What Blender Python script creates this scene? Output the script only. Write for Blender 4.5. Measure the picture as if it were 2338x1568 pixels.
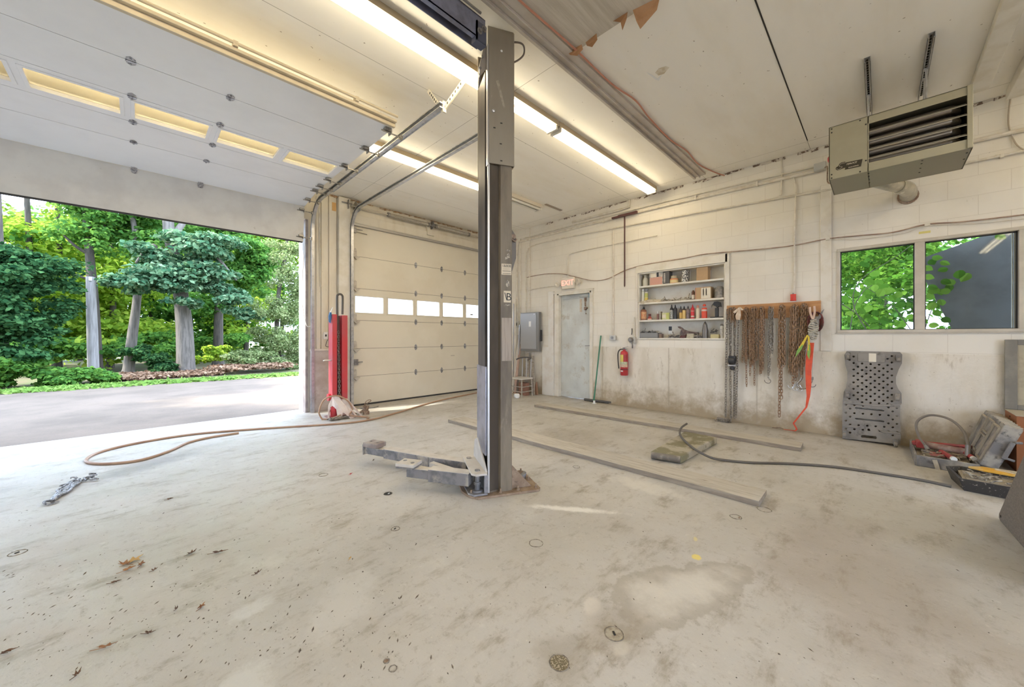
import bpy, bmesh, math, random
import numpy as np
from mathutils import Vector, Matrix
random.seed(7); rng = np.random.default_rng(7)
for o in list(bpy.data.objects): bpy.data.objects.remove(o)
SC = bpy.context.scene
COL = SC.collection
R = math.radians

# ------------------------------------------------------------------ camera
EYE = 1.22                      # height of the eye above the slab
FPX, CXP, HYP = 845., 1169., 768.   # focal length, centre column and horizon row of the 2338x1568 frame
YAW = R(44.86)
cam_d = bpy.data.cameras.new('camera'); cam = bpy.data.objects.new('camera', cam_d); COL.objects.link(cam)
cam.location = (0, 0, EYE); cam.rotation_euler = (R(90), 0, -(R(90) - YAW))
cam_d.sensor_width = 36; cam_d.lens = FPX / 2338 * 36; cam_d.shift_y = -(784 - HYP) / 2338
cam_d.clip_start = .02; cam_d.clip_end = 300
SC.camera = cam
# ------------------------------------------------------------------ sky, sun, exposure
W = bpy.data.worlds.new('sky'); SC.world = W; W.use_nodes = True
bg = W.node_tree.nodes['Background']; bg.inputs[0].default_value = (.62, .75, 1, 1); bg.inputs[1].default_value = 5.2
sun_d = bpy.data.lights.new('sun', 'SUN'); sun_d.energy = 6.5; sun_d.angle = R(1.2); sun_d.color = (1, .93, .80)
sun = bpy.data.objects.new('sun', sun_d); COL.objects.link(sun)
sun.rotation_euler = Vector((-.75, .27, .72)).to_track_quat('Z', 'Y').to_euler()
SC.view_settings.view_transform = 'Standard'; SC.view_settings.look = 'None'
SC.view_settings.exposure = .78; SC.view_settings.gamma = 1; SC.view_settings.use_curve_mapping = False
SC.cycles.max_bounces = 8; SC.cycles.diffuse_bounces = 5; SC.cycles.glossy_bounces = 3
SC.cycles.transparent_max_bounces = 8; SC.cycles.transmission_bounces = 6
SC.cycles.sample_clamp_indirect = 6; SC.cycles.caustics_reflective = False; SC.cycles.caustics_refractive = False; SC.cycles.adaptive_threshold = .02
TUBE_E = 12.5

# ------------------------------------------------------------------ survey: a pixel of the photo met with a plane of the room
ca, sa = math.cos(YAW), math.sin(YAW)
def _d(u, v):
    t = (u - CXP) / FPX
    return Vector((ca + sa * t, sa - ca * t, (HYP - v) / FPX))
def PX(u, v, X): r = _d(u, v); return Vector((0, 0, EYE)) + r * (X / r[0])
def PY(u, v, Y): r = _d(u, v); return Vector((0, 0, EYE)) + r * (Y / r[1])
def PZ(u, v, Z=0.): r = _d(u, v); return Vector((0, 0, EYE)) + r * ((Z - EYE) / r[2])

# ------------------------------------------------------------------ materials
def _new(name):
    m = bpy.data.materials.new(name); m.use_nodes = True
    nt = m.node_tree; return m, nt, nt.nodes['Principled BSDF']
def _c(c): return (c[0], c[1], c[2], 1)
def N(nt, kind, **kw):
    n = nt.nodes.new(kind)
    for k, v in kw.items():
        if k.startswith('i_'):
            key = k[2:]; key = int(key) if key.isdigit() else key.replace('_', ' ')
            n.inputs[key].default_value = v
        else: setattr(n, k, v)
    return n
def noise(nt, vec, scale, detail=4, rough=.6, dist=0):
    n = N(nt, 'ShaderNodeTexNoise'); n.inputs['Scale'].default_value = scale; n.inputs['Detail'].default_value = detail
    n.inputs['Roughness'].default_value = rough; n.inputs['Distortion'].default_value = dist
    nt.links.new(vec, n.inputs['Vector']); return n.outputs['Fac']
def ramp(nt, fac, a, b, lo=0., hi=1.):
    n = N(nt, 'ShaderNodeMapRange', interpolation_type='SMOOTHSTEP'); n.inputs['From Min'].default_value = a; n.inputs['From Max'].default_value = b
    n.inputs['To Min'].default_value = lo; n.inputs['To Max'].default_value = hi
    nt.links.new(fac, n.inputs['Value']); return n.outputs['Result']
def mixc(nt, fac, a, b, mode='MIX'):
    n = N(nt, 'ShaderNodeMix', data_type='RGBA', blend_type=mode)
    for i, s in ((0, fac), (6, a), (7, b)):
        if hasattr(s, 'is_output'): nt.links.new(s, n.inputs[i])
        elif i == 0: n.inputs[0].default_value = s
        else: n.inputs[i].default_value = _c(s)
    return n.outputs[2]
def mth(nt, op, a, b=None, c=None):
    n = N(nt, 'ShaderNodeMath', operation=op)
    for i, s in enumerate((a, b, c)):
        if s is None: continue
        if hasattr(s, 'is_output'): nt.links.new(s, n.inputs[i])
        else: n.inputs[i].default_value = s
    return n.outputs[0]
def coord(nt, kind='Object'):
    return nt.nodes.new('ShaderNodeTexCoord').outputs[kind]
def mapped(nt, vec, loc=(0, 0, 0), scale=(1, 1, 1), rot=(0, 0, 0)):
    n = N(nt, 'ShaderNodeMapping'); n.inputs['Location'].default_value = loc; n.inputs['Scale'].default_value = scale; n.inputs['Rotation'].default_value = rot
    nt.links.new(vec, n.inputs['Vector']); return n.outputs[0]
def bump(nt, b, h, strength=.3, dist=.01):
    n = N(nt, 'ShaderNodeBump'); n.inputs['Strength'].default_value = strength; n.inputs['Distance'].default_value = dist
    nt.links.new(h, n.inputs['Height']); nt.links.new(n.outputs[0], b.inputs['Normal'])
def geopos(nt): return nt.nodes.new('ShaderNodeNewGeometry').outputs['Position']

MATS = {}
def mat(name, col, rough=.6, metal=0., col2=None, scale=6., lo=.4, hi=.65, dirt=None, dscale=3., dlo=.55, dhi=.7, bmp=0., bscale=60., stretch=(1, 1, 1), coat=0.):
    """plain painted, metal, wood or plastic surface: a base colour with noise wear (col2) and dirt blotches"""
    if name in MATS: return MATS[name]
    m, nt, b = _new(name)
    p = mapped(nt, geopos(nt), scale=stretch)
    base = None
    if col2 is not None: base = mixc(nt, ramp(nt, noise(nt, p, scale, 5), lo, hi), col, col2)
    if dirt is not None: base = mixc(nt, ramp(nt, noise(nt, mapped(nt, p, loc=(3.1, 7.7, 1.3)), dscale, 6, .7), dlo, dhi), base if base is not None else col, dirt)
    if base is None: b.inputs['Base Color'].default_value = _c(col)
    else: nt.links.new(base, b.inputs['Base Color'])
    b.inputs['Roughness'].default_value = rough; b.inputs['Metallic'].default_value = metal
    b.inputs['Coat Weight'].default_value = coat
    if bmp: bump(nt, b, noise(nt, p, bscale, 3), bmp, .004)
    MATS[name] = m; return m
def emit(name, col, e):
    m, nt, b = _new(name); b.inputs['Base Color'].default_value = _c(col)
    b.inputs['Emission Color'].default_value = _c(col); b.inputs['Emission Strength'].default_value = e; MATS[name] = m; return m

def blob(nt, x, y, cx, cy, rx, ry, a, wob, soft=.25, inner=1.):
    """1 inside a wobbly ellipse on the floor, 0 outside"""
    dx = mth(nt, 'SUBTRACT', x, cx); dy = mth(nt, 'SUBTRACT', y, cy)
    c_, s_ = math.cos(a), math.sin(a)
    e1 = mth(nt, 'DIVIDE', mth(nt, 'ADD', mth(nt, 'MULTIPLY', dx, c_), mth(nt, 'MULTIPLY', dy, s_)), rx)
    e2 = mth(nt, 'DIVIDE', mth(nt, 'SUBTRACT', mth(nt, 'MULTIPLY', dy, c_), mth(nt, 'MULTIPLY', dx, s_)), ry)
    r = mth(nt, 'SQRT', mth(nt, 'ADD', mth(nt, 'MULTIPLY', e1, e1), mth(nt, 'MULTIPLY', e2, e2)))
    return mth(nt, 'ADD', r, wob)

# floor: worn concrete slab
def make_floor_mat():
    m, nt, b = _new('concrete_slab'); P = geopos(nt)
    sp = N(nt, 'ShaderNodeSeparateXYZ'); nt.links.new(P, sp.inputs[0]); x, y = sp.outputs[0], sp.outputs[1]
    c = mixc(nt, ramp(nt, noise(nt, P, .55, 6, .62), .35, .65), (.55, .53, .495), (.46, .435, .385))
    c = mixc(nt, ramp(nt, noise(nt, mapped(nt, P, scale=(1, 2.2, 1)), 2.6, 7, .72), .51, .70, 0, .8), c, (.29, .25, .19))
    c = mixc(nt, ramp(nt, noise(nt, mapped(nt, P, loc=(5, 2, 0)), 1.7, 8, .7), .56, .70, 0, .6), c, (.58, .56, .51))
    c = mixc(nt, ramp(nt, noise(nt, P, 42, 4, .7), .60, .72, 0, .55), c, (.22, .19, .15))
    c = mixc(nt, ramp(nt, noise(nt, mapped(nt, P, loc=(9, 1, 0)), 70, 3, .6), .66, .74, 0, .7), c, (.66, .62, .52))
    c = mixc(nt, ramp(nt, noise(nt, mapped(nt, P, loc=(2, 8, 0), scale=(1.4, 1, 1)), 13, 7, .75), .53, .68, 0, .5), c, (.27, .235, .18))
    c = mixc(nt, ramp(nt, noise(nt, mapped(nt, P, loc=(7, 4, 0)), 17, 6, .7), .60, .68, 0, .35), c, (.66, .64, .58))
    w = mth(nt, 'MULTIPLY', mth(nt, 'SUBTRACT', noise(nt, P, 3.2, 5, .62), .5), 1.9)
    w2 = mth(nt, 'MULTIPLY', mth(nt, 'SUBTRACT', noise(nt, mapped(nt, P, loc=(3, 3, 0)), 9, 5, .7), .5), 1.6)
    def patch(c, cx, cy, rx, ry, a, col, amt=1., wob=w, e0=.8, e1=1., ring=None):
        r = blob(nt, x, y, cx, cy, rx, ry, a, wob)
        if ring: c = mixc(nt, mth(nt, 'MULTIPLY', ramp(nt, r, e1 + .02, e1 + .16, 1, 0), ring[1]), c, ring[0])
        return mixc(nt, ramp(nt, r, e0, e1, amt, 0), c, col)
    c = patch(c, 1.82, .69, .38, .16, R(-20), (.64, .61, .55), .9, mth(nt, 'ADD', w, mth(nt, 'MULTIPLY', w2, .35)), .35, 1.04, ring=((.27, .23, .165), .42))      # dried puddle with a dark rim
    c = patch(c, 1.44, .93, .07, .045, .4, (.62, .58, .52), .9, w2, .6, 1.1)
    c = patch(c, 1.33, .72, .05, .035, 0, (.63, .60, .53), .9, w2, .6, 1.1)
    c = patch(c, .20, 1.55, .20, .12, .5, (.62, .61, .57), .8, w2, .5, 1.0)
    c = patch(c, .66, 1.75, .30, .16, .9, (.60, .58, .54), .6, w2, .4, 1.0)
    c = patch(c, .35, 2.0, .13, .07, .3, (.64, .63, .60), .7, w2, .4, 1.0)
    c = patch(c, .05, 4.95, .55, .20, R(35), (.20, .18, .17), .55, w2, .25, 1.3)                      # dragged oil streak inside the hose loop
    c = patch(c, -.9, 4.9, .25, .10, .2, (.25, .23, .22), .4, w2, .3, 1.3)
    c = patch(c, 2.9, 1.35, .12, .32, 0, (.70, .67, .60), .55, w2, .5, 1.2)
    c = patch(c, 2.15, 1.55, .05, .42, R(35), (.86, .84, .78), .8, w2, .3, 1.0)                        # spilled white powder
    c = patch(c, 3.5, 2.6, .6, .5, .3, (.26, .21, .15), .35, w, .4, 1.4)
    c = patch(c, 2.6, .1, .8, .4, .3, (.27, .20, .14), .35, w, .4, 1.4)
    c = patch(c, 2.17, .72, .035, .028, .3, (.80, .66, .16), .85, w2, .7, 1.05)                        # yellow paint marks
    c = patch(c, 2.36, .79, .03, .012, .3, (.70, .60, .22), .6, w2, .5, 1.05)
    c = patch(c, 1.15, .86, .13, .11, 0, (.26, .22, .16), .4, w2, .4, 1.3)
    c = patch(c, 1.40, .78, .15, .13, 0, (.27, .22, .16), .35, w2, .4, 1.4)
    # darker brown towards the foot of the block wall
    nr = mth(nt, 'ADD', x, mth(nt, 'MULTIPLY', w, .10))
    c = mixc(nt, ramp(nt, nr, 5.75, 6.05, 0, .6), c, (.25, .20, .14))
    nt.links.new(c, b.inputs['Base Color'])
    nt.links.new(ramp(nt, noise(nt, P, 4, 5), .35, .7, .42, .68), b.inputs['Roughness'])
    h = mth(nt, 'ADD', noise(nt, P, 55, 5, .7), mth(nt, 'MULTIPLY', noise(nt, P, 7, 5, .6), 2.5))
    bump(nt, b, h, .28, .004)
    MATS['floor'] = m; return m
FLOOR = make_floor_mat()

def make_block_mat(axis='X'):
    """cream painted concrete blocks; the joints run in Y-Z"""
    m, nt, b = _new('painted_block'); P = geopos(nt)
    sp = N(nt, 'ShaderNodeSeparateXYZ'); nt.links.new(P, sp.inputs[0])
    cb = N(nt, 'ShaderNodeCombineXYZ'); nt.links.new(sp.outputs[1], cb.inputs[0]); nt.links.new(sp.outputs[2], cb.inputs[1])
    v = mapped(nt, cb.outputs[0], loc=(.1, -.03, 0))
    br = N(nt, 'ShaderNodeTexBrick'); br.offset = .5; nt.links.new(v, br.inputs['Vector'])
    for k, q in (('Scale', 1.), ('Mortar Size', .0035), ('Mortar Smooth', .6), ('Bias', 0.), ('Brick Width', .405), ('Row Height', .2025)): br.inputs[k].default_value = q
    br.inputs['Color1'].default_value = _c((.78, .74, .66)); br.inputs['Color2'].default_value = _c((.76, .72, .64)); br.inputs['Mortar'].default_value = _c((.66, .61, .53))
    c = mixc(nt, ramp(nt, noise(nt, P, 1.1, 5), .45, .75, 0, .45), br.outputs['Color'], (.62, .565, .46))
    c = mixc(nt, ramp(nt, noise(nt, P, 34, 4, .7), .69, .73, 0, .7), c, (.33, .27, .21))
    nt.links.new(c, b.inputs['Base Color']); b.inputs['Roughness'].default_value = .62
    h = mth(nt, 'SUBTRACT', mth(nt, 'MULTIPLY', noise(nt, P, 60, 3), .25), br.outputs['Fac'])
    bump(nt, b, h, .22, .004); MATS['block'] = m; return m
BLOCK = make_block_mat()
def make_stem_mat():
    m, nt, b = _new('poured_concrete_stem'); P = geopos(nt)
    sp = N(nt, 'ShaderNodeSeparateXYZ'); nt.links.new(P, sp.inputs[0]); z = sp.outputs[2]; y = sp.outputs[1]
    c = mixc(nt, ramp(nt, noise(nt, mapped(nt, P, scale=(1, 1, .45)), 1.9, 6, .65), .38, .68), (.74, .69, .60), (.62, .56, .45))
    c = mixc(nt, ramp(nt, noise(nt, mapped(nt, P, scale=(1, 3, .8)), 3, 7, .75), .54, .70, 0, .62), c, (.40, .33, .23))
    foot = mth(nt, 'ADD', z, mth(nt, 'MULTIPLY', mth(nt, 'SUBTRACT', noise(nt, P, 4, 6, .7), .5), .9))
    c = mixc(nt, ramp(nt, foot, .02, .44, .9, 0), c, (.34, .26, .155))
    c = mixc(nt, ramp(nt, noise(nt, P, 28, 4, .75), .66, .71, 0, .8), c, (.22, .17, .12))
    br = N(nt, 'ShaderNodeTexWave', wave_type='BANDS', bands_direction='Y'); br.inputs['Scale'].default_value = .26; nt.links.new(P, br.inputs['Vector'])
    seam = ramp(nt, br.outputs['Fac'], .0, .0012, .5, 0); c = mixc(nt, seam, c, (.35, .29, .21))
    nt.links.new(c, b.inputs['Base Color']); b.inputs['Roughness'].default_value = .75
    bump(nt, b, mth(nt, 'ADD', noise(nt, P, 30, 5, .7), noise(nt, P, 6, 4)), .35, .006); MATS['stem'] = m; return m
STEM = make_stem_mat()
def make_ceiling_mat():
    m, nt, b = _new('ceiling_sheets'); P = geopos(nt)
    v = mapped(nt, P, loc=(-2.56, -.63, 0))
    br = N(nt, 'ShaderNodeTexBrick'); br.offset = 0; nt.links.new(v, br.inputs['Vector'])
    for k, q in (('Scale', 1.), ('Mortar Size', .0022), ('Mortar Smooth', .2), ('Bias', 0.), ('Brick Width', 3.19), ('Row Height', 1.235)): br.inputs[k].default_value = q
    br.inputs['Color1'].default_value = _c((.90, .865, .79)); br.inputs['Color2'].default_value = _c((.885, .85, .775)); br.inputs['Mortar'].default_value = _c((.20, .16, .12))
    c = mixc(nt, ramp(nt, noise(nt, mapped(nt, P, scale=(1, 3.5, 1)), .7, 4), .42, .75, 0, .6), br.outputs['Color'], (.80, .745, .63))
    c = mixc(nt, ramp(nt, noise(nt, P, 26, 2, .5), .745, .765, 0, .8), c, (.30, .24, .18))
    nt.links.new(c, b.inputs['Base Color']); b.inputs['Roughness'].default_value = .55
    bump(nt, b, noise(nt, P, 2.2, 3), .12, .02); MATS['ceiling'] = m; return m
CEIL = make_ceiling_mat()
def make_ply_mat():
    m, nt, b = _new('bare_plywood'); P = geopos(nt)
    c = mixc(nt, ramp(nt, noise(nt, mapped(nt, P, scale=(1, 16, 1), rot=(0, 0, R(8))), 1.5, 6, .7), .3, .7), (.62, .57, .49), (.47, .42, .34))
    nt.links.new(c, b.inputs['Base Color']); b.inputs['Roughness'].default_value = .7; return m
PLY = make_ply_mat()
def make_board_wall_mat():
    m, nt, b = _new('cream_boarding'); P = geopos(nt)
    c = mixc(nt, ramp(nt, noise(nt, mapped(nt, P, scale=(1, 1, .2)), 3, 6, .65), .45, .75), (.71, .655, .545), (.60, .52, .39))
    c = mixc(nt, ramp(nt, noise(nt, P, 20, 4, .7), .68, .72, 0, .8), c, (.36, .25, .14))
    nt.links.new(c, b.inputs['Base Color']); b.inputs['Roughness'].default_value = .55; return m
BOARD = make_board_wall_mat()
def make_leaf(name, stops, trans=.5, bright=1.):
    m = bpy.data.materials.new(name); m.use_nodes = True; nt = m.node_tree; nt.nodes.clear()
    g = nt.nodes.new('ShaderNodeNewGeometry'); cr = nt.nodes.new('ShaderNodeValToRGB'); e = cr.color_ramp.elements
    for i, (p, c) in enumerate(stops):
        el = e[i] if i < 2 else e.new(p); el.position = p; el.color = _c(c)
    nt.links.new(g.outputs['Random Per Island'], cr.inputs[0])
    d = nt.nodes.new('ShaderNodeBsdfDiffuse'); t = nt.nodes.new('ShaderNodeBsdfTranslucent'); mx = nt.nodes.new('ShaderNodeMixShader'); mx.inputs[0].default_value = trans
    hs = nt.nodes.new('ShaderNodeHueSaturation'); hs.inputs['Hue'].default_value = .485; hs.inputs['Value'].default_value = 1.35; nt.links.new(cr.outputs[0], hs.inputs['Color'])
    nt.links.new(cr.outputs[0], d.inputs[0]); nt.links.new(hs.outputs[0], t.inputs[0])
    nt.links.new(d.outputs[0], mx.inputs[1]); nt.links.new(t.outputs[0], mx.inputs[2])
    o = nt.nodes.new('ShaderNodeOutputMaterial'); nt.links.new(mx.outputs[0], o.inputs[0]); MATS[name] = m; return m
LEAF_Y = make_leaf('leaf_sunlit_yellow_green', [(0, (.14, .26, .03)), (1, (.50, .62, .10)), (.5, (.30, .46, .06))], .55)  # sunlit look of backlit leaves put into the colour
LEAF_G = make_leaf('leaf_green', [(0, (.05, .15, .035)), (1, (.22, .42, .08)), (.5, (.12, .28, .06))], .45)
LEAF_B = make_leaf('leaf_shaded_blue_green', [(0, (.035, .11, .055)), (1, (.24, .36, .20)), (.5, (.11, .22, .12))], .3)  # shade on the front trees put into the leaf colour
LEAF_D = make_leaf('leaf_dark', [(0, (.015, .055, .022)), (1, (.09, .20, .07)), (.5, (.04, .11, .04))], .3)
LEAF_O = make_leaf('leaf_olive', [(0, (.12, .18, .07)), (1, (.42, .46, .24)), (.5, (.24, .32, .13))], .4)
LEAF_V = make_leaf('vine_leaf', [(0, (.03, .10, .012)), (1, (.16, .30, .045)), (.5, (.075, .19, .022))], .5)
GRASS = make_leaf('grass', [(0, (.12, .24, .05)), (1, (.30, .44, .12)), (.5, (.2, .34, .08))], .3)
DRY = make_leaf('dry_leaf', [(0, (.16, .09, .05)), (1, (.42, .30, .20)), (.5, (.28, .18, .12))], .15)

WHITE = mat('white_paint', (.74, .70, .62), .5, col2=(.66, .61, .51), scale=5, dirt=(.45, .38, .28), dscale=9, dlo=.66, dhi=.74)
CREAMDOOR = mat('cream_door_panel', (.70, .645, .53), .5, col2=(.66, .60, .48), scale=1.2, dirt=(.42, .36, .28), dscale=14, dlo=.70, dhi=.74)
GREYDOOR = mat('grey_white_door_panel', (.82, .83, .85), .45, col2=(.78, .79, .81), scale=1.5, dirt=(.45, .44, .43), dscale=10, dlo=.72, dhi=.76)
GREYDOOR_B = mat('dusty_door_panel', (.66, .645, .60), .55, col2=(.59, .57, .53), scale=2.5, dirt=(.33, .31, .29), dscale=7, dlo=.67, dhi=.74)
BEIGE = mat('beige_metal', (.58, .50, .36), .45, col2=(.52, .44, .31), scale=4)
GALV = mat('galvanised', (.55, .55, .56), .38, .85, col2=(.42, .42, .43), scale=18)
STEELD = mat('dull_steel', (.30, .29, .28), .5, .6, col2=(.20, .18, .17), scale=14)
DARK = mat('dark_gap', (.03, .026, .022), .8)
BLACKP = mat('black_plastic', (.03, .03, .032), .45)
RUBBER = mat('black_rubber', (.035, .033, .032), .75)
RUST = mat('rusty_chain', (.30, .19, .12), .5, .45, col2=(.44, .27, .15), scale=60, dirt=(.13, .09, .07), dscale=30)
CHAINM = mat('worn_chain', (.36, .32, .27), .4, .6, col2=(.20, .17, .14), scale=70)
RED = mat('red_paint', (.55, .035, .045), .4, col2=(.42, .03, .035), scale=6, coat=.2)
WOODG = mat('grey_weathered_wood', (.42, .375, .32), .75, col2=(.30, .26, .21), scale=5, stretch=(8, 1, 8), dirt=(.2, .16, .12), dscale=6, bmp=.3)
WOODO = mat('orange_board', (.52, .27, .11), .55, col2=(.42, .20, .08), scale=5, stretch=(1, 1, 8))
CARD = mat('cardboard', (.50, .34, .19), .8, col2=(.45, .30, .16), scale=3)
ORANGECARD = mat('orange_brown_card', (.34, .13, .05), .7, col2=(.29, .11, .04), scale=3)
CONDUIT = mat('painted_conduit', (.70, .655, .57), .45, col2=(.60, .54, .44), scale=12)

# ------------------------------------------------------------------ mesh building
class G:
    def __init__(s): s.v = []; s.f = []; s.m = []
    def add(s, vs, fs, m=0):
        k = len(s.v); s.v += [tuple(p) for p in vs]; s.f += [tuple(i + k for i in q) for q in fs]; s.m += [m] * len(fs); return s
    def box(s, x0, x1, y0, y1, z0, z1, m=0):
        x0, x1 = min(x0, x1), max(x0, x1); y0, y1 = min(y0, y1), max(y0, y1); z0, z1 = min(z0, z1), max(z0, z1)
        v = [(x, y, z) for x in (x0, x1) for y in (y0, y1) for z in (z0, z1)]
        return s.add(v, [(0, 1, 3, 2), (4, 6, 7, 5), (0, 4, 5, 1), (2, 3, 7, 6), (0, 2, 6, 4), (1, 5, 7, 3)], m)
    def ob(s, c, sx, sy, sz, rot=None, m=0):
        M_ = rot if rot is not None else Matrix.Identity(3)
        v = [Vector(c) + M_ @ Vector((x * sx / 2, y * sy / 2, z * sz / 2)) for x in (-1, 1) for y in (-1, 1) for z in (-1, 1)]
        return s.add(v, [(0, 1, 3, 2), (4, 6, 7, 5), (0, 4, 5, 1), (2, 3, 7, 6), (0, 2, 6, 4), (1, 5, 7, 3)], m)
    def bar(s, a, b, w, h, m=0, up=(0, 0, 1)):
        a, b = Vector(a), Vector(b); d = b - a; L = d.length; x = d.normalized(); u = Vector(up)
        y = u.cross(x)
        if y.length < 1e-4: y = Vector((0, 1, 0)).cross(x)
        y.normalize(); z = x.cross(y)
        return s.ob((a + b) / 2, L, w, h, Matrix((x, y, z)).transposed(), m)
    def prism(s, base, ext, m=0):
        """base: list of 3D points of a planar polygon, ext: vector to extrude by"""
        e = Vector(ext); n = len(base); b0 = [Vector(p) for p in base]
        v = b0 + [p + e for p in b0]
        f = [tuple(range(n))[::-1], tuple(range(n, 2 * n))] + [(i, (i + 1) % n, n + (i + 1) % n, n + i) for i in range(n)]
        return s.add(v, f, m)
    def tube(s, pts, r, seg=8, closed=False, m=0, caps=True):
        P = [Vector(p) for p in pts]; n = len(P); rr = r if hasattr(r, '__len__') else [r] * n
        vs = []; prev = None
        for i in range(n):
            if closed: t = P[(i + 1) % n] - P[i - 1]
            else: t = P[min(i + 1, n - 1)] - P[max(i - 1, 0)]
            t.normalize()
            if prev is None:
                u = Vector((0, 0, 1)) if abs(t.z) < .9 else Vector((1, 0, 0)); u = (u - t * u.dot(t)).normalized()
            else:
                u = prev - t * prev.dot(t)
                u = u.normalized() if u.length > 1e-6 else prev
            prev = u; w = t.cross(u)
            for k in range(seg):
                a = 2 * math.pi * k / seg; vs.append(P[i] + (u * math.cos(a) + w * math.sin(a)) * rr[i])
        fs = []
        for i in range(n if closed else n - 1):
            j = (i + 1) % n
            for k in range(seg):
                l = (k + 1) % seg; fs.append((i * seg + k, i * seg + l, j * seg + l, j * seg + k))
        if not closed and caps: fs += [tuple(range(seg))[::-1], tuple(range((n - 1) * seg, n * seg))]
        return s.add(vs, fs, m)
    def cyl(s, a, b, r, seg=16, m=0, r2=None): return s.tube([a, b], [r, r if r2 is None else r2], seg, m=m)
    def lathe(s, prof, c=(0, 0, 0), seg=20, m=0, rot=None):
        """prof: (radius, height) pairs from bottom to top"""
        M_ = rot if rot is not None else Matrix.Identity(3); c = Vector(c); vs = []
        for (r, h) in prof:
            for k in range(seg):
                a = 2 * math.pi * k / seg; vs.append(c + M_ @ Vector((r * math.cos(a), r * math.sin(a), h)))
        n = len(prof); fs = [(i * seg + k, i * seg + (k + 1) % seg, (i + 1) * seg + (k + 1) % seg, (i + 1) * seg + k) for i in range(n - 1) for k in range(seg)]
        fs += [tuple(range(seg))[::-1], tuple(range((n - 1) * seg, n * seg))]
        return s.add(vs, fs, m)
    def sheet(s, pts, th, m=0, n=None):
        P = [Vector(p) for p in pts]
        nn = Vector(n) if n is not None else (P[1] - P[0]).cross(P[-1] - P[0]).normalized()
        return s.prism(P, nn * th, m)
    def build(s, name, mats, parent=None, bev=0, smooth=35, origin=None):
        V = np.array(s.v, dtype=float)
        if parent is not None: org = Vector(parent.get('_w', (0, 0, 0)))
        elif origin is not None: org = Vector(origin)
        else: org = Vector(((V[:, 0].min() + V[:, 0].max()) / 2, (V[:, 1].min() + V[:, 1].max()) / 2, V[:, 2].min()))
        me = bpy.data.meshes.new(name); me.from_pydata((V - np.array(org)).tolist(), [], s.f)
        if not isinstance(mats, (list, tuple)): mats = [mats]
        for q in mats: me.materials.append(q)
        if len(mats) > 1: me.polygons.foreach_set('material_index', s.m)
        me.validate(); me.update()
        bm = bmesh.new(); bm.from_mesh(me); bmesh.ops.recalc_face_normals(bm, faces=bm.faces); bm.to_mesh(me); bm.free()
        if smooth:
            me.shade_smooth()
            try: me.set_sharp_from_angle(angle=R(smooth))
            except Exception: pass
        o = bpy.data.objects.new(name, me); COL.objects.link(o)
        if parent is not None: o.parent = parent; o['_w'] = tuple(org)
        else: o.location = org; o['_w'] = tuple(org)
        if bev:
            b = o.modifiers.new('bevel', 'BEVEL'); b.width = bev; b.segments = 2; b.limit_method = 'ANGLE'; b.angle_limit = R(40); b.harden_normals = False
        return o
def thing(name, label, cat, loc=(0, 0, 0), group=None):
    o = bpy.data.objects.new(name, None); COL.objects.link(o); o.location = loc; o.empty_display_size = .1
    o['label'] = label; o['category'] = cat; o['_w'] = tuple(loc)
    if group: o['group'] = group
    return o
def tag(o, label, cat, group=None, kind=None):
    o['label'] = label; o['category'] = cat
    if group: o['group'] = group
    if kind: o['kind'] = kind
    return o
def struct(o, label=None):
    o['kind'] = 'structure'
    if label: o['label'] = label
    return o
def copy_tree(o, parent=None):
    c = o.copy(); COL.objects.link(c); c.parent = parent
    for ch in list(o.children): copy_tree(ch, c)
    return c
def spline(pts, n=8, closed=False):
    """Catmull-Rom through the points"""
    P = [Vector(p) for p in pts]; out = []; L = len(P)
    for i in range(L if closed else L - 1):
        a = P[(i - 1) % L] if closed or i else P[0]; b = P[i]; c = P[(i + 1) % L]; d = P[(i + 2) % L] if closed or i + 2 < L else P[-1]
        for k in range(n):
            t = k / n; out.append(.5 * ((2 * b) + (c - a) * t + (2 * a - 5 * b + 4 * c - d) * t * t + (3 * b - a - 3 * c + d) * t ** 3))
    if not closed: out.append(P[-1])
    return out
def text(name, body, size, loc, rot, m, parent=None, depth=.001, shear=0., align='CENTER'):
    cu = bpy.data.curves.new(name, 'FONT'); cu.body = body; cu.size = size; cu.extrude = depth; cu.shear = shear; cu.align_x = align; cu.align_y = 'CENTER'
    cu.materials.append(m); tmp = bpy.data.objects.new(name, cu); COL.objects.link(tmp); bpy.context.view_layer.update()
    me = bpy.data.meshes.new_from_object(tmp.evaluated_get(bpy.context.evaluated_depsgraph_get())); bpy.data.objects.remove(tmp); o = bpy.data.objects.new(name, me); COL.objects.link(o)
    cu.name = 'used'
    w = Vector(loc) - (Vector(parent['_w']) if parent is not None else Vector((0, 0, 0)))
    o.location = w; o.rotation_euler = rot
    if parent is not None: o.parent = parent
    return o
ROT_RIGHTWALL = (R(90), 0, R(-90))     # lettering that faces the room from the block wall (faces -X)

# ================================================================== THE ROOM
XR, YF, ZC = 6.02, 6.55, 3.60       # block wall, front (garage door) wall, ceiling
XL, YB = -6.2, -4.6                 # left and back walls, behind the camera
DL, DR = -1.95, 1.87                # the open doorway
FL, FR = 2.57, 5.71                 # the closed doorway
WT = .30
# floor
g = G(); g.box(XL - .3, XR + .3, YB - .3, YF + .33, -.20, 0); struct(g.build('floor', FLOOR, smooth=0))
# ceiling with the bare plywood patch
g = G(); g.box(XL - .3, XR + .3, YB - .3, YF + .3, ZC, ZC + .15); struct(g.build('ceiling', CEIL, smooth=0))
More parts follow.
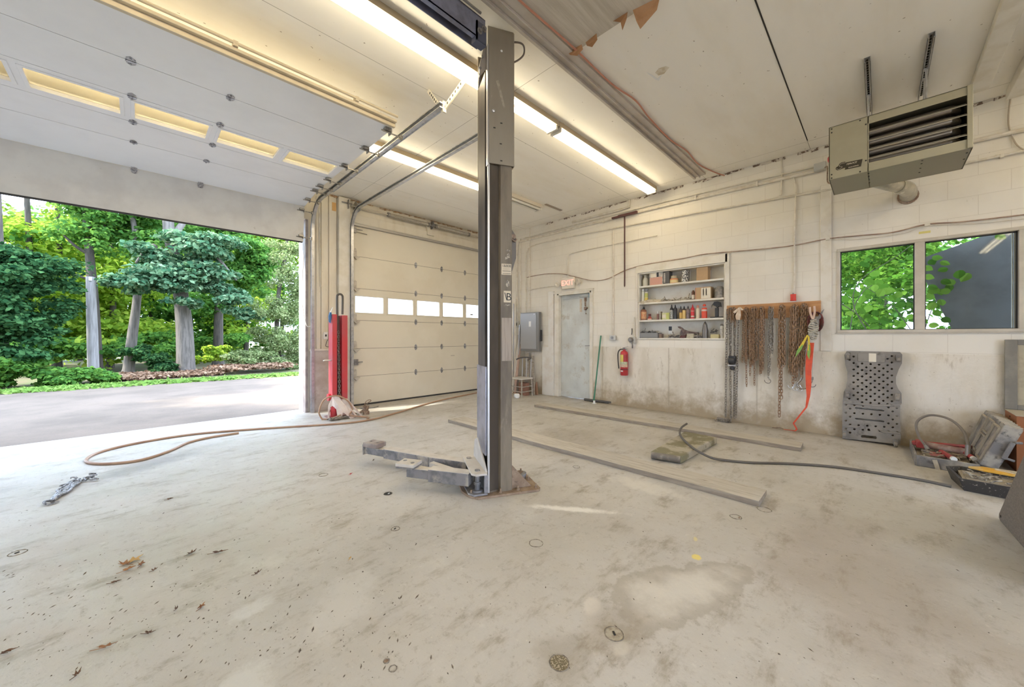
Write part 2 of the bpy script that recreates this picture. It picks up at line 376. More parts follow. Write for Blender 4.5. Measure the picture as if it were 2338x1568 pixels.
# block wall with openings: exit door, shelf niche, window
DYa, DYb, DZ = 3.86, 4.665, 2.085
SYa, SYb, SZa, SZb = 1.60, 2.94, 1.165, 2.30
WYa, WYb, WZa, WZb = -.985, .375, 1.265, 2.285
g = G(); xo = XR + .30; zl = 1.035
def wseg(y0, y1, z0, z1):
    for a, b, m in ((z0, min(z1, zl), 1), (max(z0, zl), z1, 0)):
        if b > a: g.box(XR - (.012 if m else 0), xo, y0, y1, a, b, m)
wseg(YB, WYa, 0, ZC); wseg(WYa, WYb, 0, WZa); wseg(WYa, WYb, WZb, ZC); wseg(WYb, SYa, 0, ZC)
wseg(SYa, SYb, 0, SZa); wseg(SYa, SYb, SZb, ZC); g.box(XR + .20, xo, SYa, SYb, SZa, SZb, 0)
wseg(SYb, DYa, 0, ZC); wseg(DYa, DYb, DZ, ZC); wseg(DYb, YF + WT, 0, ZC)
struct(g.build('wall_right', [BLOCK, STEM], smooth=0))
# front wall
g = G()
g.box(XL, -5.6, YF, YF + WT, 0, ZC); g.box(-2.55, DL, YF, YF + WT, 0, ZC); g.box(-5.6, -2.55, YF, YF + WT, 3.0, ZC)
g.box(DL, DR, YF, YF + WT, 3.12, ZC); g.box(DR, FL, YF, YF + WT, 0, ZC); g.box(FL, FR, YF, YF + WT, 3.20, ZC); g.box(FR, XR, YF, YF + WT, 0, ZC)
struct(g.build('wall_front', BOARD, smooth=0))
g = G(); g.box(XL - .3, XL, YB, YF + WT, 0, ZC); struct(g.build('wall_left', WHITE, smooth=0))
g = G(); g.box(XL, -4.8, YB - .3, YB, 0, ZC); g.box(-1.6, -.6, YB - .3, YB, 0, ZC); g.box(2.6, XR + .3, YB - .3, YB, 0, ZC); g.box(-4.8, -1.6, YB - .3, YB, 3.05, ZC); g.box(-.6, 2.6, YB - .3, YB, 3.05, ZC)  # doorways in this unseen wall are added to let daylight in
struct(g.build('wall_back', WHITE, smooth=0))
# trim on the front wall between the doors (boards, post, splash board)
t = 0
def trim(gg, m, bev=.003):
    global t; t += 1; o = gg.build('trim_%d' % t, m, bev=bev, smooth=0); struct(o); return o
JAMB = mat('brown_grey_jamb', (.36, .31, .29), .5, col2=(.27, .23, .22), scale=9)
OUTW = mat('outer_white_jamb', (.80, .80, .78), .5)
trim(G().box(DR - .004, DR + .035, YF - .03, YF + .10, 0, 3.1), JAMB)                   # brown steel edge of the jamb
trim(G().box(DR - .006, DR, YF + .10, YF + WT, 0, 3.1), OUTW, 0)
trim(G().box(DL, DL + .006, YF, YF + WT, 0, 3.1), OUTW, 0)
trim(G().box(2.03, 2.095, YF - .022, YF, 1.0, 3.52), BOARD)
trim(G().box(2.105, 2.21, YF - .024, YF, 1.0, ZC - .02), BOARD)
trim(G().box(2.225, 2.345, YF - .026, YF, 1.0, ZC - .02), BOARD)
trim(G().box(2.36, 2.545, YF - .10, YF, 0, ZC - .02), WHITE)                            # boxed post beside the closed door
trim(G().box(1.93, 2.36, YF - .055, YF, 0, .985), mat('grey_pink_stem', (.56, .51, .47), .7, col2=(.45, .38, .33), scale=4, dirt=(.3, .2, .15), dscale=3))
trim(G().box(1.93, 2.36, YF - .075, YF, .985, 1.02), WHITE)
trim(G().box(FL - .02, FR + .02, YF - .03, YF, 3.20, 3.36), BOARD)
trim(G().box(FL - .02, XR, YF - .02, YF, 3.50, 3.58), BOARD)
# torn, dark gap where the walls meet the ceiling
def ragged(a, b, along, z, name, m):
    gg = G(); a, b = Vector(a), Vector(b); L = (b - a).length; d = (b - a).normalized(); s_ = 0
    r_ = random.Random(5)
    while s_ < L:
        w = r_.uniform(.03, .14); h = r_.uniform(.012, .042)
        if r_.random() < .9:
            p = a + d * s_; q = a + d * min(L, s_ + w); gg.prism([p, q, q + Vector((0, 0, -h * r_.uniform(.4, 1))), p + Vector((0, 0, -h))], Vector(along) * -.008)
        s_ += w
    o = gg.build(name, m, smooth=0); struct(o)
TORN = mat('torn_edge', (.16, .11, .08), .85, col2=(.66, .60, .52), scale=24, lo=.47, hi=.5)
ragged((XR - .001, 5.0, ZC - .002), (XR - .001, .55, ZC - .002), (1, 0, 0), ZC, 'trim_20', TORN)
ragged((XR - .001, .5, ZC - .002), (XR - .001, -1.3, ZC - .002), (1, 0, 0), ZC, 'trim_21', TORN)
ragged((2.2, YF - .021, ZC - .002), (5.9, YF - .021, ZC - .002), (0, 1, 0), ZC, 'trim_22', mat('torn_edge_orange', (.30, .17, .08), .85, col2=(.55, .45, .33), scale=15))
# black open joint between two ceiling sheets
trim(G().box(2.4, 5.72, .622, .632, ZC - .003, ZC), DARK, 0)
# steel beam that carries the ceiling, with the darker bare end near the lift
BEAM = mat('ceiling_beam', (.58, .53, .47), .5, .15, col2=(.50, .44, .38), scale=5, dirt=(.34, .28, .23), dscale=4, dlo=.6, dhi=.75, stretch=(.8, 1, 1))
g = G(); g.box(-3, 5.80, 1.80, 1.96, ZC - .028, ZC); g.box(-3, 5.80, 1.935, 1.96, ZC - .055, ZC - .028); g.box(-3, 5.80, 1.872, 1.884, ZC - .05, ZC - .028)
trim(g, BEAM, .002)
trim(G().box(-3, 5.6, -.72, -.60, ZC - .07, ZC), WHITE, .004)
trim(G().box(-3, 5.9, -.98, -.86, ZC - .10, ZC), WHITE, .004)
trim(G().box(5.14, 5.60, 4.24, 4.29, ZC - .012, ZC), mat('brown_strip', (.33, .27, .22), .7), 0)
# bare plywood sheet let into the ceiling, its edge torn, paper hanging down
g = G(); g.box(.3, 2.555, 1.0, 1.80, ZC - .012, ZC); g.box(.3, 2.6, .6, 1.0, ZC - .012, ZC); trim(g, PLY, 0)
PAPER = mat('torn_brown_paper', (.50, .28, .14), .8, col2=(.42, .22, .10), scale=9)
def flap(px, name, label):
    gg = G(); P = [PZ(u, v, ZC - .013 - d) for u, v, d in px]; gg.sheet(P, .002, n=(0, 0, -1)); o = gg.build(name, PAPER, smooth=0); return tag(o, label, 'torn paper', 'torn brown paper hanging from the ceiling edge')
flap([(1445, 23, 0), (1507, -8, 0), (1500, 22, .03), (1462, 66, .10), (1453, 48, .06)], 'paper_flap', 'long pointed brown paper flap hanging from torn ceiling edge')
flap([(1400, 48, 0), (1433, 27, 0), (1431, 42, .03), (1421, 69, .07), (1417, 50, .05)], 'paper_flap', 'small dark twisted scrap between the paper flaps on the ceiling')
flap([(1337, 97, 0), (1362, 76, 0), (1364, 90, .03), (1352, 107, .07), (1340, 104, .03)], 'paper_flap', 'middle brown paper flap hanging from torn ceiling edge')
flap([(1296, 119, 0), (1328, 101, 0), (1331, 112, .03), (1318, 127, .06), (1302, 125, .03)], 'paper_flap', 'lowest round brown paper flap, next to the ceiling beam')
g = G(); g.sheet([PZ(u, v, ZC) for u, v in ((1476, 165), (1484, 168), (1501, 179), (1512, 170), (1504, 184), (1496, 181))], .002, n=(0, 0, -1)); trim(g, OUTW, 0)
g = G(); g.sheet([PZ(u, v, ZC) for u, v in ((1496, 166), (1504, 156), (1520, 151), (1528, 154), (1516, 168), (1503, 172))], .0015, n=(0, 0, -1)); trim(g, mat('ceiling_stain_patch', (.56, .46, .31), .7, col2=(.74, .68, .56), scale=14), 0)
# ---- outer ground
ASPH, nt, b = _new('driveway_gravel'); P_ = geopos(nt)
c = mixc(nt, ramp(nt, noise(nt, P_, .8, 6, .65), .35, .7), (.190, .145, .108), (.130, .100, .074)); c = mixc(nt, ramp(nt, noise(nt, P_, 30, 4, .7), .55, .75, 0, .6), c, (.07, .065, .06))
nt.links.new(c, b.inputs['Base Color']); b.inputs['Roughness'].default_value = .9; bump(nt, b, noise(nt, P_, 40, 4), .4, .01)
g = G(); g.add([(-40, YF + .33, -.025), (16, YF + .33, -.025), (16, 13.05, -.02), (3.6, 13.2, -.02), (-2.1, 13.5, -.02), (-40, 14.5, -.02), (-40, YF + .33, -.25), (16, YF + .33, -.25), (16, 13.05, -.25), (3.6, 13.2, -.25), (-2.1, 13.5, -.25), (-40, 14.5, -.25)],
      [(0, 1, 2, 3, 4, 5), (0, 6, 7, 1), (1, 7, 8, 2), (2, 8, 9, 3), (3, 9, 10, 4), (4, 10, 11, 5), (5, 11, 6, 0), (6, 11, 10, 9, 8, 7)]); struct(g.build('driveway', ASPH, smooth=0))
SOIL = mat('woodland_floor', (.16, .13, .07), .95, col2=(.10, .14, .04), scale=.8, dirt=(.28, .20, .12), dscale=2)
g = G(); g.box(-60, 60, 12.9, 80, -.30, -.045); struct(g.build('woodland_ground', SOIL, smooth=0))
g = G(); g.box(XR + .3, 40, -30, 12.9, -.30, -.045); struct(g.build('side_ground', SOIL, smooth=0))
g = G(); g.box(-40, XR + .3, -40, YB - .3, -.30, -.03); struct(g.build('rear_yard_ground', ASPH, smooth=0))
# ================================================================== WINDOW, EXIT DOOR, SHELF NICHE
FRAMEG = mat('window_frame_paint', (.50, .455, .38), .5, col2=(.58, .53, .45), scale=5)
GLASS = bpy.data.materials.new('window_glass'); GLASS.use_nodes = True; nt = GLASS.node_tree; nt.nodes.clear()
tr = nt.nodes.new('ShaderNodeBsdfTransparent'); tr.inputs[0].default_value = (.93, .95, .94, 1); gl = nt.nodes.new('ShaderNodeBsdfGlossy'); gl.inputs['Roughness'].default_value = .03
mx = nt.nodes.new('ShaderNodeMixShader'); fr = nt.nodes.new('ShaderNodeFresnel'); fr.inputs[0].default_value = 1.3
nt.links.new(fr.outputs[0], mx.inputs[0]); nt.links.new(tr.outputs[0], mx.inputs[1]); nt.links.new(gl.outputs[0], mx.inputs[2])
ou = nt.nodes.new('ShaderNodeOutputMaterial'); nt.links.new(mx.outputs[0], ou.inputs[0])
wn = bpy.data.objects.new('window_1', None); COL.objects.link(wn); wn.location = (XR, (WYa + WYb) / 2, WZa); wn['_w'] = tuple(wn.location); wn['kind'] = 'structure'
x0, x1 = XR - .02, XR + .06
g = G(); g.box(x0, x1, WYa, WYb, WZa, 1.298); g.box(x0, x1, WYa, WYb, 2.25, WZb); g.box(x0, x1, .346, WYb, 1.298, 2.25); g.box(x0, x1, WYa, -.952, 1.298, 2.25); g.box(x0, x1, -.344, -.268, 1.298, 2.25)
g.build('window_frame', FRAMEG, wn, bev=.004, smooth=0)
g = G()
for a, b in ((-.268, .346), (-.952, -.344)):
    g.box(x1 - .03, x1 - .005, a, a + .009, 1.298, 2.25); g.box(x1 - .03, x1 - .005, b - .009, b, 1.298, 2.25); g.box(x1 - .03, x1 - .005, a, b, 2.241, 2.25); g.box(x1 - .03, x1 - .005, a, b, 1.298, 1.305)
g.build('gasket', RUBBER, wn, smooth=0)
G().box(x1 - .022, x1 - .016, -.268, .346, 1.298, 2.25).build('pane', GLASS, wn, smooth=0)
G().box(x1 - .022, x1 - .016, -.952, -.344, 1.298, 2.25).build('pane', GLASS, wn, smooth=0)
g = G(); g.box(x1 + .0, x1 + .02, -.944, -.936, 1.30, 2.25); g.box(x1 + .0, x1 + .02, -.928, -.922, 1.30, 2.25); g.build('sash_rail', WHITE, wn, smooth=0)
struct(G().box(XR - .012, XR, -.44, -.41, 0.0, 0.001).box(XR - .014, XR + .001, WYa - .02, WYb + .02, WZa - .012, WZa).build('trim_30', FRAMEG, smooth=0))

# exit door: recessed steel door in a painted frame
DOORM = mat('pale_blue_grey_door', (.60, .625, .60), .5, col2=(.52, .53, .50), scale=2.2, dirt=(.42, .37, .29), dscale=3.2, dlo=.56, dhi=.72)
dn = bpy.data.objects.new('door_1', None); COL.objects.link(dn); dn.location = (XR + .05, (DYa + DYb) / 2, 0); dn['_w'] = tuple(dn.location); dn['kind'] = 'structure'
G().box(XR + .055, XR + .10, DYa + .035, DYb - .035, .008, DZ - .035).build('door_leaf', DOORM, dn, bev=.003, smooth=0)
g = G(); g.box(XR - .03, XR + .12, DYb - .035, DYb + .0, 0, DZ); g.box(XR - .03, XR + .12, DYa, DYa + .035, 0, DZ); g.box(XR - .03, XR + .12, DYa, DYb, DZ - .035, DZ)
g.box(XR - .03, XR - .002, DYb, DYb + .075, 0, DZ + .03); g.box(XR - .03, XR - .002, DYa - .03, DYa, 0, DZ + .03); g.box(XR - .035, XR - .002, DYa - .04, DYb + .09, DZ, DZ + .035); g.box(XR - .04, XR - .002, DYa - .05, DYb + .1, DZ + .035, DZ + .045)
g.build('door_frame', WHITE, dn, bev=.003, smooth=0)
g = G(); g.box(XR + .02, XR + .055, DYa + .06, DYa + .27, 1.985, 2.04); g.box(XR + .01, XR + .055, DYa + .05, DYa + .085, 1.965, 2.05, 1); cl = g.build('door_closer', [mat('closer_grey', (.47, .48, .46), .5), mat('closer_blue', (.27, .38, .45), .5)], dn, bev=.004, smooth=0)
g = G(); g.bar((XR + .03, DYa + .27, 2.02), (XR + .0, DYa + .62, 2.045), .02, .008); g.bar((XR + .0, DYa + .62, 2.035), (XR + .04, DYa + .40, 1.985), .02, .008); g.bar((XR + .04, DYa + .30, 1.99), (XR + .04, DYa + .70, 1.97), .012, .02); g.build('closer_arm', mat('closer_grey', (.47, .48, .46)), dn, smooth=0)
RUSTM = mat('old_brown_lock', (.20, .13, .09), .7, col2=(.38, .28, .2), scale=30)
g = G(); g.box(XR + .035, XR + .056, DYa + .155, DYa + .20, 1.90, 1.97); g.box(XR + .045, XR + .056, DYa + .165, DYa + .195, 1.80, 1.90); g.box(XR + .03, XR + .056, DYa + .155, DYa + .20, 1.73, 1.79); g.cyl((XR + .02, DYa + .15, 1.77), (XR + .056, DYa + .15, 1.77), .022, 12); g.cyl((XR + .04, DYa + .165, 1.66), (XR + .055, DYa + .165, 1.66), .01, 8); g.tube([(XR + .05, DYa + .17, 1.73), (XR + .05, DYa + .168, 1.67)], .003, 6)
g.build('lock', RUSTM, dn, smooth=0)
g = G(); g.box(XR + .04, XR + .056, DYa + .045, DYa + .075, 1.00, 1.09); g.cyl((XR + .01, DYa + .06, 1.045), (XR + .056, DYa + .06, 1.045), .012, 10); g.bar((XR + .012, DYa + .06, 1.045), (XR + .012, DYa + .16, 1.04), .016, .014); g.build('door_handle', STEELD, dn, smooth=30)
g = G(); g.box(XR + .048, XR + .056, DYa + .26, DYa + .31, 1.70, 1.95); g.build('worn_patch', mat('door_bare_patch', (.58, .52, .42), .6, col2=(.5, .4, .3), scale=20), dn, smooth=0)
# pilaster to the left of the exit door
g = G(); g.box(XR - .03, XR, 4.76, 4.90, 0, 2.15); g.box(XR - .05, XR, 4.745, 5.05, 0, 1.0); struct(g.build('trim_31', mat('wall_white_low', (.74, .72, .67), .6, col2=(.66, .6, .52), scale=3), bev=.004, smooth=0))
# tall boards framing the right part of the block wall
struct(G().box(XR - .02, XR, .425, .53, 1.04, 3.10).build('trim_32', WHITE, bev=.003, smooth=0))
struct(G().box(XR - .022, XR, SYa - .03, SYb + .03, SZb, SZb + .12).box(XR - .022, XR, SYb, SYb + .035, SZa, SZb).box(XR - .022, XR, SYa - .055, SYa, SZa - .1, SZb + .12).build('trim_33', WHITE, bev=.003, smooth=0))

# built-in shelves in the niche
SHM = mat('shelf_white', (.74, .71, .63), .5, col2=(.68, .63, .54), scale=6)
sh = thing('built_in_shelf', 'white built-in shelf unit recessed in block wall, holding bottles and boxes', 'shelf', (XR + .1, (SYa + SYb) / 2, SZa))
g = G(); xa, xb = XR - .002, XR + .198
g.box(XR + .185, xb, SYa + .002, SYb - .002, SZa + .002, SZb - .002); g.box(xa, xb, SYb - .02, SYb - .002, SZa + .002, SZb - .002); g.box(xa, xb, SYa + .002, SYa + .02, SZa + .002, SZb - .002); g.box(xa, xb, SYa + .02, SYb - .02, SZb - .02, SZb - .002)
g.build('shelf_surround', SHM, sh, smooth=0)
SHZ = [1.195, 1.497, 1.790, 2.075]     # top faces of the shelves
for i, z in enumerate(SHZ):
    G().box(xa - (.012 if i else 0), XR + .185, SYa + .02, SYb - .02, z - (.028 if i else .025), z).build('shelf_board', SHM, sh, bev=.002, smooth=0)

# ================================================================== BACKDROP TREES AND UNDERGROWTH
def leaves(name, blobs, n, size, m, parent=None, droop=0., label=None, cat=None, group=None, kind=None, seed=0, elong=1.25, shell=.55, sub=9):
    """thousands of small folded leaves in a set of ellipsoids; one mesh"""
    r = np.random.default_rng(seed + 11); B0 = np.array(blobs, float); B = []
    for q in B0:                                          # every lobe is made of looser sprays, so that sky shows between them
        if not sub: B.append(q); continue
        for _ in range(sub):
            e = r.normal(size=3); e /= np.linalg.norm(e); B.append(np.concatenate([q[:3] + e * q[3:6] * r.uniform(.15, .85), q[3:6] * r.uniform(.28, .48) * np.array([1, 1, .7])]))
    B = np.array(B)
    wgt = (B[:, 3] * B[:, 4] + B[:, 4] * B[:, 5] + B[:, 3] * B[:, 5]); wgt /= wgt.sum()
    k = r.choice(len(B), n, p=wgt); d = r.normal(size=(n, 3)); d /= np.linalg.norm(d, axis=1)[:, None]
    rad = (shell + (1 - shell) * r.random(n)) ** .8; lump = 1 + .22 * np.sin(d[:, 0] * 7 + k) * np.cos(d[:, 2] * 6 + k * 2) + .12 * np.sin(d[:, 1] * 13 + k)
    c = B[k, :3] + d * B[k, 3:6] * (rad * lump)[:, None]
    # leaf axes
    nrm = d * .55 + r.normal(size=(n, 3)) * .55 + np.array([0, 0, .75]); nrm /= np.linalg.norm(nrm, axis=1)[:, None]
    a = r.normal(size=(n, 3)); a[:, 2] -= droop; a -= nrm * (a * nrm).sum(1)[:, None]; a /= np.linalg.norm(a, axis=1)[:, None]
    b = np.cross(nrm, a); s = size * r.uniform(.6, 1.4, n)[:, None]
    v = np.empty((n, 6, 3)); L = s * elong * .5; Wd = s * .5
    v[:, 0] = c - a * L; v[:, 1] = c - a * L * .15 + b * Wd + nrm * Wd * .25; v[:, 2] = c + a * L * .55 + b * Wd * .55 + nrm * Wd * .1
    v[:, 3] = c + a * L * 1.05 - nrm * Wd * .2; v[:, 4] = c + a * L * .55 - b * Wd * .55 + nrm * Wd * .1; v[:, 5] = c - a * L * .15 - b * Wd + nrm * Wd * .25
    org = np.array(parent['_w']) if parent is not None else np.array([c[:, 0].mean(), c[:, 1].mean(), v[:, :, 2].min()])
    V = (v - org).reshape(-1, 3)
    me = bpy.data.meshes.new(name); me.vertices.add(len(V)); me.vertices.foreach_set('co', V.ravel())
    idx = np.arange(n)[:, None] * 6; F = np.concatenate([idx + np.array([0, 1, 2, 3]), idx + np.array([0, 3, 4, 5])], axis=1).reshape(-1)
    me.loops.add(len(F)); me.loops.foreach_set('vertex_index', F.astype(np.int32)); me.polygons.add(2 * n)
    me.polygons.foreach_set('loop_start', np.arange(0, 8 * n, 4, dtype=np.int32)); me.polygons.foreach_set('loop_total', np.full(2 * n, 4, dtype=np.int32)); me.update(calc_edges=True)
    me.materials.append(m); o = bpy.data.objects.new(name, me); COL.objects.link(o)
    if parent is not None: o.parent = parent
    else: o.location = org.tolist()
    if label: tag(o, label, cat, group, kind)
    return o
BARK = mat('bark', (.09, .075, .06), .9, col2=(.05, .042, .035), scale=3, stretch=(6, 6, .8), bmp=.6, bscale=14)
BARKL = mat('bark_light', (.17, .15, .13), .9, col2=(.10, .09, .075), scale=3, stretch=(7, 7, .7), bmp=.6, bscale=14)
def tree(label, trunk, rad, blobs, n, size, leafm, bark=BARK, branches=(), droop=0., seed=0, group=None, name='tree', shell=.3, sub=10):
    b = trunk[0]; t_ = thing(name, label, 'tree', (b[0], b[1], b[2]), group)
    g = G(); pts = spline(trunk, 5); k = len(pts); rr = [rad * (1.25 if i == 0 else 1) * (1 - .6 * i / k) for i in range(k)]
    g.tube(pts, rr, 12); g.build('trunk', bark, t_, smooth=60)
    for br in branches:
        pts = spline(br[:-1], 4); G().tube(pts, [br[-1] * (1 - .75 * i / len(pts)) for i in range(len(pts))], 7).build('branch', bark, t_, smooth=60)
    leaves('crown', blobs, int(n * 2.3), size * .62, leafm, t_, droop, seed=seed, shell=shell, sub=sub)
    return t_
def at(u, v, Y): p = PY(u, v, Y); return (p.x, p.y, p.z)
def bl(u, v, Y, r, rz=None, ry=None):          # a crown lobe seen at a pixel, standing at depth Y
    p = PY(u, v, Y); return (p.x, p.y, p.z, r, ry or r, rz or r * .8)
Gz = -.05
def gb(u, Y): p = PY(u, HYP, Y); return (p.x, Y, Gz)
# big maple with the thick pale trunk
tb = gb(425, 16.7)
tree('large maple with thick pale trunk and drooping blue-green crown opposite the open door', [tb, (tb[0] - .05, 16.7, 1.6), at(408, 640, 16.7), at(385, 520, 16.7), at(380, 380, 16.8)], .26,
     [bl(420, 600, 16.3, 1.5, .8), bl(380, 650, 16.0, 1.1, .6), bl(480, 640, 16.0, 1.25, .6), bl(530, 680, 16.2, .9, .55), bl(330, 640, 16.2, .9, .5), bl(460, 555, 16.5, 1.2, .7), bl(420, 690, 15.8, .6, .3), bl(560, 720, 16.6, .6, .4), bl(350, 590, 16.6, 1.1, .6)], 7500, .17, LEAF_B, BARKL,
     branches=[(at(405, 600, 16.7), at(350, 560, 16.6), at(310, 600, 16.4), .09), (at(405, 620, 16.7), at(470, 570, 16.5), at(540, 640, 16.3), .09), (at(395, 540, 16.7), at(440, 480, 16.8), .12)], seed=1)
tb = gb(292, 17.6)
tree('leaning grey-barked tree left of the big maple', [tb, at(303, 760, 17.6), at(312, 690, 17.6), at(318, 600, 17.7), at(300, 480, 17.8)], .15,
     [bl(330, 560, 17.8, 1.3), bl(280, 500, 18, 1.4), bl(330, 480, 18.0, 1.3), bl(350, 430, 18.4, 1.5)], 3400, .17, LEAF_G, BARKL, seed=2)
tb = gb(498, 20.5)
tree('slim dark-trunked maple right of the big maple', [tb, at(499, 730, 20.5), at(502, 600, 20.5), at(505, 450, 20.6)], .20,
     [bl(520, 590, 20.3, 1.7), bl(570, 560, 20.2, 1.6), bl(560, 640, 20, 1.3), bl(500, 530, 20.5, 1.6), bl(600, 620, 20, 1.1), bl(470, 700, 20.8, 1.0)], 6000, .19, LEAF_G, seed=3)
tb = gb(222, 18.3)
tree('thin forked tree rising behind the grey utility pole', [tb, at(214, 700, 18.3), at(205, 585, 18.3), at(196, 480, 18.3), at(192, 380, 18.4)], .15,
     [bl(240, 480, 18.2, 1.4), bl(170, 520, 18.3, 1.3), bl(230, 540, 18, .9), bl(200, 420, 18.6, 1.6), bl(280, 510, 18.4, 1.0)], 2700, .15, LEAF_G,
     branches=[(at(204, 580, 18.3), at(170, 560, 18.2), at(130, 520, 18.2), .06), (at(202, 560, 18.3), at(235, 520, 18.2), at(260, 470, 18.2), .05), (at(207, 640, 18.3), at(160, 625, 18.2), at(110, 630, 18.1), .04)], seed=4)
tb = gb(10, 15.6)
tree('dark evergreen-looking tree with low dense boughs at the left edge of the doorway', [tb, at(5, 700, 15.6), at(0, 560, 15.6), at(-5, 420, 15.6)], .10,
     [bl(10, 620, 15.4, 1.25, .8), bl(70, 650, 15.2, .9, .5), bl(20, 720, 15.3, 1.2, .7), bl(60, 760, 15.2, .9, .45), bl(-40, 680, 15.5, 1.6), bl(30, 810, 15.3, .9, .4), bl(-40, 560, 15.7, 1.2), bl(95, 620, 15.2, .5, .3), bl(60, 580, 15.4, .7, .4)], 10500, .13, LEAF_D, seed=5)
tb = gb(640, 17.2)
tree('vine-hung slender tree beside the right jamb of the open doorway', [tb, at(632, 740, 17.2), at(640, 640, 17.2), at(655, 560, 17.2), at(650, 450, 17.2)], .10,
     [bl(650, 620, 17.0, .8, 1.1), bl(620, 700, 16.8, .8, 1.0), bl(670, 720, 16.8, .8, 1.2), bl(640, 780, 16.7, .9, .8), bl(690, 800, 16.6, .9, .8), bl(660, 560, 17.2, .9, .6), bl(700, 660, 17, .9, 1.2)], 9500, .085, LEAF_O, droop=1.2, seed=6)
tb = gb(700, 24)
tree('bright yellow-green tree deep in the woods, just left of right jamb', [tb, at(698, 600, 24), at(690, 400, 24)], .2, [bl(640, 560, 24, 2.2), bl(700, 600, 24, 2.4), bl(600, 500, 24.5, 2.4), bl(660, 470, 25, 2.4)], 3500, .24, LEAF_Y, seed=7)
back = [(-60, 22, LEAF_G, 'dense green tree partly cut off by left edge of the view'), (60, 21, LEAF_Y, 'yellow-green tree behind the dark boughs at the left'), (130, 24, LEAF_Y, 'sunlit yellow-green tree left of the utility pole'), (250, 22, LEAF_Y, 'sunlit tree seen between the utility pole and leaning tree'),
        (340, 25, LEAF_G, 'mid-green tree filling the gap behind the leaning tree'), (430, 27, LEAF_G, 'tall green tree standing straight behind the big maple'), (560, 25, LEAF_Y, 'yellow-green tree right of the slim dark-trunked maple'), (640, 28, LEAF_G, 'distant green tree behind the vine-hung tree'), (180, 30, LEAF_G, 'far green tree behind the forked tree'), (500, 31, LEAF_Y, 'farthest yellow-green tree above the slim maple')]
for i, (u, Y, lm, lab) in enumerate(back):
    r_ = random.Random(i); tb = gb(u, Y); k = Y / 20
    tops = [bl(u + r_.uniform(-45, 45) , v, Y + r_.uniform(-1, 1), r_.uniform(1.6, 2.3) * k, r_.uniform(.9, 1.4) * k) for v in (520, 575, 625, 665, 705, 745, 780)]
    tops += [bl(u + r_.uniform(-60, 60), v, Y + r_.uniform(-1, 1), 2.3 * k, 1.5 * k) for v in (330, 250, 180)]  # unseen upper lobes added to block the sun
    tree(lab, [tb, (tb[0] + .1, Y, 3), (tb[0] - .1, Y, 8.5 * k)], .11 * k, tops, 5200, .20 * k, lm, seed=20 + i, group='woodland trees beyond the driveway', shell=.2)
for i, (x, y) in enumerate(((-11, 9.5), (-13, 13), (-10.5, 16))):       # unseen tall trees added left of the view to shade the driveway
    tree('tall unseen tree added left of the driveway for shade, %s' % ('nearest the building', 'in the middle of the three', 'farthest of the three')[i], [(x, y, Gz), (x + .2, y, 4), (x, y, 9)], .25, [(x + a, y + b_, z, 2.0, 2.0, 1.3) for a, b_, z in ((0, 0, 8), (2, -1, 9), (-2, 1, 9.5), (1, 2, 10.5), (-1, -2, 7), (2.5, 1.5, 7), (0, 0, 11.5))], 6000, .24, LEAF_G, seed=60 + i, shell=.2)
# low shrubs and undergrowth
def shrub(label, blobs, n, size, m, seed, name='shrub'):
    return leaves(name, blobs, int(n * 1.8), size * .75, m, label=label, cat='shrub', seed=seed, shell=.35, sub=6)
shrub('low bright green shrub bank at the left foot of the utility pole', [bl(40, 852, 15.0, .7, .42), bl(100, 850, 15.0, .75, .45), bl(150, 852, 14.9, .7, .40), bl(200, 850, 14.9, .7, .42), bl(240, 855, 15, .4, .3), bl(-10, 850, 15.2, .8, .5)], 7500, .10, LEAF_G, 31)
shrub('dark green bush at foot of the leaning tree', [bl(350, 830, 16.8, .6, .42), bl(380, 838, 16.4, .5, .32), bl(330, 815, 17.2, .6, .5)], 2600, .10, LEAF_D, 32)
shrub('yellow-green bush to the right of the big maple trunk', [bl(470, 800, 18.5, .7, .5), bl(455, 825, 18, .5, .35)], 2200, .11, LEAF_Y, 33)
shrub('brown and green bramble bank between the slim maple and right jamb', [bl(540, 815, 16.6, .7, .45), bl(590, 812, 16.4, .8, .5), bl(640, 822, 16.2, .7, .45), bl(680, 820, 16.2, .6, .5), bl(610, 780, 17.4, .9, .6)], 7000, .07, LEAF_O, 34)
shrub('low green brush under the woods left of the big maple', [bl(120, 790, 19, 1.6, .5), bl(200, 800, 19.5, 1.5, .5), bl(260, 800, 19, 1.1, .5), bl(380, 790, 20, 1.6, .8), bl(520, 780, 22, 1.8, .8)], 6000, .14, LEAF_G, 35)
leaves('dry_leaf_litter', [bl(270, 858, 15.6, .5, .10), bl(320, 858, 15.6, .6, .12), bl(370, 856, 15.5, .5, .10), bl(540, 838, 15.8, .8, .10), bl(620, 834, 15.6, .7, .10), bl(450, 850, 15.8, .8, .06)], 6000, .07, DRY, label='brown dry leaf litter banked along grass verge', cat='leaf litter', kind='stuff', seed=36, sub=0)
gx = []
for i in range(26): gx.append((-9 + i * .6, 14.0 + .0 * i - (i * .6) * .045, .0, .5, .45, .05))
leaves('grass_verge', gx, 16000, .06, GRASS, label='narrow mown grass verge along far edge of driveway', cat='grass', kind='stuff', seed=37, elong=2.2, shell=0, sub=0)
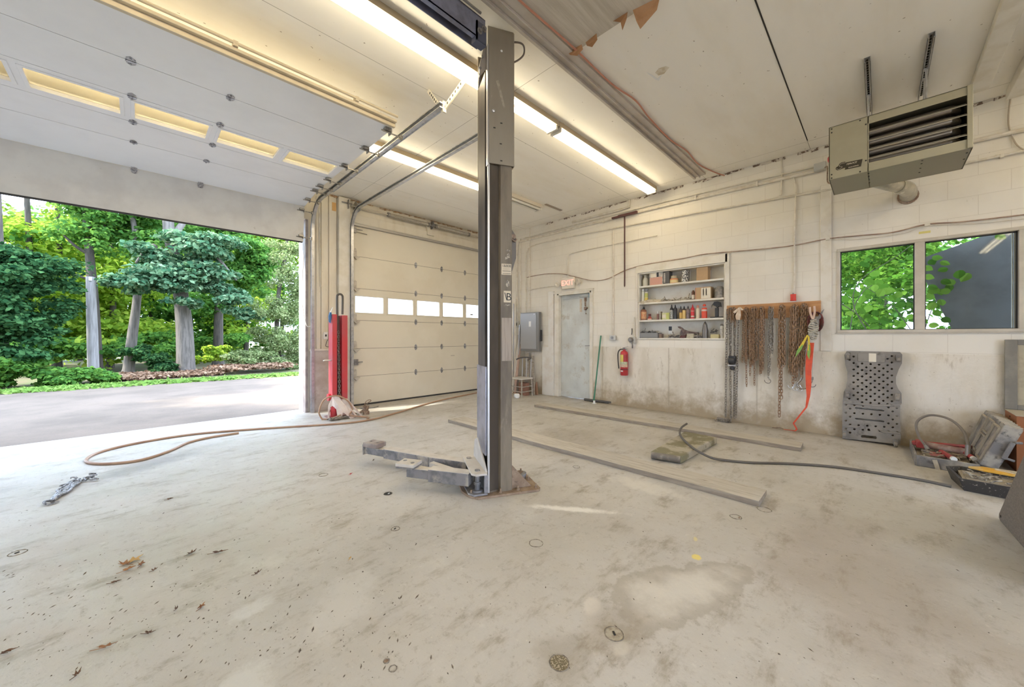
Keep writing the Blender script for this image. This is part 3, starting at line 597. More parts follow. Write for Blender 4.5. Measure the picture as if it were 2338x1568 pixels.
# pale utility pole
pl = thing('utility_pole', 'weathered pale grey utility pole standing in the woods edge', 'pole', (gb(214, 16.4)[0], 16.4, Gz))
p0 = gb(214, 16.4); p1 = at(207, 632, 16.4); G().tube([p0, ((p0[0] + p1[0]) / 2, 16.4, (p0[2] + p1[2]) / 2), p1], [.125, .115, .10], 14).build('pole', mat('weathered_pole', (.30, .29, .28), .8, col2=(.20, .19, .18), scale=3, stretch=(8, 8, .6)), pl, smooth=60)
G().box(p1[0] - .03, p1[0] + .03, 16.27, 16.30, p1[2] - .12, p1[2] - .02).build('cap_plate', OUTW, pl, smooth=0)
# ---- beyond the window in the block wall: grey sheet, vine and tree
SHEETM = mat('grey_scratched_sheet', (.09, .095, .105), .5, .1, col2=(.12, .127, .14), scale=3, dirt=(.16, .17, .19), dscale=2.2, dlo=.55, dhi=.85)
g = G(); P = [PX(2104, 590, 6.62), PX(2239, 541, 6.62), PX(2420, 470, 6.62), PX(2420, 1010, 6.62), PX(2300, 1010, 6.62), PX(2174, 753, 6.62), PX(2104, 624, 6.62)]
g.sheet(P, .01, n=(1, 0, 0)); tag(g.build('metal_sheet', SHEETM, smooth=0), 'large dark grey angular sheet leaning outside right window pane', 'panel')
vt = thing('climbing_vine', 'leafy climbing vine with round bright leaves just outside the window', 'vine', (6.7, .1, Gz))
stems = [[(2010, 800), (1950, 700), (1965, 640), (2040, 590), (2080, 560)], [(2110, 800), (2040, 700), (1975, 655)], [(1915, 690), (1960, 720), (2030, 790)], [(2100, 790), (2130, 700), (2170, 640), (2200, 620)], [(1940, 760), (1955, 690), (2000, 650), (2085, 690)]]
for i, s_ in enumerate(stems):
    pts = spline([PX(u, v, 6.45 + .08 * k + .05 * i) for k, (u, v) in enumerate(s_)], 6); G().tube(pts, [.006 * (1 - .6 * k / len(pts)) for k in range(len(pts))], 6).build('stem', BARK, vt, smooth=60)
g = G(); r_ = random.Random(3)
def vleaf(c, s, nrm):
    c = Vector(c); nrm = Vector(nrm).normalized(); a = Vector((0, r_.uniform(-1, 1), -r_.uniform(.2, 1))); a = (a - nrm * a.dot(nrm)).normalized(); b = nrm.cross(a)
    prof = [(-.5, 0), (-.42, .26), (-.15, .43), (.12, .40), (.35, .22), (.55, 0), (.35, -.22), (.12, -.40), (-.15, -.43), (-.42, -.26)]
    P = [c + a * (x * s) + b * (y * s) - nrm * (abs(y) * s * .18) for x, y in prof]; mid = [c + a * (x * s * .5) for x in (-.6, .2)]
    g.add(P + [c - a * 0 + nrm * .004], [(i, (i + 1) % 10, 10) for i in range(10)])
for s_ in stems:
    for k in range(13):
        t_ = r_.random() * (len(s_) - 1); i = int(t_); f = t_ - i; u = s_[i][0] * (1 - f) + s_[i + 1][0] * f + r_.uniform(-28, 28); v = s_[i][1] * (1 - f) + s_[i + 1][1] * f + r_.uniform(-26, 26)
        vleaf(PX(u, v, r_.uniform(6.45, 6.95) if u < 2090 else r_.uniform(6.45, 6.58)), r_.uniform(.07, .125), (-1, r_.uniform(-.6, .6), r_.uniform(.1, .9)))
for u, v in [(2128, 598), (2140, 588), (2158, 600), (2120, 612), (2122, 632), (2160, 643), (2130, 655), (2158, 665), (2125, 675), (2285, 540), (2150, 690), (2140, 715), (2160, 730), (2132, 742)]:
    vleaf(PX(u, v, 6.5), .085, (-1, r_.uniform(-.4, .4), r_.uniform(.1, .6)))
g.build('foliage', LEAF_V, vt, smooth=0)
def sb(Y, Z, X, r, rz=None): return (X, Y, Z, r * .8, r, rz or r)
tree('pale leafy tree a few metres outside window, blurred with light', [(10.5, 0.9, Gz), (10.4, 1.0, 2), (10.6, .8, 5)], .10, [sb(.2, 2.4, 9.5, 1.1), sb(1.2, 2.9, 9.8, 1.2), sb(-.8, 3.2, 9.6, 1.2), sb(.4, 3.9, 10, 1.4), sb(1.4, 1.5, 9.6, 1.0), sb(0, 1.0, 9.8, 1.0), sb(-1.4, 1.8, 10, 1.2)], 5200, .11, LEAF_V, seed=51, shell=.2)
tree('deep green tree farther out beyond window', [(14, 0, Gz), (14, 0, 3), (14, 0, 6)], .18, [sb(0, 2, 13.5, 2), sb(2, 3, 14, 2), sb(-2, 3, 14, 2.2), sb(0, 5, 14, 2.4), sb(-3, 1.2, 13.5, 1.6), sb(3, .8, 13, 1.8), sb(0, .8, 12, 1.6), sb(.5, 3.2, 12.4, 1.8), sb(-1.5, 1.8, 12.6, 1.8)], 9500, .17, LEAF_G, seed=52, shell=.3)

# ================================================================== OVERHEAD DOORS
def hinge_g(g, c, xdir, up, nrm, s=1., m=0):
    """diamond-shaped hinge plate pair with knuckle"""
    c, xdir, up, nrm = Vector(c), Vector(xdir), Vector(up), Vector(nrm)
    w, h = .026 * s, .062 * s
    P = [c + up * h, c + up * h * .55 + xdir * w, c - up * h * .55 + xdir * w, c - up * h, c - up * h * .55 - xdir * w, c + up * h * .55 - xdir * w]
    g.prism(P, nrm * .004, m); g.cyl(c - xdir * w * 1.15 + nrm * .006, c + xdir * w * 1.15 + nrm * .006, .007 * s, 8, m)
    for q in (.6, -.6): g.cyl(c + up * h * q + nrm * .003, c + up * h * q + nrm * .010, .007, 6, m)
SEALM = mat('joint_seal', (.13, .11, .09), .8)
def door_section(par, o, u, w, n, x0, x1, h, th, m, name='door_panel', win=None):
    """o: point on the lower edge plane, u: along height, n: inner face direction; x along X. win: list of (xa, xb, fa, fb)"""
    o, u, n = Vector(o), Vector(u).normalized(), Vector(n).normalized()
    def slab(g, xa, xb, a, b, d0=0., d1=None, mi=0):
        d1 = th if d1 is None else d1
        v = [Vector((x, 0, 0)) + o + u * q - n * d for x in (xa, xb) for q in (a, b) for d in (d0, d1)]
        g.add(v, [(0, 1, 3, 2), (4, 6, 7, 5), (0, 4, 5, 1), (2, 3, 7, 6), (0, 2, 6, 4), (1, 5, 7, 3)], mi)
    g = G()
    if not win: slab(g, x0, x1, 0.003, h - .003)
    else:
        fa, fb = win[0][2], win[0][3]; slab(g, x0, x1, .003, fa); slab(g, x0, x1, fb, h - .003)
        xs = [x0] + [q for w_ in win for q in w_[:2]] + [x1]
        for i in range(0, len(xs), 2): slab(g, xs[i], xs[i + 1], fa, fb)
    p = g.build(name, m, par, smooth=0)
    g = G(); slab(g, x0 + .002, x1 - .002, -.0028, .0028, .003, th - .004); g.build('joint_seal', SEALM, p, smooth=0)
    if win:
        for xa, xb, fa, fb in win:
            g = G(); e = .022
            for a, b, c_, d_ in ((xa - e, xb + e, fa - e, fa + .006), (xa - e, xb + e, fb - .006, fb + e), (xa - e, xa + .006, fa, fb), (xb - .006, xb + e, fa, fb)): slab(g, a, b, c_, d_, -.008, .002)
            g.build('window_frame', m, p, bev=.003, smooth=0)
            g = G(); slab(g, xa, xb, fa, fb, th * .6, th * .6 + .004); g.build('window_pane', win_mat, p, smooth=0)
    return p
FROST = bpy.data.materials.new('cloudy_pane'); FROST.use_nodes = True; nt = FROST.node_tree; nt.nodes.clear()
a_ = nt.nodes.new('ShaderNodeBsdfTransparent'); a_.inputs[0].default_value = (.90, .88, .82, 1); b_ = nt.nodes.new('ShaderNodeBsdfTranslucent'); b_.inputs[0].default_value = (.8, .78, .7, 1); c_ = nt.nodes.new('ShaderNodeMixShader'); c_.inputs[0].default_value = .35
nt.links.new(a_.outputs[0], c_.inputs[1]); nt.links.new(b_.outputs[0], c_.inputs[2]); o_ = nt.nodes.new('ShaderNodeOutputMaterial'); nt.links.new(c_.outputs[0], o_.inputs[0])
win_mat = FROST
# --- the open door, lying under the ceiling
od = thing('overhead_garage_door', 'open overhead garage door, grey-white panels with windows, lying along ceiling', 'garage door', (-.05, 6.3, 2.70))
X0, X1, ZD, TH = -1.98, 1.80, 3.32, .045
Ys = [3.47, 4.05, 4.64, 5.19, 5.72]
for i in range(4):
    win = None
    if i == 2: win = [(1.72 - .615 * k - .53, 1.72 - .615 * k, .09, .43) for k in range(6)][::-1]
    door_section(od, (0, Ys[i], ZD), (0, 1, 0), 0, (0, 0, -1), X0, X1, Ys[i + 1] - Ys[i], TH, GREYDOOR, win=win)
bend = (6.34, 3.235)
door_section(od, (0, Ys[4], ZD), (0, bend[0] - Ys[4], bend[1] - ZD), 0, (0, -.13, -1), X0, X1, math.hypot(bend[0] - Ys[4], ZD - bend[1]), TH, GREYDOOR)
door_section(od, (0, 6.40, 2.70), (0, bend[0] - 6.40, bend[1] - 2.70), 0, (0, -1, -.1), X0, X1, .54, TH, GREYDOOR_B)
g = G()
for x in (.56, -.05, -1.27):
    for y in Ys[1:]: hinge_g(g, (x, y, ZD - .001), (1, 0, 0), (0, 1, 0), (0, 0, -1), 1.0)
    hinge_g(g, (x, bend[0] - .01, bend[1] - .012), (1, 0, 0), Vector((0, .6, -.8)).normalized(), Vector((0, -.8, -.6)), 1.0)
hin = G()
k = 0
HINGEM = mat('hinge_metal', (.46, .46, .48), .35, .6, col2=(.16, .15, .16), scale=60)
for x in (.56, -.05):
    for y in Ys[1:] + [None]:
        h_ = G()
        if y is None: hinge_g(h_, (x, bend[0] - .012, bend[1] - .02), (1, 0, 0), Vector((0, .5, -.86)).normalized(), Vector((0, -.86, -.5)), 1.)
        else: hinge_g(h_, (x, y, ZD - .001), (1, 0, 0), (0, 1, 0), (0, 0, -1))
        h_.build('hinge', HINGEM, od)
g = G(); g.box(X0, X1 + .0, 3.435, 3.468, ZD - .012, ZD + .05); g.box(X0, X1, 3.40, 3.435, ZD + .025, ZD + .05); g.build('edge_strut', BEIGE, od, bev=.004, smooth=0)
g = G(); g.cyl((X0, 3.39, ZD + .075), (X1, 3.39, ZD + .075), .012, 10)
for x in (-.4, .5, 1.4): g.box(x - .015, x + .015, 3.38, 3.44, ZD + .05, ZD + .09)
g.build('lift_bar', BEIGE, od)
g = G(); g.box(X0 + .01, X1 - .01, 6.40, 6.425, 2.685, 2.703); g.build('bottom_seal', RUBBER, od, smooth=0)
ROLM = mat('roller_bracket', (.40, .38, .34), .45, .7, col2=(.25, .23, .2), scale=40)
for y, z in [(3.53, ZD), (4.05, ZD), (4.64, ZD), (5.19, ZD), (5.50, ZD), (5.72, ZD), (6.05, 3.28), (6.34, 3.20), (6.385, 2.80)]:
    g = G(); g.box(X1 - .07, X1 - .005, y - .03, y + .03, z - .028, z - .002); g.box(X1 - .012, X1 - .004, y - .035, y + .035, z - .055, z - .01); g.cyl((X1 - .10, y, z - .035), (X1 + .125, y, z - .035), .007, 8); g.cyl((X1 + .10, y, z - .035), (X1 + .122, y, z - .035), .023, 14)
    g.build('roller_bracket', ROLM, od)
g = G(); g.tube([(X1 - .02, 6.385, 2.80), (X1 - .015, 6.40, 3.35)], .003, 6); g.build('lift_cable', STEELD, od)
# tracks of the open door
def track(label, xt, ytrk, zt, yend, rad, drop0, name='door_track', hang=True):
    """C section rail: vertical leg, quarter bend, horizontal run"""
    t_ = thing(name, label, 'door track', (xt, ytrk, drop0))
    path = [(ytrk, drop0), (ytrk, zt - rad)] + [(ytrk - rad + rad * math.cos(a), zt - rad + rad * math.sin(a)) for a in [R(q) for q in range(10, 91, 10)]] + [(yend, zt)]
    sec = [(.022, -.026), (-.022, -.026), (-.022, .026), (.022, .026), (.022, .016), (-.012 + .0, .016), (-.012, -.016), (.022, -.016)]
    vs = []; n = len(path)
    for i, (y, z) in enumerate(path):
        a = path[min(i + 1, n - 1)]; b = path[max(i - 1, 0)]; d = Vector((0, a[0] - b[0], a[1] - b[1])).normalized(); nn = Vector((0, -d.z, d.y))
        for (p, q) in sec: vs.append(Vector((xt, y, z)) + Vector((-p, 0, 0)) + nn * q)
    k = len(sec); fs = [(i * k + j, i * k + (j + 1) % k, (i + 1) * k + (j + 1) % k, (i + 1) * k + j) for i in range(n - 1) for j in range(k)]; fs += [tuple(range(k))[::-1], tuple(range((n - 1) * k, n * k))]
    g = G(); g.add(vs, fs); g.build('rail', GALV, t_, smooth=30); return t_
t1 = track('galvanised track of the open door curving from right jamb up under the ceiling', 1.945, 6.44, 3.335, 2.84, .42, .0)
g = G(); g.box(1.965, 1.972, 2.86, 5.6, 3.30, 3.38); g.build('angle_brace', GALV, t1, smooth=0)
PERF = mat('painted_perforated_angle', (.70, .65, .54), .5)
for (a, b) in [((1.965, 2.86, 3.30), (1.965, 3.10, ZC)), ((1.965, 2.86, 3.30), (2.10, 2.66, ZC))]:
    g = G(); g.bar(a, b, .006, .036); A_, B_ = Vector(a), Vector(b)
    g.bar(A_ + Vector((.015, 0, 0)), B_ + Vector((.015, 0, 0)), .03, .005)
    for q in range(1, 9): p = A_.lerp(B_, q / 9.5); g.ob(p + Vector((-.004, 0, 0)), .004, .011, .02, m=1)
    g.build('hanger_angle', [PERF, DARK], t1, smooth=0)
g = G(); g.box(1.955, 1.99, 2.835, 2.85, 3.28, 3.38); g.build('end_plate', PERF, t1, smooth=0)
t2 = track('pale steel track rising beside the closed door and running toward the lift post', 2.56, 6.42, 3.37, 2.75, .34, .05)
g = G(); g.box(2.575, 2.582, 2.9, 6.2, 3.37, 3.40); g.bar((2.575, 6.10, 3.33), (2.575, 6.44, 3.33), .006, .05); g.build('angle_brace', GALV, t2, smooth=0)
g = G(); g.bar((2.578, 2.8, 3.37), (2.578, 2.95, ZC), .006, .03); g.build('hanger_angle', PERF, t2, smooth=0)
# --- the closed door
cd = thing('overhead_garage_door', 'closed cream overhead garage door with a row of small windows', 'garage door', ((FL + FR) / 2, 6.5, 0))
WHITEPANE = bpy.data.materials.new('bright_frosted_pane'); WHITEPANE.use_nodes = True; nt = WHITEPANE.node_tree; nt.nodes.clear()
b_ = nt.nodes.new('ShaderNodeBsdfTranslucent'); b_.inputs[0].default_value = (.95, .97, 1, 1); a_ = nt.nodes.new('ShaderNodeBsdfTransparent'); c_ = nt.nodes.new('ShaderNodeMixShader'); c_.inputs[0].default_value = .5
nt.links.new(a_.outputs[0], c_.inputs[1]); nt.links.new(b_.outputs[0], c_.inputs[2]); o_ = nt.nodes.new('ShaderNodeOutputMaterial'); nt.links.new(c_.outputs[0], o_.inputs[0])
win_mat = WHITEPANE
zs = [.025, .515, 1.008, 1.505, 2.069, 2.632, 3.187]; YD = 6.53
for i in range(6):
    win = [(2.655 + .6135 * k, 2.655 + .6135 * k + .53, .135, .43) for k in range(5)] if i == 3 else None
    door_section(cd, (0, YD, zs[i]), (0, 0, 1), 0, (0, -1, 0), FL + .01, FR - .01, zs[i + 1] - zs[i], .045, CREAMDOOR, win=win)
for x in (3.856, 4.466, 5.08):
    for z in zs[1:6]:
        h_ = G(); hinge_g(h_, (x, YD - .001, z), (1, 0, 0), (0, 0, 1), (0, -1, 0), 1.); h_.build('hinge', HINGEM, cd)
for z in zs[1:6]:
    g = G(); g.prism([(2.66, YD - .001, z + .14), (2.685, YD - .001, z + .12), (2.69, YD - .001, z), (2.63, YD - .001, z), (2.635, YD - .001, z + .12)], (0, -.004, 0)); g.prism([(2.61, YD - .004, z - .015), (2.73, YD - .004, z - .015), (2.67, YD - .004, z - .07)], (0, -.05, 0)); g.box(2.60, 2.73, YD - .06, YD - .002, z - .018, z - .010)
    g.build('roller_bracket', mat('end_hinge', (.56, .51, .43), .5, .2, col2=(.4, .35, .3), scale=20), cd, smooth=0)
g = G(); g.box(2.62, 2.67, YD - .04, YD, 3.03, 3.12); g.cyl((2.6, YD - .03, 3.10), (2.78, YD - .03, 3.10), .006); g.cyl((2.6, YD - .03, 3.06), (2.86, YD - .03, 3.04), .006); g.build('top_roller', STEELD, cd)
g = G(); g.box(2.61, 2.70, YD - .045, YD, .72, .82); g.cyl((2.70, YD - .03, .77), (2.78, YD - .03, .77), .012); g.build('slide_lock', STEELD, cd, bev=.003)
g = G(); g.box(FL + .03, FR - .03, YD - .05, YD - .004, 3.155, 3.20); g.build('strut', mat('strut_grey', (.40, .38, .35), .45, .5), cd, bev=.006, smooth=0)
g = G(); g.box(4.70, 4.80, YD - .003, YD, .80, .82); g.build('maker_plate', mat('faded_plate', (.50, .45, .37), .5), cd, smooth=0)
G().box(FL + .01, FR - .01, YD - .01, YD + .03, .0, .026).build('bottom_seal', RUBBER, cd, smooth=0)
g = G(); g.box(5.25, 5.33, YD + .02, YD + .028, 1.70, 1.73); g.build('sticker', mat('grey_sticker', (.35, .36, .38), .6), cd, smooth=0)
# torsion springs over the closed door
ts = thing('torsion_spring_shaft', 'counterbalance shaft with two long coil springs above the closed door', 'spring shaft', (4.15, 6.44, 3.45))
G().cyl((2.56, 6.44, 3.47), (5.80, 6.44, 3.47), .013, 12).build('shaft', mat('shaft', (.55, .50, .42), .4, .4), ts)
SPR = mat('coil_spring', (.44, .40, .33), .5, .3, col2=(.34, .30, .25), scale=50)
for a, b in ((3.24, 4.10), (4.26, 5.12)):
    n = int((b - a) / .016); pts = []; rr = []
    for i in range(n * 2): pts.append((a + (b - a) * i / (n * 2 - 1), 6.44, 3.47)); rr.append(.034 if i % 2 else .028)
    G().tube(pts, rr, 12).build('coil', SPR, ts, smooth=20)
    for x in (a, b): G().cyl((x - .02, 6.44, 3.47), (x + .02, 6.44, 3.47), .04, 12).build('winding_cone', STEELD, ts)
g = G(); g.box(4.10, 4.26, 6.49, 6.545, 3.28, 3.56); g.build('mounting_pad', BOARD, ts, smooth=0)
g = G(); g.box(4.17, 4.19, 6.40, 6.49, 3.40, 3.55); g.cyl((4.15, 6.44, 3.47), (4.22, 6.44, 3.47), .045, 12); g.tube([(4.18, 6.40, 3.52), (4.20, 6.38, 3.46), (4.30, 6.40, 3.43)], .008, 6); g.build('centre_bearing', STEELD, ts)
g = G(); g.lathe([(.03, -.03), (.085, -.028), (.075, -.015), (.068, 0), (.075, .015), (.085, .028), (.03, .03)], (2.66, 6.44, 3.47), 20, rot=Matrix.Rotation(R(90), 3, 'Y')); g.build('cable_drum', mat('drum', (.45, .42, .37), .4, .6), ts)
g = G(); g.cyl((2.40, 6.43, 3.49), (2.58, 6.43, 3.49), .01); g.box(2.50, 2.51, 6.40, 6.46, 3.40, 3.55); g.build('end_bearing', STEELD, ts)

# ================================================================== FLUORESCENT FIXTURES
TUBE = emit('fluorescent_tube', (1, .87, .61), TUBE_E)
TUBEOFF = mat('dead_tube', (.74, .72, .66), .3)
FIXM = mat('beige_fixture', (.46, .38, .26), .5)
FIXW = mat('cream_fixture', (.66, .60, .50), .5)
def fixture(x0, x1, y, label, lit=True, m=None, w=.16):
    t_ = thing('fluorescent_fixture', label, 'ceiling light', ((x0 + x1) / 2, y, ZC - .12), 'bare-tube fluorescent fixtures' if lit else None)
    zb = ZC - .062
    g = G(); g.prism([(x0, y - w / 2 + .01, ZC), (x0, y - w / 2, zb), (x0, y + w / 2, zb), (x0, y + w / 2 - .01, ZC)], (x1 - x0, 0, 0)); g.build('housing', m or FIXM, t_, smooth=0)
    for s in (-1, 1):
        yy = y + s * .045; g = G(); g.cyl((x0 + .045, yy, zb - .022), (x1 - .045, yy, zb - .022), .019, 14); g.build('tube', TUBE if lit else TUBEOFF, t_)
    for x in (x0 + .03, x1 - .03):
        g = G(); g.box(x - .014, x + .014, y - .07, y + .07, zb - .045, zb); g.build('lamp_holder', WHITE, t_, bev=.004, smooth=0)
    return t_
fixture(3.27, 5.78, 2.585, 'lit twin-tube light nearest the block wall, in row beside the lift post')
fixture(.75, 3.26, 2.585, 'lit twin-tube light running behind top of lift post, middle of front row')
fixture(-1.77, .74, 2.585, 'lit twin-tube light at the far left end of the front row')
fixture(1.50, 3.98, 4.40, 'lit twin-tube light between the open door and lift post, back row')
fixture(-.98, 1.49, 4.40, 'lit twin-tube light hidden above the open garage door, back row')
fixture(4.0, 5.13, 4.40, 'unlit short cream twin-tube fixture at the end of the back row', lit=False, m=FIXW)
for x, l in ((-4.2, 'first from the left wall'), (-1.7, 'second from the left wall'), (.8, 'third from the left wall'), (3.3, 'the one nearest the block wall')):
    fixture(x, x + 2.45, -2.0, 'unseen twin-tube fill light added behind the camera, ' + l)  # unseen row added to brighten the ceiling and block wall

# ================================================================== TWO-POST LIFT
LA = R(-26.5)                                    # the post stands turned to the room
E1 = Vector((math.cos(LA), math.sin(LA), 0)); E2 = Vector((-math.sin(LA), math.cos(LA), 0))
O = Vector((1.885, 2.132, 0))                    # foot of the post's front-left edge
def L(a, b, z): return O + E1 * a + E2 * b + Vector((0, 0, z))
LR = Matrix((E1, E2, Vector((0, 0, 1)))).transposed()
lift = thing('vehicle_lift_post', 'tall dark steel post of two-post car lift bolted to the concrete floor', 'car lift', tuple(L(.1, .16, 0)))
POSTD = mat('lift_navy_dusty', (.125, .10, .072), .6, .0, col2=(.21, .172, .12), scale=2.5, dirt=(.27, .22, .16), dscale=6, stretch=(3, 3, .5))
POSTG = mat('lift_taupe', (.28, .245, .19), .42, .1, col2=(.25, .215, .17), scale=1.6, dirt=(.36, .31, .25), dscale=8, dlo=.66, dhi=.72, stretch=(3, 3, .6))
POSTB = mat('lift_blue_edge', (.36, .36, .42), .35, .4, col2=(.18, .18, .22), scale=5, dirt=(.3, .26, .22), dscale=20)
BRIGHT = mat('lift_bright_edge', (.62, .62, .63), .3, .6)
LIFTB = mat('lift_beam_blue', (.24, .26, .36), .45, .3, col2=(.17, .17, .22), scale=8)
RUSTP = mat('rusty_base', (.27, .19, .13), .8, .1, col2=(.36, .27, .19), scale=14, dirt=(.15, .10, .07), dscale=25, bmp=.4)
ARMM = mat('dusty_arm_steel', (.27, .26, .27), .5, .4, col2=(.17, .17, .18), scale=9, dirt=(.45, .41, .36), dscale=5, dlo=.5, dhi=.66)
ARMT = mat('dust_topped_steel', (.60, .56, .51), .75, 0, col2=(.52, .48, .43), scale=8)
def lbox(g, a0, a1, b0, b1, z0, z1, m=0):
    g.prism([L(a0, b0, z0), L(a1, b0, z0), L(a1, b1, z0), L(a0, b1, z0)], (0, 0, z1 - z0), m)
def lpr(g, pts, z0, z1, m=0): g.prism([L(a, b, z0) for a, b in pts], (0, 0, z1 - z0), m)
# column: C section open to the left, with a fluted front flange
g = G()
sec = [(.0, .0), (.0, -.004), (.008, -.008), (.085, -.008), (.095, .0), (.183, .0), (.190, .008), (.190, .300), (.183, .308), (.0, .308), (.0, .298), (.180, .298), (.180, .010), (.10, .010), (.088, .020), (.0, .020)]
sec = [(.0, .0), (.085, .022), (.098, -.004), (.186, -.004), (.192, .004), (.192, .306), (.186, .312), (.0, .312), (.0, .302), (.180, .302), (.180, .010), (.104, .008), (.090, .034), (.0, .012)]
lpr(g, sec, .018, 3.575); g.build('column', POSTD, lift, smooth=20)
g = G(); lpr(g, [(.012, .0005), (.085, .0195), (.086, .0225), (.012, .004)], .03, 2.54); g.build('flute_shade', mat('flute_shade_brown', (.058, .043, .030), .8, .0, col2=(.10, .078, .055), scale=3, stretch=(2, 2, .4)), lift, smooth=0)  # thin plate over the flute; recess shade is put into its colour
g = G(); lbox(g, -.006, .010, -.006, .012, .02, 2.60); g.build('front_edge', BRIGHT, lift, bev=.003, smooth=0)
g = G(); lbox(g, -.004, .012, .30, .318, .02, 3.5); g.build('rear_edge', POSTB, lift, smooth=0)
g = G(); lbox(g, .02, .15, .03, .29, .45, 3.35); lbox(g, -.014, .03, .05, .27, .60, 3.28); g.build('carriage_slide', mat('carriage_dark', (.05, .042, .04), .5, .3, col2=(.10, .08, .07), scale=4, stretch=(1, 1, .4)), lift, smooth=0)
g = G(); lbox(g, -.018, -.006, .02, .30, 0.30, .985); g.build('slide_plate', POSTB, lift, smooth=0)
# upper sleeve
g = G(); lpr(g, [(-.008, -.020), (.196, -.020), (.208, -.008), (.208, .32), (-.008, .32), (-.008, .31), (.198, .31), (.198, -.010), (-.008, -.010)], 2.545, 3.588); up = g.build('upper_sleeve', POSTG, lift, bev=.002, smooth=0)
g = G(); lbox(g, -.012, .0, -.02, .02, 2.53, 3.45); g.build('sleeve_lip', BRIGHT, lift, smooth=0)
for a, z in ((.09, 2.86), (.035, 2.815), (.085, 2.70), (.09, 2.57)):
    g = G(); lbox(g, a, a + .016, -.0235, -.019, z, z + .006); g.build('slot', DARK, up, smooth=0)
g = G(); g.lathe([(.0, 0), (.013, .001), (.011, .009), (.0, .012)], L(.035, -.020, 2.945), 12, rot=Matrix.Rotation(LA, 3, 'Z') @ Matrix.Rotation(R(90), 3, 'X')); g.build('bolt', BRIGHT, up)
g = G(); g.lathe([(.0, 0), (.009, .001), (.0, .002)], L(.10, -.020, 3.42), 12, rot=Matrix.Rotation(LA, 3, 'Z') @ Matrix.Rotation(R(90), 3, 'X')); g.build('bolt', OUTW, up)
g = G(); g.sheet([L(.055, -.0205, 3.18), L(.075, -.0205, 3.19), L(.13, -.0205, 2.99), L(.115, -.0205, 2.98)], .0006, n=-E2); g.build('scrape_mark', mat('scraped_paint', (.42, .37, .29), .5, col2=(.3, .26, .2), scale=30), up, smooth=0)
# cable loop behind the head
g = G(); g.tube(spline([L(.12, .10, 3.57), L(.24, .05, 3.575), L(.30, .04, 3.56), L(.31, .05, 3.50), L(.27, .06, 3.45), L(.20, .06, 3.40)], 6), .007, 8); g.build('cable_loop', mat('grey_cable', (.16, .13, .11), .5), lift)
# head bracket with pulley opening
g = G(); g.prism([L(-.012, .01, 3.28), L(-.012, .01, 3.55), L(-.065, .01, 3.30), L(-.07, .01, 3.20)], E2 * .012); g.build('head_bracket', mat('head_bracket', (.36, .33, .29), .4, .4), lift, bev=.002, smooth=0)
for q in ((-.03, 3.44), (-.045, 3.36), (-.062, 3.27), (-.064, 3.22)):
    g = G(); g.lathe([(.009, 0), (.009, .008), (.0, .009)], L(q[0], .01, q[1]), 8, rot=Matrix.Rotation(LA, 3, 'Z') @ Matrix.Rotation(R(90), 3, 'X')); g.build('bolt', STEELD, lift)
# sloped lock cover on the back of the web
g = G(); g.prism([L(.19, .10, 2.09), L(.225, .10, 2.09), L(.262, .10, 2.04), L(.262, .10, 1.86), L(.215, .10, 1.71), L(.19, .10, 1.70)], E2 * .12); lc = g.build('lock_cover', mat('lock_cover', (.15, .13, .105), .5), lift, bev=.004, smooth=0)
g = G(); g.cyl(L(.235, .085, 2.03), L(.235, .10, 2.03), .02, 12); g.tube([L(.215, .09, 2.01), L(.245, .085, 1.99), L(.262, .09, 2.01)], .008, 6); g.build('lock_lever', RUSTM, lc)
# stickers
def decal(name, a0, a1, z0, z1, m, b=-.0065):
    g = G(); lbox(g, a0, a1, b, b + .0025, z0, z1); return g.build(name, m, lift, smooth=0)
STK = mat('cream_sticker', (.66, .57, .42), .6); INK = mat('black_ink', (.03, .028, .025), .6)
s1 = decal('serial_sticker', .104, .184, 1.70, 1.785, STK)
def ltext(b, size, a, z, par, m=INK, bb=-.0075, shear=0.):
    return text('lettering', b, size, L(a, bb, z), (R(90), 0, LA), m, par, .0003, shear)
ltext('1&808', .028, .144, 1.768, s1); ltext('SAFETY', .016, .144, 1.744, s1, mat('faded_ink', (.40, .33, .24), .6))
for z in (1.727, 1.708): g = G(); lbox(g, .112, .178, -.0075, -.0062, z, z + .003); g.build('printed_line', INK, s1, smooth=0)
s2 = decal('number_sticker', .122, .180, 1.485, 1.575, STK); ltext('\\', .085, .138, 1.528, s2); ltext('B', .082, .162, 1.526, s2)
for k, (a, z, w, h) in enumerate([(.13, 1.82, .02, .02), (.146, 1.83, .025, .04), (.14, 1.885, .035, .012), (.138, 1.61, .03, .05), (.128, 1.46, .05, .012)]):
    P = [L(a + dx * w, -.0062, z + dz * h) for dx, dz in ((0, 0), (.5, -.1), (1, .15), (.9, .8), (.45, 1), (.1, .7))]; g = G(); g.sheet(P, .0008, n=-E2); g.build('paint_scuff', mat('cream_scuff', (.50, .44, .34), .7, col2=(.2, .18, .15), scale=90, lo=.45, hi=.5), lift, smooth=0)
decal('primer_patch', .106, .186, 1.03, 1.365, mat('bare_primer', (.36, .30, .24), .6, col2=(.27, .22, .18), scale=9, stretch=(8, 8, .5)), -.0055)
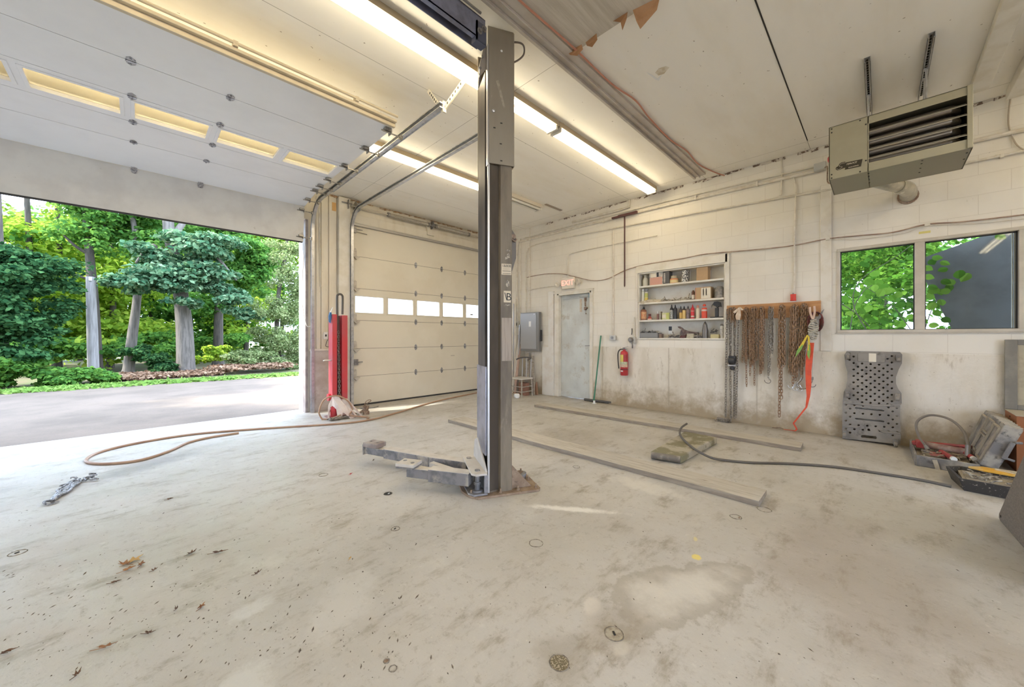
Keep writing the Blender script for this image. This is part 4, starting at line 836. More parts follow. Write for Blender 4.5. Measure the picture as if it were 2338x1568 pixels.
# base plate, gussets, anchor bolts
g = G(); lpr(g, [(-.185, .10), (-.15, -.0), (-.09, -.055), (.40, -.055), (.42, -.03), (.42, .36), (.40, .385), (-.05, .385), (-.185, .30)], 0, .018)
g.build('base_plate', RUSTP, lift, bev=.002, smooth=0)
for b0 in (.02, .285):
    g = G(); g.prism([L(.19, b0, .018), L(.365, b0, .018), L(.19, b0, .215)], E2 * .012); g.build('gusset', RUSTP, lift, bev=.002, smooth=0)
for a, b in ((.09, -.025), (.235, -.02), (.385, -.02), (.385, .15), (.385, .33), (-.13, .02)):
    p = L(a, b, .018); g = G(); g.lathe([(.019, 0), (.019, .003), (.013, .003), (.013, .014), (.007, .014), (.007, .034), (0, .035)], p, 6 if a > 2 else 10); g.build('anchor_bolt', RUSTP, lift)
g = G(); g.prism([L(.30, .18, .018), L(.38, .18, .018), L(.38, .18, .07)], E2 * .04); g.build('shim_block', STEELD, lift, smooth=0)
# carriage foot: arm yoke, pins, upright fin
g = G(); lbox(g, -.185, -.004, -.028, -.02 + .03, .035, .06)
g = G(); P1 = [(-.155, .015), (-.12, -.038), (-.015, -.038), (-.015, .36), (-.09, .40), (-.155, .37)]
lpr(g, P1, .02, .034); cy = g.build('carriage_foot', ARMM, lift, bev=.002, smooth=0)
g = G(); lpr(g, [(-.135, -.01), (-.105, -.045), (-.02, -.045), (-.02, .40), (-.075, .42), (-.12, .40)], .172, .188); g.build('yoke_plate', ARMT, lift, bev=.003, smooth=0)
g = G(); lbox(g, -.04, -.012, -.035, -.012, .034, .172); lbox(g, -.03, -.012, -.03, .40, .034, .172); g.build('yoke_web', ARMM, lift, bev=.002, smooth=0)
g = G(); g.prism([L(-.026, -.03, .188), L(-.026, .40, .188), L(-.026, .36, .34), L(-.026, .26, .385), L(-.026, .06, .26)], E1 * .012); g.build('upright_fin', ARMT, lift, bev=.002, smooth=0)
for b in (.035, .345):
    g = G(); g.cyl(L(-.078, b, .02), L(-.078, b, .195), .021, 16); g.cyl(L(-.078, b, .034), L(-.078, b, .046), .045, 18); g.cyl(L(-.078, b, .085), L(-.078, b, .108), .028, 16); g.build('arm_pin', ARMM, lift)
# front arm
def arm(name, path, w, h, z0, label=None, m=ARMM, top=True):
    g = G()
    for a, b in zip(path[:-1], path[1:]):
        a, b = Vector(a), Vector(b); g.bar((a.x, a.y, z0 + h / 2), (b.x, b.y, z0 + h / 2), w, h)
    o = g.build(name, m, lift, bev=.004, smooth=0)
    if top:
        g = G()
        for a, b in zip(path[:-1], path[1:]): g.bar((a[0], a[1], z0 + h + .001), (b[0], b[1], z0 + h + .001), w * .96, .003)
        g.build('dust_layer', ARMT, o, smooth=0)
    return o
pf = L(-.078, .035, 0)
F_end = PZ(1040, 1082, .15); f0 = Vector((1.560, 2.700, 0)); dF = (f0 - Vector((pf.x, pf.y, 0))).normalized()
ra = arm('front_arm', [tuple(pf + dF * .055), tuple(pf + dF * .40)], .095, .095, .075)
ri = arm('arm_extension', [tuple(pf + dF * .38), tuple(pf + dF * .60)], .072, .072, .086)
g = G(); g.lathe([(.02, .0), (.02, .003), (.0, .004)], pf + dF * .08 + Vector((0, 0, .172)), 12); g.build('pin_cap', ARMT, ra)
rot = Matrix.Rotation(math.atan2(dF.y, dF.x), 3, 'Z')
c_ = pf + dF * .60; g = G(); g.ob(c_ + Vector((0, 0, .168)), .15, .14, .012, rot); g.build('pad_base', ARMM, ri, smooth=0)
g = G(); g.ob(c_ + Vector((0, 0, .187)), .165, .135, .026, rot); pd = g.build('lifting_pad', ARMT, ri, bev=.004, smooth=0)
for q in (-.045, .045): g = G(); g.lathe([(.016, 0), (.016, .003), (0, .004)], c_ + dF * q * 1.0 + Vector((dF.y, -dF.x, 0)) * q * .4 + Vector((0, 0, .2)), 10); g.build('pad_bolt', STEELD, pd)
# rear arm, cranked
pr_ = L(-.078, .345, 0); mid = Vector((1.83, 2.80, 0)); dR2 = (Vector((1.60, 3.45, 0)) - mid).normalized(); 
rb = arm('rear_arm', [tuple(pr_), tuple(mid + (mid - pr_).normalized() * .02), tuple(mid + dR2 * .54)], .10, .085, .080)
re_ = arm('arm_extension', [tuple(mid + dR2 * .5), tuple(mid + dR2 * .80)], .075, .065, .088)
rot = Matrix.Rotation(math.atan2(dR2.y, dR2.x), 3, 'Z'); c_ = mid + dR2 * .70
g = G(); g.ob(c_ + Vector((0, 0, .182)), .17, .13, .042, rot); pd = g.build('lifting_pad', mat('pad_brown', (.50, .45, .40), .7, col2=(.25, .2, .18), scale=4), re_, bev=.004, smooth=0)
for q in (-.04, .045): g = G(); g.lathe([(.012, 0), (.012, .003), (0, .004)], c_ + dR2 * q + Vector((0, 0, .203)), 10); g.build('pad_bolt', STEELD, pd)
g = G(); e_ = mid + dR2 * .80; g.ob(e_ + Vector((0, 0, .13)), .012, .10, .10, rot); g.build('end_plate', ARMM, re_, smooth=0)
g = G(); pts = [L(-.10, .10, .16), mid + Vector((.02, -.02, .12)), mid + dR2 * .1 + Vector((-.04, -.05, .10)), L(-.20, .18, .09)]; g.bar(L(-.09, .12, .10), mid + Vector((-.06, -.06, .12)), .05, .04); g.build('arm_restraint', ARMT, rb, smooth=0)
g = G(); g.tube(spline([L(-.05, .30, .16), L(-.10, .22, .11), L(-.13, .15, .08)], 6), .0025, 5); g.build('wire', BRIGHT, rb)
# overhead cross beam
g = G(); y0 = 2.07; g.box(-2.2, 1.80, y0, y0 + .006, 3.395, 3.555); g.box(-2.2, 1.80, y0, y0 + .10, 3.549, 3.555); g.box(-2.2, 1.80, y0 + .094, y0 + .10, 3.395, 3.555); g.box(-2.2, 1.80, y0, y0 + .04, 3.395, 3.401)
ob_ = thing('lift_cross_beam', 'blue-grey overhead steel cross beam joining the top of the lift post', 'beam', (-.2, 2.15, 3.395)); g.build('channel', LIFTB, ob_, smooth=0)
g = G(); g.box(1.71, 1.80, y0 - .012, y0, 3.36, 3.50); g.box(1.71, 1.72, y0 - .012, y0 + .05, 3.36, 3.50); g.box(1.71, 1.80, y0 - .012, y0 + .05, 3.355, 3.363); g.build('end_bracket', mat('bracket_navy', (.10, .11, .16), .45, .3), ob_, smooth=0)
for x in (1.735, 1.775): g = G(); g.lathe([(.022, 0), (.022, .006), (.012, .006), (.012, .02), (0, .02)], (x, y0 - .012, 3.40 + (x - 1.7) * .9), 14, rot=Matrix.Rotation(R(90), 3, 'X')); g.build('bolt', STEELD, ob_)
g = G(); g.cyl((-2.2, y0 - .02, 3.56), (1.74, y0 - .02, 3.56), .009, 8); g.build('cable', STEELD, ob_)
g = G(); g.tube(spline([(1.20, y0 - .008, 3.48), (1.24, y0 - .02, 3.46), (1.24, y0 - .02, 3.41), (1.29, y0 - .01, 3.385)], 5), .006, 6); g.build('hook_rod', STEELD, ob_)
# red hydraulic line and wires along the ceiling beam
RW = mat('salmon_cable', (.55, .25, .17), .5)
g = G(); g.tube(spline([(1.3, 1.79, 3.565), (1.9, 1.78, 3.56), (2.5, 1.77, 3.57), (3.1, 1.78, 3.58), (3.5, 1.74, 3.585), (3.9, 1.77, 3.58), (4.5, 1.785, 3.58), (4.9, 1.75, 3.585), (5.4, 1.77, 3.585), (5.8, 1.70, 3.585), (5.97, 1.60, 3.55)], 6), .008, 8)
tag(g.build('cable', RW), 'salmon-red cable sagging along ceiling beam from the lift post', 'cable')

# ================================================================== UNIT HEATER
HM = mat('heater_olive_grey', (.40, .365, .255), .4, .1, col2=(.36, .325, .225), scale=2)
HD = mat('heater_under', (.28, .245, .18), .45, .1)
HX, HXb, HY0, HY1, HZ0, HZ1 = 4.60, 5.13, -.515, .345, 2.70, 3.195
ht = thing('unit_heater', 'olive-grey gas unit heater with louvred front hanging from the ceiling', 'heater', ((HX + HXb) / 2, (HY0 + HY1) / 2, HZ0))
ys = .08                                            # seam between burner door and louvre opening
g = G(); t_ = .008
g.box(HX, HX + t_, ys + .002, HY1, HZ0, HZ1); g.build('access_panel', HM, ht, bev=.002, smooth=0)
g = G(); g.box(HX + .01, HXb, HY0, HY1, HZ0, HZ0 + t_); g.build('bottom_panel', HD, ht, smooth=0)
g = G(); g.box(HX, HX + t_, HY0, ys, HZ0, HZ0 + .075); g.box(HX, HX + t_, HY0, ys, HZ1 - .072, HZ1); g.box(HX, HX + t_, HY0, HY0 + .028, HZ0, HZ1); g.box(HX, HXb, HY0, HY0 + t_, HZ0, HZ1); g.box(HX, HXb, HY1 - t_, HY1, HZ0, HZ1); g.box(HX, HXb, HY0, HY1, HZ1 - t_, HZ1); g.box(HXb - t_, HXb, HY0, HY1, HZ0, HZ1); g.box(HX, HXb, ys - t_, ys, HZ0, HZ1)
g.build('casing', HM, ht, bev=.002, smooth=0)
g = G(); g.box(HX + .34, HX + .35, HY0 + .01, ys - .01, HZ0 + .01, HZ1 - .01); g.build('baffle', DARK, ht, smooth=0)
TUBEM = mat('heat_exchanger_tube', (.42, .38, .34), .28, .85, col2=(.30, .25, .21), scale=3, stretch=(1, .3, 6))
for i in range(4):
    z = HZ0 + .115 + i * .088; g = G(); g.tube(spline([(HX + .10, ys - .01, z), (HX + .10, HY0 + .16, z), (HX + .11, HY0 + .10, z), (HX + .17, HY0 + .075, z), (HX + .23, HY0 + .10, z), (HX + .24, HY0 + .16, z), (HX + .24, ys - .01, z)], 6), .034, 14); g.build('heat_tube', TUBEM, ht)
for i in range(4):
    z = HZ0 + .105 + i * .080; g = G(); g.bar((HX + .012, HY0 + .03, z + .012), (HX + .012, ys - .002, z + .012), .05, .004, up=(-.55, 0, .85)); g.build('louvre_blade', mat('louvre', (.50, .46, .36), .3, .4), ht, smooth=0)
g = G(); g.box(HX - .012, HX + .0, HY0, HY0 + .03, HZ0, HZ1); g.build('edge_flange', HM, ht, bev=.003, smooth=0)
for (y, z) in [(HY1 - .02, HZ1 - .02), (HY1 - .02, HZ1 - .055), (ys + .05, HZ1 - .02), (ys + .012, HZ1 - .07), (HY1 - .02, HZ0 + .045), (HY1 - .02, HZ0 + .012), (ys + .05, HZ0 + .012), (ys + .012, HZ0 + .10), (HY0 + .015, HZ0 + .04), (HY0 + .015, HZ1 - .04)]:
    g = G(); g.cyl((HX - .004, y, z), (HX + .001, y, z), .006, 8); g.build('screw', DARK, ht)
for x, y in [(4.66, .075), (4.75, .075), (4.85, .075), (4.95, .075), (4.64, -.25), (4.72, -.25), (4.84, -.25), (4.96, -.25), (4.70, HY0 + .02), (4.85, HY0 + .02)]:
    g = G(); g.cyl((x, y, HZ0 - .003), (x, y, HZ0 + .001), .006, 8); g.build('screw', DARK, ht)
# maker's badge: dark slanted plate with a swooping S
bx = HX - .0015
def hb(px): return [PX(1890 + u / 21.25, 350 + v / 21.25, bx) for u, v in px]
BADGE = mat('badge_dark', (.04, .03, .015), .5); BLT = mat('badge_cream', (.75, .66, .50), .5)
g = G(); g.sheet(hb([(560, 560), (900, 440), (1690, 270), (1610, 630), (820, 800), (850, 690), (700, 740), (560, 800)]), .0012, n=(-1, 0, 0))
g.sheet(hb([(850, 405), (660, 440), (560, 520), (510, 620), (400, 690), (380, 770), (460, 825), (600, 790), (760, 700), (900, 560), (700, 560), (640, 520), (850, 440)]), .0013, n=(-1, 0, 0)); bd = g.build('maker_badge', BADGE, ht, smooth=0)
g = G(); g.tube([p + Vector((-.002, 0, 0)) for p in spline(hb([(850, 460), (700, 470), (600, 550), (560, 640), (700, 650), (640, 720), (540, 780), (420, 750)]), 5)], .0009, 6); g.build('badge_swoosh', BLT, bd)
def badge_text(body, size, c, sh): 
    p = hb([c])[0]; return text('lettering', body, size, (bx - .0018, p.y, p.z), ROT_RIGHTWALL, BLT, bd, .0003, sh)
badge_text('TEROCE', .0195, (1130, 490), .45); badge_text('ROAWENN', .0135, (1240, 640), .35)
# hanging struts and rods
STRUT = mat('slotted_strut', (.30, .31, .31), .45, .6)
for y, xs_ in ((.08, (4.99,)), (-.285, (4.85, 5.02))):
    s_ = thing('ceiling_strut', 'slotted steel strut on the ceiling holding %s of the unit heater' % ('the left-hand rod' if y > 0 else 'the two right-hand rods'), 'strut', (4.8, y, ZC - .04))
    g = G(); g.box(4.37, 5.45, y - .020, y - .017, ZC - .04, ZC); g.box(4.37, 5.45, y + .017, y + .020, ZC - .04, ZC); g.box(4.37, 5.45, y - .02, y + .02, ZC - .003, ZC); g.box(4.37, 5.45, y - .02, y - .011, ZC - .04, ZC - .037); g.box(4.37, 5.45, y + .011, y + .02, ZC - .04, ZC - .037)
    g.build('channel', GALV, s_, smooth=0)
    g = G()
    for k in range(24): g.box(4.40 + k * .044, 4.425 + k * .044, y - .006, y + .006, ZC - .006, ZC - .003)
    g.build('slots', DARK, s_, smooth=0)
    for x in xs_:
        g = G(); g.cyl((x, y, HZ1), (x, y, ZC - .035), .008, 8); g.cyl((x, y, ZC - .05), (x, y, ZC - .036), .018, 6); g.build('threaded_rod', GALV, s_)
# flue pipe with elbow
FOIL = mat('foil_pipe', (.52, .49, .40), .35, .5, col2=(.40, .37, .29), scale=8, dirt=(.75, .72, .62), dscale=20, dlo=.60, dhi=.66)
fl = thing('flue_pipe', 'foil-taped metal flue with elbow going from the heater into the wall', 'pipe', (5.5, 0, 2.7))
pe = PX(2072, 440, 5.82)
g = G(); g.tube([(5.10, .10, 2.80), (5.45, pe.y + .16, 2.80), (5.62, pe.y + .07, 2.795)], .062, 18); g.build('duct', FOIL, fl)
g = G(); g.tube(spline([(5.60, pe.y + .08, 2.796), (5.72, pe.y + .02, 2.79), (5.80, pe.y + .0, 2.785), (5.90, pe.y - .01, 2.78), (6.03, pe.y - .01, 2.775)], 4), [.066, .070, .068, .071, .069, .071, .069, .07, .068, .07, .068, .07, .068, .068, .068, .068, .068][:17], 18); g.build('elbow', FOIL, fl, smooth=25)
g = G(); g.cyl((5.985, pe.y - .01, 2.776), (6.02, pe.y - .01, 2.776), .085, 20); g.build('wall_collar', RUSTM, fl)
# junction box, red knob, flex cord at the left of the heater
jb = thing('junction_box', 'small grey electrical junction box on the pipe beside heater', 'junction box', (5.97, .50, 3.25))
p = PX(1872, 382, 5.97); G().box(5.92, 6.0, p.y - .06, p.y + .055, p.z - .045, p.z + .045).build('box', mat('jbox', (.44, .44, .42), .5), jb, bev=.004, smooth=0)
g = G(); g.tube(spline([(5.94, p.y - .05, p.z - .03), (5.6, p.y - .10, p.z - .15), (5.2, .40, 2.88), (5.1, .352, 2.82)], 6), .007, 7); g.build('heater_cord', RUSTM, jb)
g = G(); g.lathe([(0, 0), (.03, .005), (.032, .03), (.02, .04), (0, .042)], (5.0, HY1, 3.04), 14, rot=Matrix.Rotation(R(-90), 3, 'X')); g.build('gas_knob', RED, ht)

# ================================================================== PIPES AND WIRES ON THE BLOCK WALL
def run(label, pts, r, cat='pipe', name='conduit', m=None, X=None, sm=True, clips=(), straps=None):
    P = [PX(*q, X) if len(q) == 2 else Vector(q) for q in pts] if X else [Vector(q) for q in pts]
    g = G(); g.tube(spline(P, 6) if sm else P, r, 10)
    if clips:
        t_ = thing(name, label, cat, tuple(P[0])); g.build('run', m or CONDUIT, t_)
        for c in clips:
            q = PX(*c, X) if len(c) == 2 else Vector(c); G().box(X - r * 1.3, XR - .001, q.y - .012, q.y + .012, q.z - r * 1.6, q.z + r * 1.6).build('strap', CONDUIT, t_, bev=.002, smooth=0)
        return t_
    return tag(g.build(name, m or CONDUIT), label, cat)
XC = XR - .022
run('fat cream pipe running high along block wall to the heater, sloping slightly', [(XC, 5.75, 3.34), (XC, 2.5, 3.34), (XC, .56, 3.30)], .021, X=XC, sm=False, clips=[(XC, 2.0, 3.338), (XC, 3.6, 3.34), (XC, 1.2, 3.32)], name='wall_pipe')
run('thin conduit just above the fat cream pipe on block wall', [(XC, 5.60, 3.40), (XC, 2.5, 3.405), (XC, .58, 3.36)], .010, X=XC, sm=False, name='conduit')
run('cream conduit running below the fat pipe, bending down toward the electrical panel', [(XC, .42, 3.03), (XC, 2.5, 3.13), (XC, 4.6, 3.20), (XC, 5.30, 3.19), (XC, 5.50, 3.10), (XC, 5.53, 2.9), (XC, 5.53, 2.0), (XC, 5.53, 1.74)], .012, X=XC, name='conduit')
run('conduit dropping down beside corner to small grey switch', [(XC, 5.75, 3.34), (XC, 5.80, 3.28), (XC, 5.81, 3.1), (XC, 5.81, 2.2), (XC, 5.80, 1.55)], .016, X=XC, name='conduit')
run('outermost thin conduit dropping in the corner beside the panel', [(XC, 5.70, 3.40), (XC, 5.70, 1.74)], .010, X=XC, sm=False, name='conduit')
run('conduit rising from the top of panel to ceiling', [(XC, 5.42, 1.735), (XC, 5.42, 3.20), (XC, 5.42, 3.58)], .010, X=XC, sm=False, name='conduit')
run('curved conduit over the exit sign', [(XC, 4.40, 2.36), (XC, 4.40, 2.70), (XC, 4.38, 2.80), (XC, 4.28, 2.86), (XC, 3.6, 2.875), (XC, 2.6, 2.88)], .007, X=XC, name='conduit')
run('short conduit from the corner to left lamp of the exit sign', [(XC, 5.46, 2.22), (XC, 5.30, 2.25), (XC, 4.72, 2.26)], .008, X=XC, sm=False, name='conduit')
run('vertical conduit down to outlet box right of the door', [(XC, 3.405, 1.23), (XC, 3.405, 3.13)], .010, X=XC, sm=False, clips=[(XC, 3.405, 1.6), (XC, 3.405, 2.4)], name='conduit')
run('short stub pipe coming down from ceiling above the squeegee', [(XC, 3.09, 3.595), (XC, 3.09, 3.47), (XC, 3.30, 3.46), (XC, 4.3, 3.47)], .020, X=XC, sm=False, name='wall_pipe')
run('loose cream cable hanging with a hook near the ceiling, left of heater', [(XC, .93, 3.58), (XC, .925, 3.4), (XC, .93, 3.14), (XC, .95, 3.09)], .009, 'cable', 'cable', X=XC)
run('cream drop conduit down to the red can', [(XC, .80, 3.30), (XC, .775, 3.1), (XC, .79, 2.5), (XC, .79, 2.0), (XC, .80, 1.77)], .009, X=XC, name='conduit')
run('lower fat cream pipe continuing right of the heater', [(XC, -.35, 3.215), (XC, -1.3, 3.205)], .022, X=XC, sm=False, name='wall_pipe')
run('second cream pipe right of the heater, under the first', [(XC, -.2, 3.01), (XC, -1.3, 3.0)], .012, X=XC, sm=False, clips=[(XC, -.85, 3.0)], name='wall_pipe')
run('hanging frayed cord right of the heater', [(XC, -.90, 3.55), (XC, -.89, 3.3), (XC, -.93, 3.1), (XC, -.99, 3.0)], .006, 'cord', 'cord', m=mat('old_cord', (.42, .36, .28), .7), X=XC)
WIRE = mat('brown_cable', (.30, .20, .15), .6, col2=(.45, .34, .26), scale=8)
pts = [PX(u, v, XC + .005) for u, v in [(1203, 633), (1240, 626), (1280, 625), (1310, 631), (1350, 640), (1385, 637), (1425, 618), (1460, 607), (1500, 599), (1560, 590), (1610, 580), (1700, 572), (1800, 562), (1890, 545), (1960, 538), (2040, 530), (2115, 512), (2200, 506), (2338, 490), (2420, 480)]]
run('brown sagging cable draped along block wall from the corner to above the window', [tuple(p) for p in pts], .007, 'cable', 'cable', m=WIRE)
pts = [PX(u, v, XC + .009) for u, v in [(1465, 611), (1560, 596), (1660, 578), (1760, 568), (1890, 548), (1960, 546), (2060, 533), (2115, 516), (2230, 510), (2400, 492)]]
run('thinner cable following just under the brown sagging cable', [tuple(p) for p in pts], .004, 'cable', 'cable', m=CONDUIT)
for u, v, l in [(1890, 546, 'left'), (2117, 513, 'right')]:
    p = PX(u, v, XC); g = G(); g.box(XR - .04, XR - .001, p.y - .02, p.y + .02, p.z - .015, p.z + .018); tag(g.build('cable_clip', WHITE, bev=.004, smooth=0), '%s white cable clip above the window pair' % ('first' if l == 'left' else 'second'), 'clip')
p = PX(2112, 530, XR - .002); G().box(XR - .003, XR, p.y - .04, p.y + .045, p.z - .012, p.z + .012).build('trim_40', mat('yellow_paint_dab', (.66, .58, .20), .6), smooth=0)['kind'] = 'structure'

# ================================================================== EXIT SIGN, PANEL, EXTINGUISHER, OUTLETS
ex = thing('exit_sign', 'white exit sign with red letters and two lamp heads above steel door', 'exit sign', (XR - .04, 4.37, 2.15))
G().box(XR - .075, XR - .001, 4.225, 4.515, 2.165, 2.38).build('housing', mat('exit_housing', (.74, .68, .58), .4), ex, bev=.008, smooth=0)
text('lettering', 'EXIT', .150, (XR - .0765, 4.375, 2.275), ROT_RIGHTWALL, emit('exit_red', (1, .34, .27), .85), ex, .001)
for y in (4.63, 4.12):
    g = G(); g.cyl((XR - .04, y, 2.27), (XR - .04, 4.515 if y > 4.5 else 4.225, 2.27), .015, 8); rr = Matrix.Rotation(R(-90), 3, 'Y') @ Matrix.Rotation(R(25 if y > 4.5 else -25), 3, 'X')
    g.lathe([(.0, -.03), (.03, -.028), (.05, .0), (.052, .03), (.045, .032), (.03, .022), (.0, .02)], (XR - .06, y, 2.27), 18, rot=rr); g.build('lamp_head', mat('lamp_head', (.62, .58, .50), .35), ex)
pn = thing('electrical_panel', 'grey metal electrical panel mounted on the wall left of the steel door', 'electrical panel', (XR - .06, 5.33, .9))
PNM = mat('panel_dark_grey', (.22, .215, .205), .4, .3); PND = mat('panel_door_grey', (.36, .365, .375), .35, .3)
G().box(XR - .13, XR - .051, 5.07, 5.60, .905, 1.735).build('cabinet', PNM, pn, bev=.004, smooth=0)
g = G(); g.box(XR - .138, XR - .13, 5.14, 5.592, .955, 1.715); d_ = g.build('door', PND, pn, bev=.002, smooth=0)
G().box(XR - .1395, XR - .138, 5.28, 5.345, 1.43, 1.545).build('paper_label', OUTW, d_, smooth=0)
g = G(); g.cyl((XR - .150, 5.18, 1.69), (XR - .138, 5.18, 1.69), .014, 10); g.build('latch', BRIGHT, d_)
g = G(); g.box(XR - .09, XR - .05, 5.04, 5.07, 1.12, 1.36); g.build('disconnect_lever', BLACKP, pn, bev=.004, smooth=0)
sw = thing('wall_switch', 'small grey-white switch at end of the corner conduit, left of panel', 'switch', (XR - .02, 5.80, 1.49)); G().box(XR - .05, XR - .002, 5.75, 5.85, 1.43, 1.56).build('box', mat('switch_white', (.70, .70, .68), .5), sw, bev=.004, smooth=0); G().box(XR - .054, XR - .05, 5.775, 5.825, 1.465, 1.53).build('toggle_plate', STEELD, sw, smooth=0)
oo = thing('outlet_box', 'grey outlet box at the foot of conduit right of the exit door', 'outlet', (XR - .02, 3.405, 1.17)); G().box(XR - .05, XR - .014, 3.345, 3.465, 1.155, 1.24).build('box', mat('outlet_steel', (.52, .49, .43), .45, .3), oo, bev=.004, smooth=0); g = G(); g.cyl((XR - .054, 3.41, 1.198), (XR - .049, 3.41, 1.198), .026, 14); g.cyl((XR - .056, 3.41, 1.198), (XR - .054, 3.41, 1.198), .010, 8); g.build('socket', STEELD, oo)
o2 = thing('outlet_box', 'grey receptacle with hanging plug left of the shelf niche', 'outlet', (XR - .02, 3.02, 1.15)); G().box(XR - .06, XR - .014, 2.965, 3.075, 1.11, 1.21).build('box', mat('outlet_steel', (.52, .49, .43)), o2, bev=.004, smooth=0)
g = G(); g.lathe([(0, 0), (.04, .005), (.042, .03), (.03, .05), (0, .055)], (XR - .06, 3.04, 1.165), 16, rot=Matrix.Rotation(R(-90), 3, 'Y')); g.tube([(XR - .08, 3.03, 1.14), (XR - .07, 3.01, 1.08), (XR - .06, 3.015, 1.02)], .012, 8); g.build('plug', STEELD, o2)
g = G(); g.cyl((XC, 3.0, 1.2), (XC, 3.0, 1.55), .008, 8); tag(g.build('conduit', CONDUIT), 'short conduit stub above the receptacle with hanging plug', 'pipe')
g = G(); g.tube([(XR - .01, 3.05, 1.36), (XR - .018, 3.045, 1.30), (XR - .014, 3.055, 1.25)], .007, 7); tag(g.build('hanging_key', BLACKP), 'small black key-like object hanging left of niche', 'key')
fe = thing('fire_extinguisher', 'red fire extinguisher with yellow and green label hanging on the block wall', 'fire extinguisher', (XR - .1, 3.155, .53))
cx, cy_ = XR - .085, 3.155
G().lathe([(0, 0), (.058, .0), (.066, .012), (.066, .37), (.060, .40), (.035, .425), (.022, .432), (.022, .45), (0, .45)], (cx, cy_, .545), 28).build('cylinder', RED, fe)
def band(z0, z1, a0, a1, r, m, nm):
    g = G(); n = 12; vs = []
    for i in range(n + 1):
        a = R(a0 + (a1 - a0) * i / n)
        for rr_ in (r, r + .0012):
            for z in (z0, z1): vs.append((cx + rr_ * math.cos(a), cy_ + rr_ * math.sin(a), z))
    fs = [(4 * i + a_, 4 * i + b_, 4 * i + 4 + b_, 4 * i + 4 + a_) for i in range(n) for a_, b_ in ((0, 1), (1, 3), (3, 2), (2, 0))] + [(0, 1, 3, 2), (4 * n, 4 * n + 2, 4 * n + 3, 4 * n + 1)]
    g.add(vs, fs); return g.build(nm, m, fe, smooth=60)
band(.785, .905, 132, 195, .0663, mat('ext_yellow', (.66, .55, .12), .5), 'label'); band(.845, .905, 196, 255, .0663, mat('ext_dark_red', (.35, .03, .03), .5), 'label'); band(.735, .784, 130, 262, .0665, mat('ext_green', (.36, .42, .26), .5, col2=(.70, .62, .45), scale=60), 'label'); band(.69, .734, 130, 262, .0665, mat('ext_cream', (.68, .55, .42), .5, col2=(.5, .3, .2), scale=60), 'label'); band(.612, .632, 150, 190, .0665, OUTW, 'label'); band(.645, .655, 90, 290, .067, BLACKP, 'strap')
g = G(); g.cyl((cx, cy_, .99), (cx, cy_, 1.02), .018, 12); g.bar((cx - .02, cy_ + .02, 1.02), (cx - .02, cy_ - .09, 1.045), .02, .006); g.bar((cx - .01, cy_ + .01, 1.005), (cx - .02, cy_ - .085, 1.01), .018, .006); g.build('valve_handle', STEELD, fe)
g = G(); g.tube(spline([(cx, cy_ + .02, 1.0), (cx - .02, cy_ + .07, .99), (cx - .03, cy_ + .10, .93), (cx - .03, cy_ + .10, .80), (cx - .03, cy_ + .085, .66)], 6), .009, 8); g.build('hose', RUBBER, fe)
g = G(); g.bar((XR, cy_, 1.0), (cx, cy_, 1.0), .02, .006); g.build('wall_hook', STEELD, fe)

# floor squeegee-like long T tool hung high on the wall
tt = thing('hanging_squeegee', 'dark red-brown T-shaped long-handled squeegee hung upside down high on the wall', 'squeegee', (XR - .06, 3.16, 2.08))
TB = mat('dark_maroon_metal', (.085, .03, .028), .5)
g = G(); g.box(XR - .085, XR - .035, 2.93, 3.40, 3.315, 3.345); g.prism([(XR - .085, 2.93, 3.345), (XR - .035, 2.93, 3.345), (XR - .035, 2.97, 3.38), (XR - .085, 2.97, 3.38)], (0, .0, .001)); g.box(XR - .085, XR - .035, 2.93, 3.28, 3.345, 3.355); g.build('blade_head', TB, tt, bev=.003, smooth=0)
g = G(); g.cyl((XR - .06, 3.16, 2.10), (XR - .06, 3.16, 3.32), .012, 10); g.cyl((XR - .06, 3.16, 2.085), (XR - .06, 3.16, 2.10), .008, 8); g.build('handle', TB, tt)
g = G(); g.box(XR - .06, XR - .0, 3.13, 3.19, 3.345, 3.352); tag(g.build('wall_hook', STEELD, smooth=0), 'steel hook carrying the hanging squeegee', 'hook')
# push broom leaning on the wall
br_ = thing('push_broom', 'push broom with green handle leaning on wall right of the exit door', 'broom', (5.87, 3.70, 0))
A_ = PZ(1356, 914, .05); B_ = PX(1372, 766, 5.985)
g = G(); g.tube([A_, B_], .013, 10); g.build('handle', mat('green_handle', (.05, .20, .12), .4), br_)
g = G(); h0 = PZ(1334, 911, .03); h1 = PZ(1396, 918, .03); g.bar(h0, h1, .05, .03); g.build('head', mat('broom_block', (.10, .09, .08), .6), br_, bev=.005, smooth=0)
g = G()
for i in range(60): q = h0.lerp(h1, (i + .5) / 60); g.bar(q - Vector((0, 0, .012)), q + Vector((random.uniform(-.02, .02), random.uniform(-.005, .005), -.0295)), .007, .035)
g.build('bristles', mat('bristles', (.09, .085, .08), .8), br_, smooth=0)
g = G(); g.lathe([(.045, 0), (.045, .004), (.02, .01), (.018, .05), (0, .052)], A_ + Vector((-.02, -.02, -.049)), 14); g.build('socket', OUTW, br_)

# red can over the board
rc = thing('red_can', 'small red cylindrical can on the conduit end above the chain board', 'can', (XR - .03, .80, 1.685)); pc = PX(1811, 680, XR - .04)
G().lathe([(0, 0), (.030, 0), (.033, .004), (.033, .008), (.030, .010), (.030, .075), (.033, .077), (.033, .082), (.030, .085), (0, .085)], (XR - .04, pc.y, 1.683), 20).build('body', mat('bright_red', (.68, .05, .03), .4), rc); G().cyl((XR - .04, pc.y, 1.768), (XR - .04, pc.y, 1.785), .008, 8).build('cap', STEELD, rc)

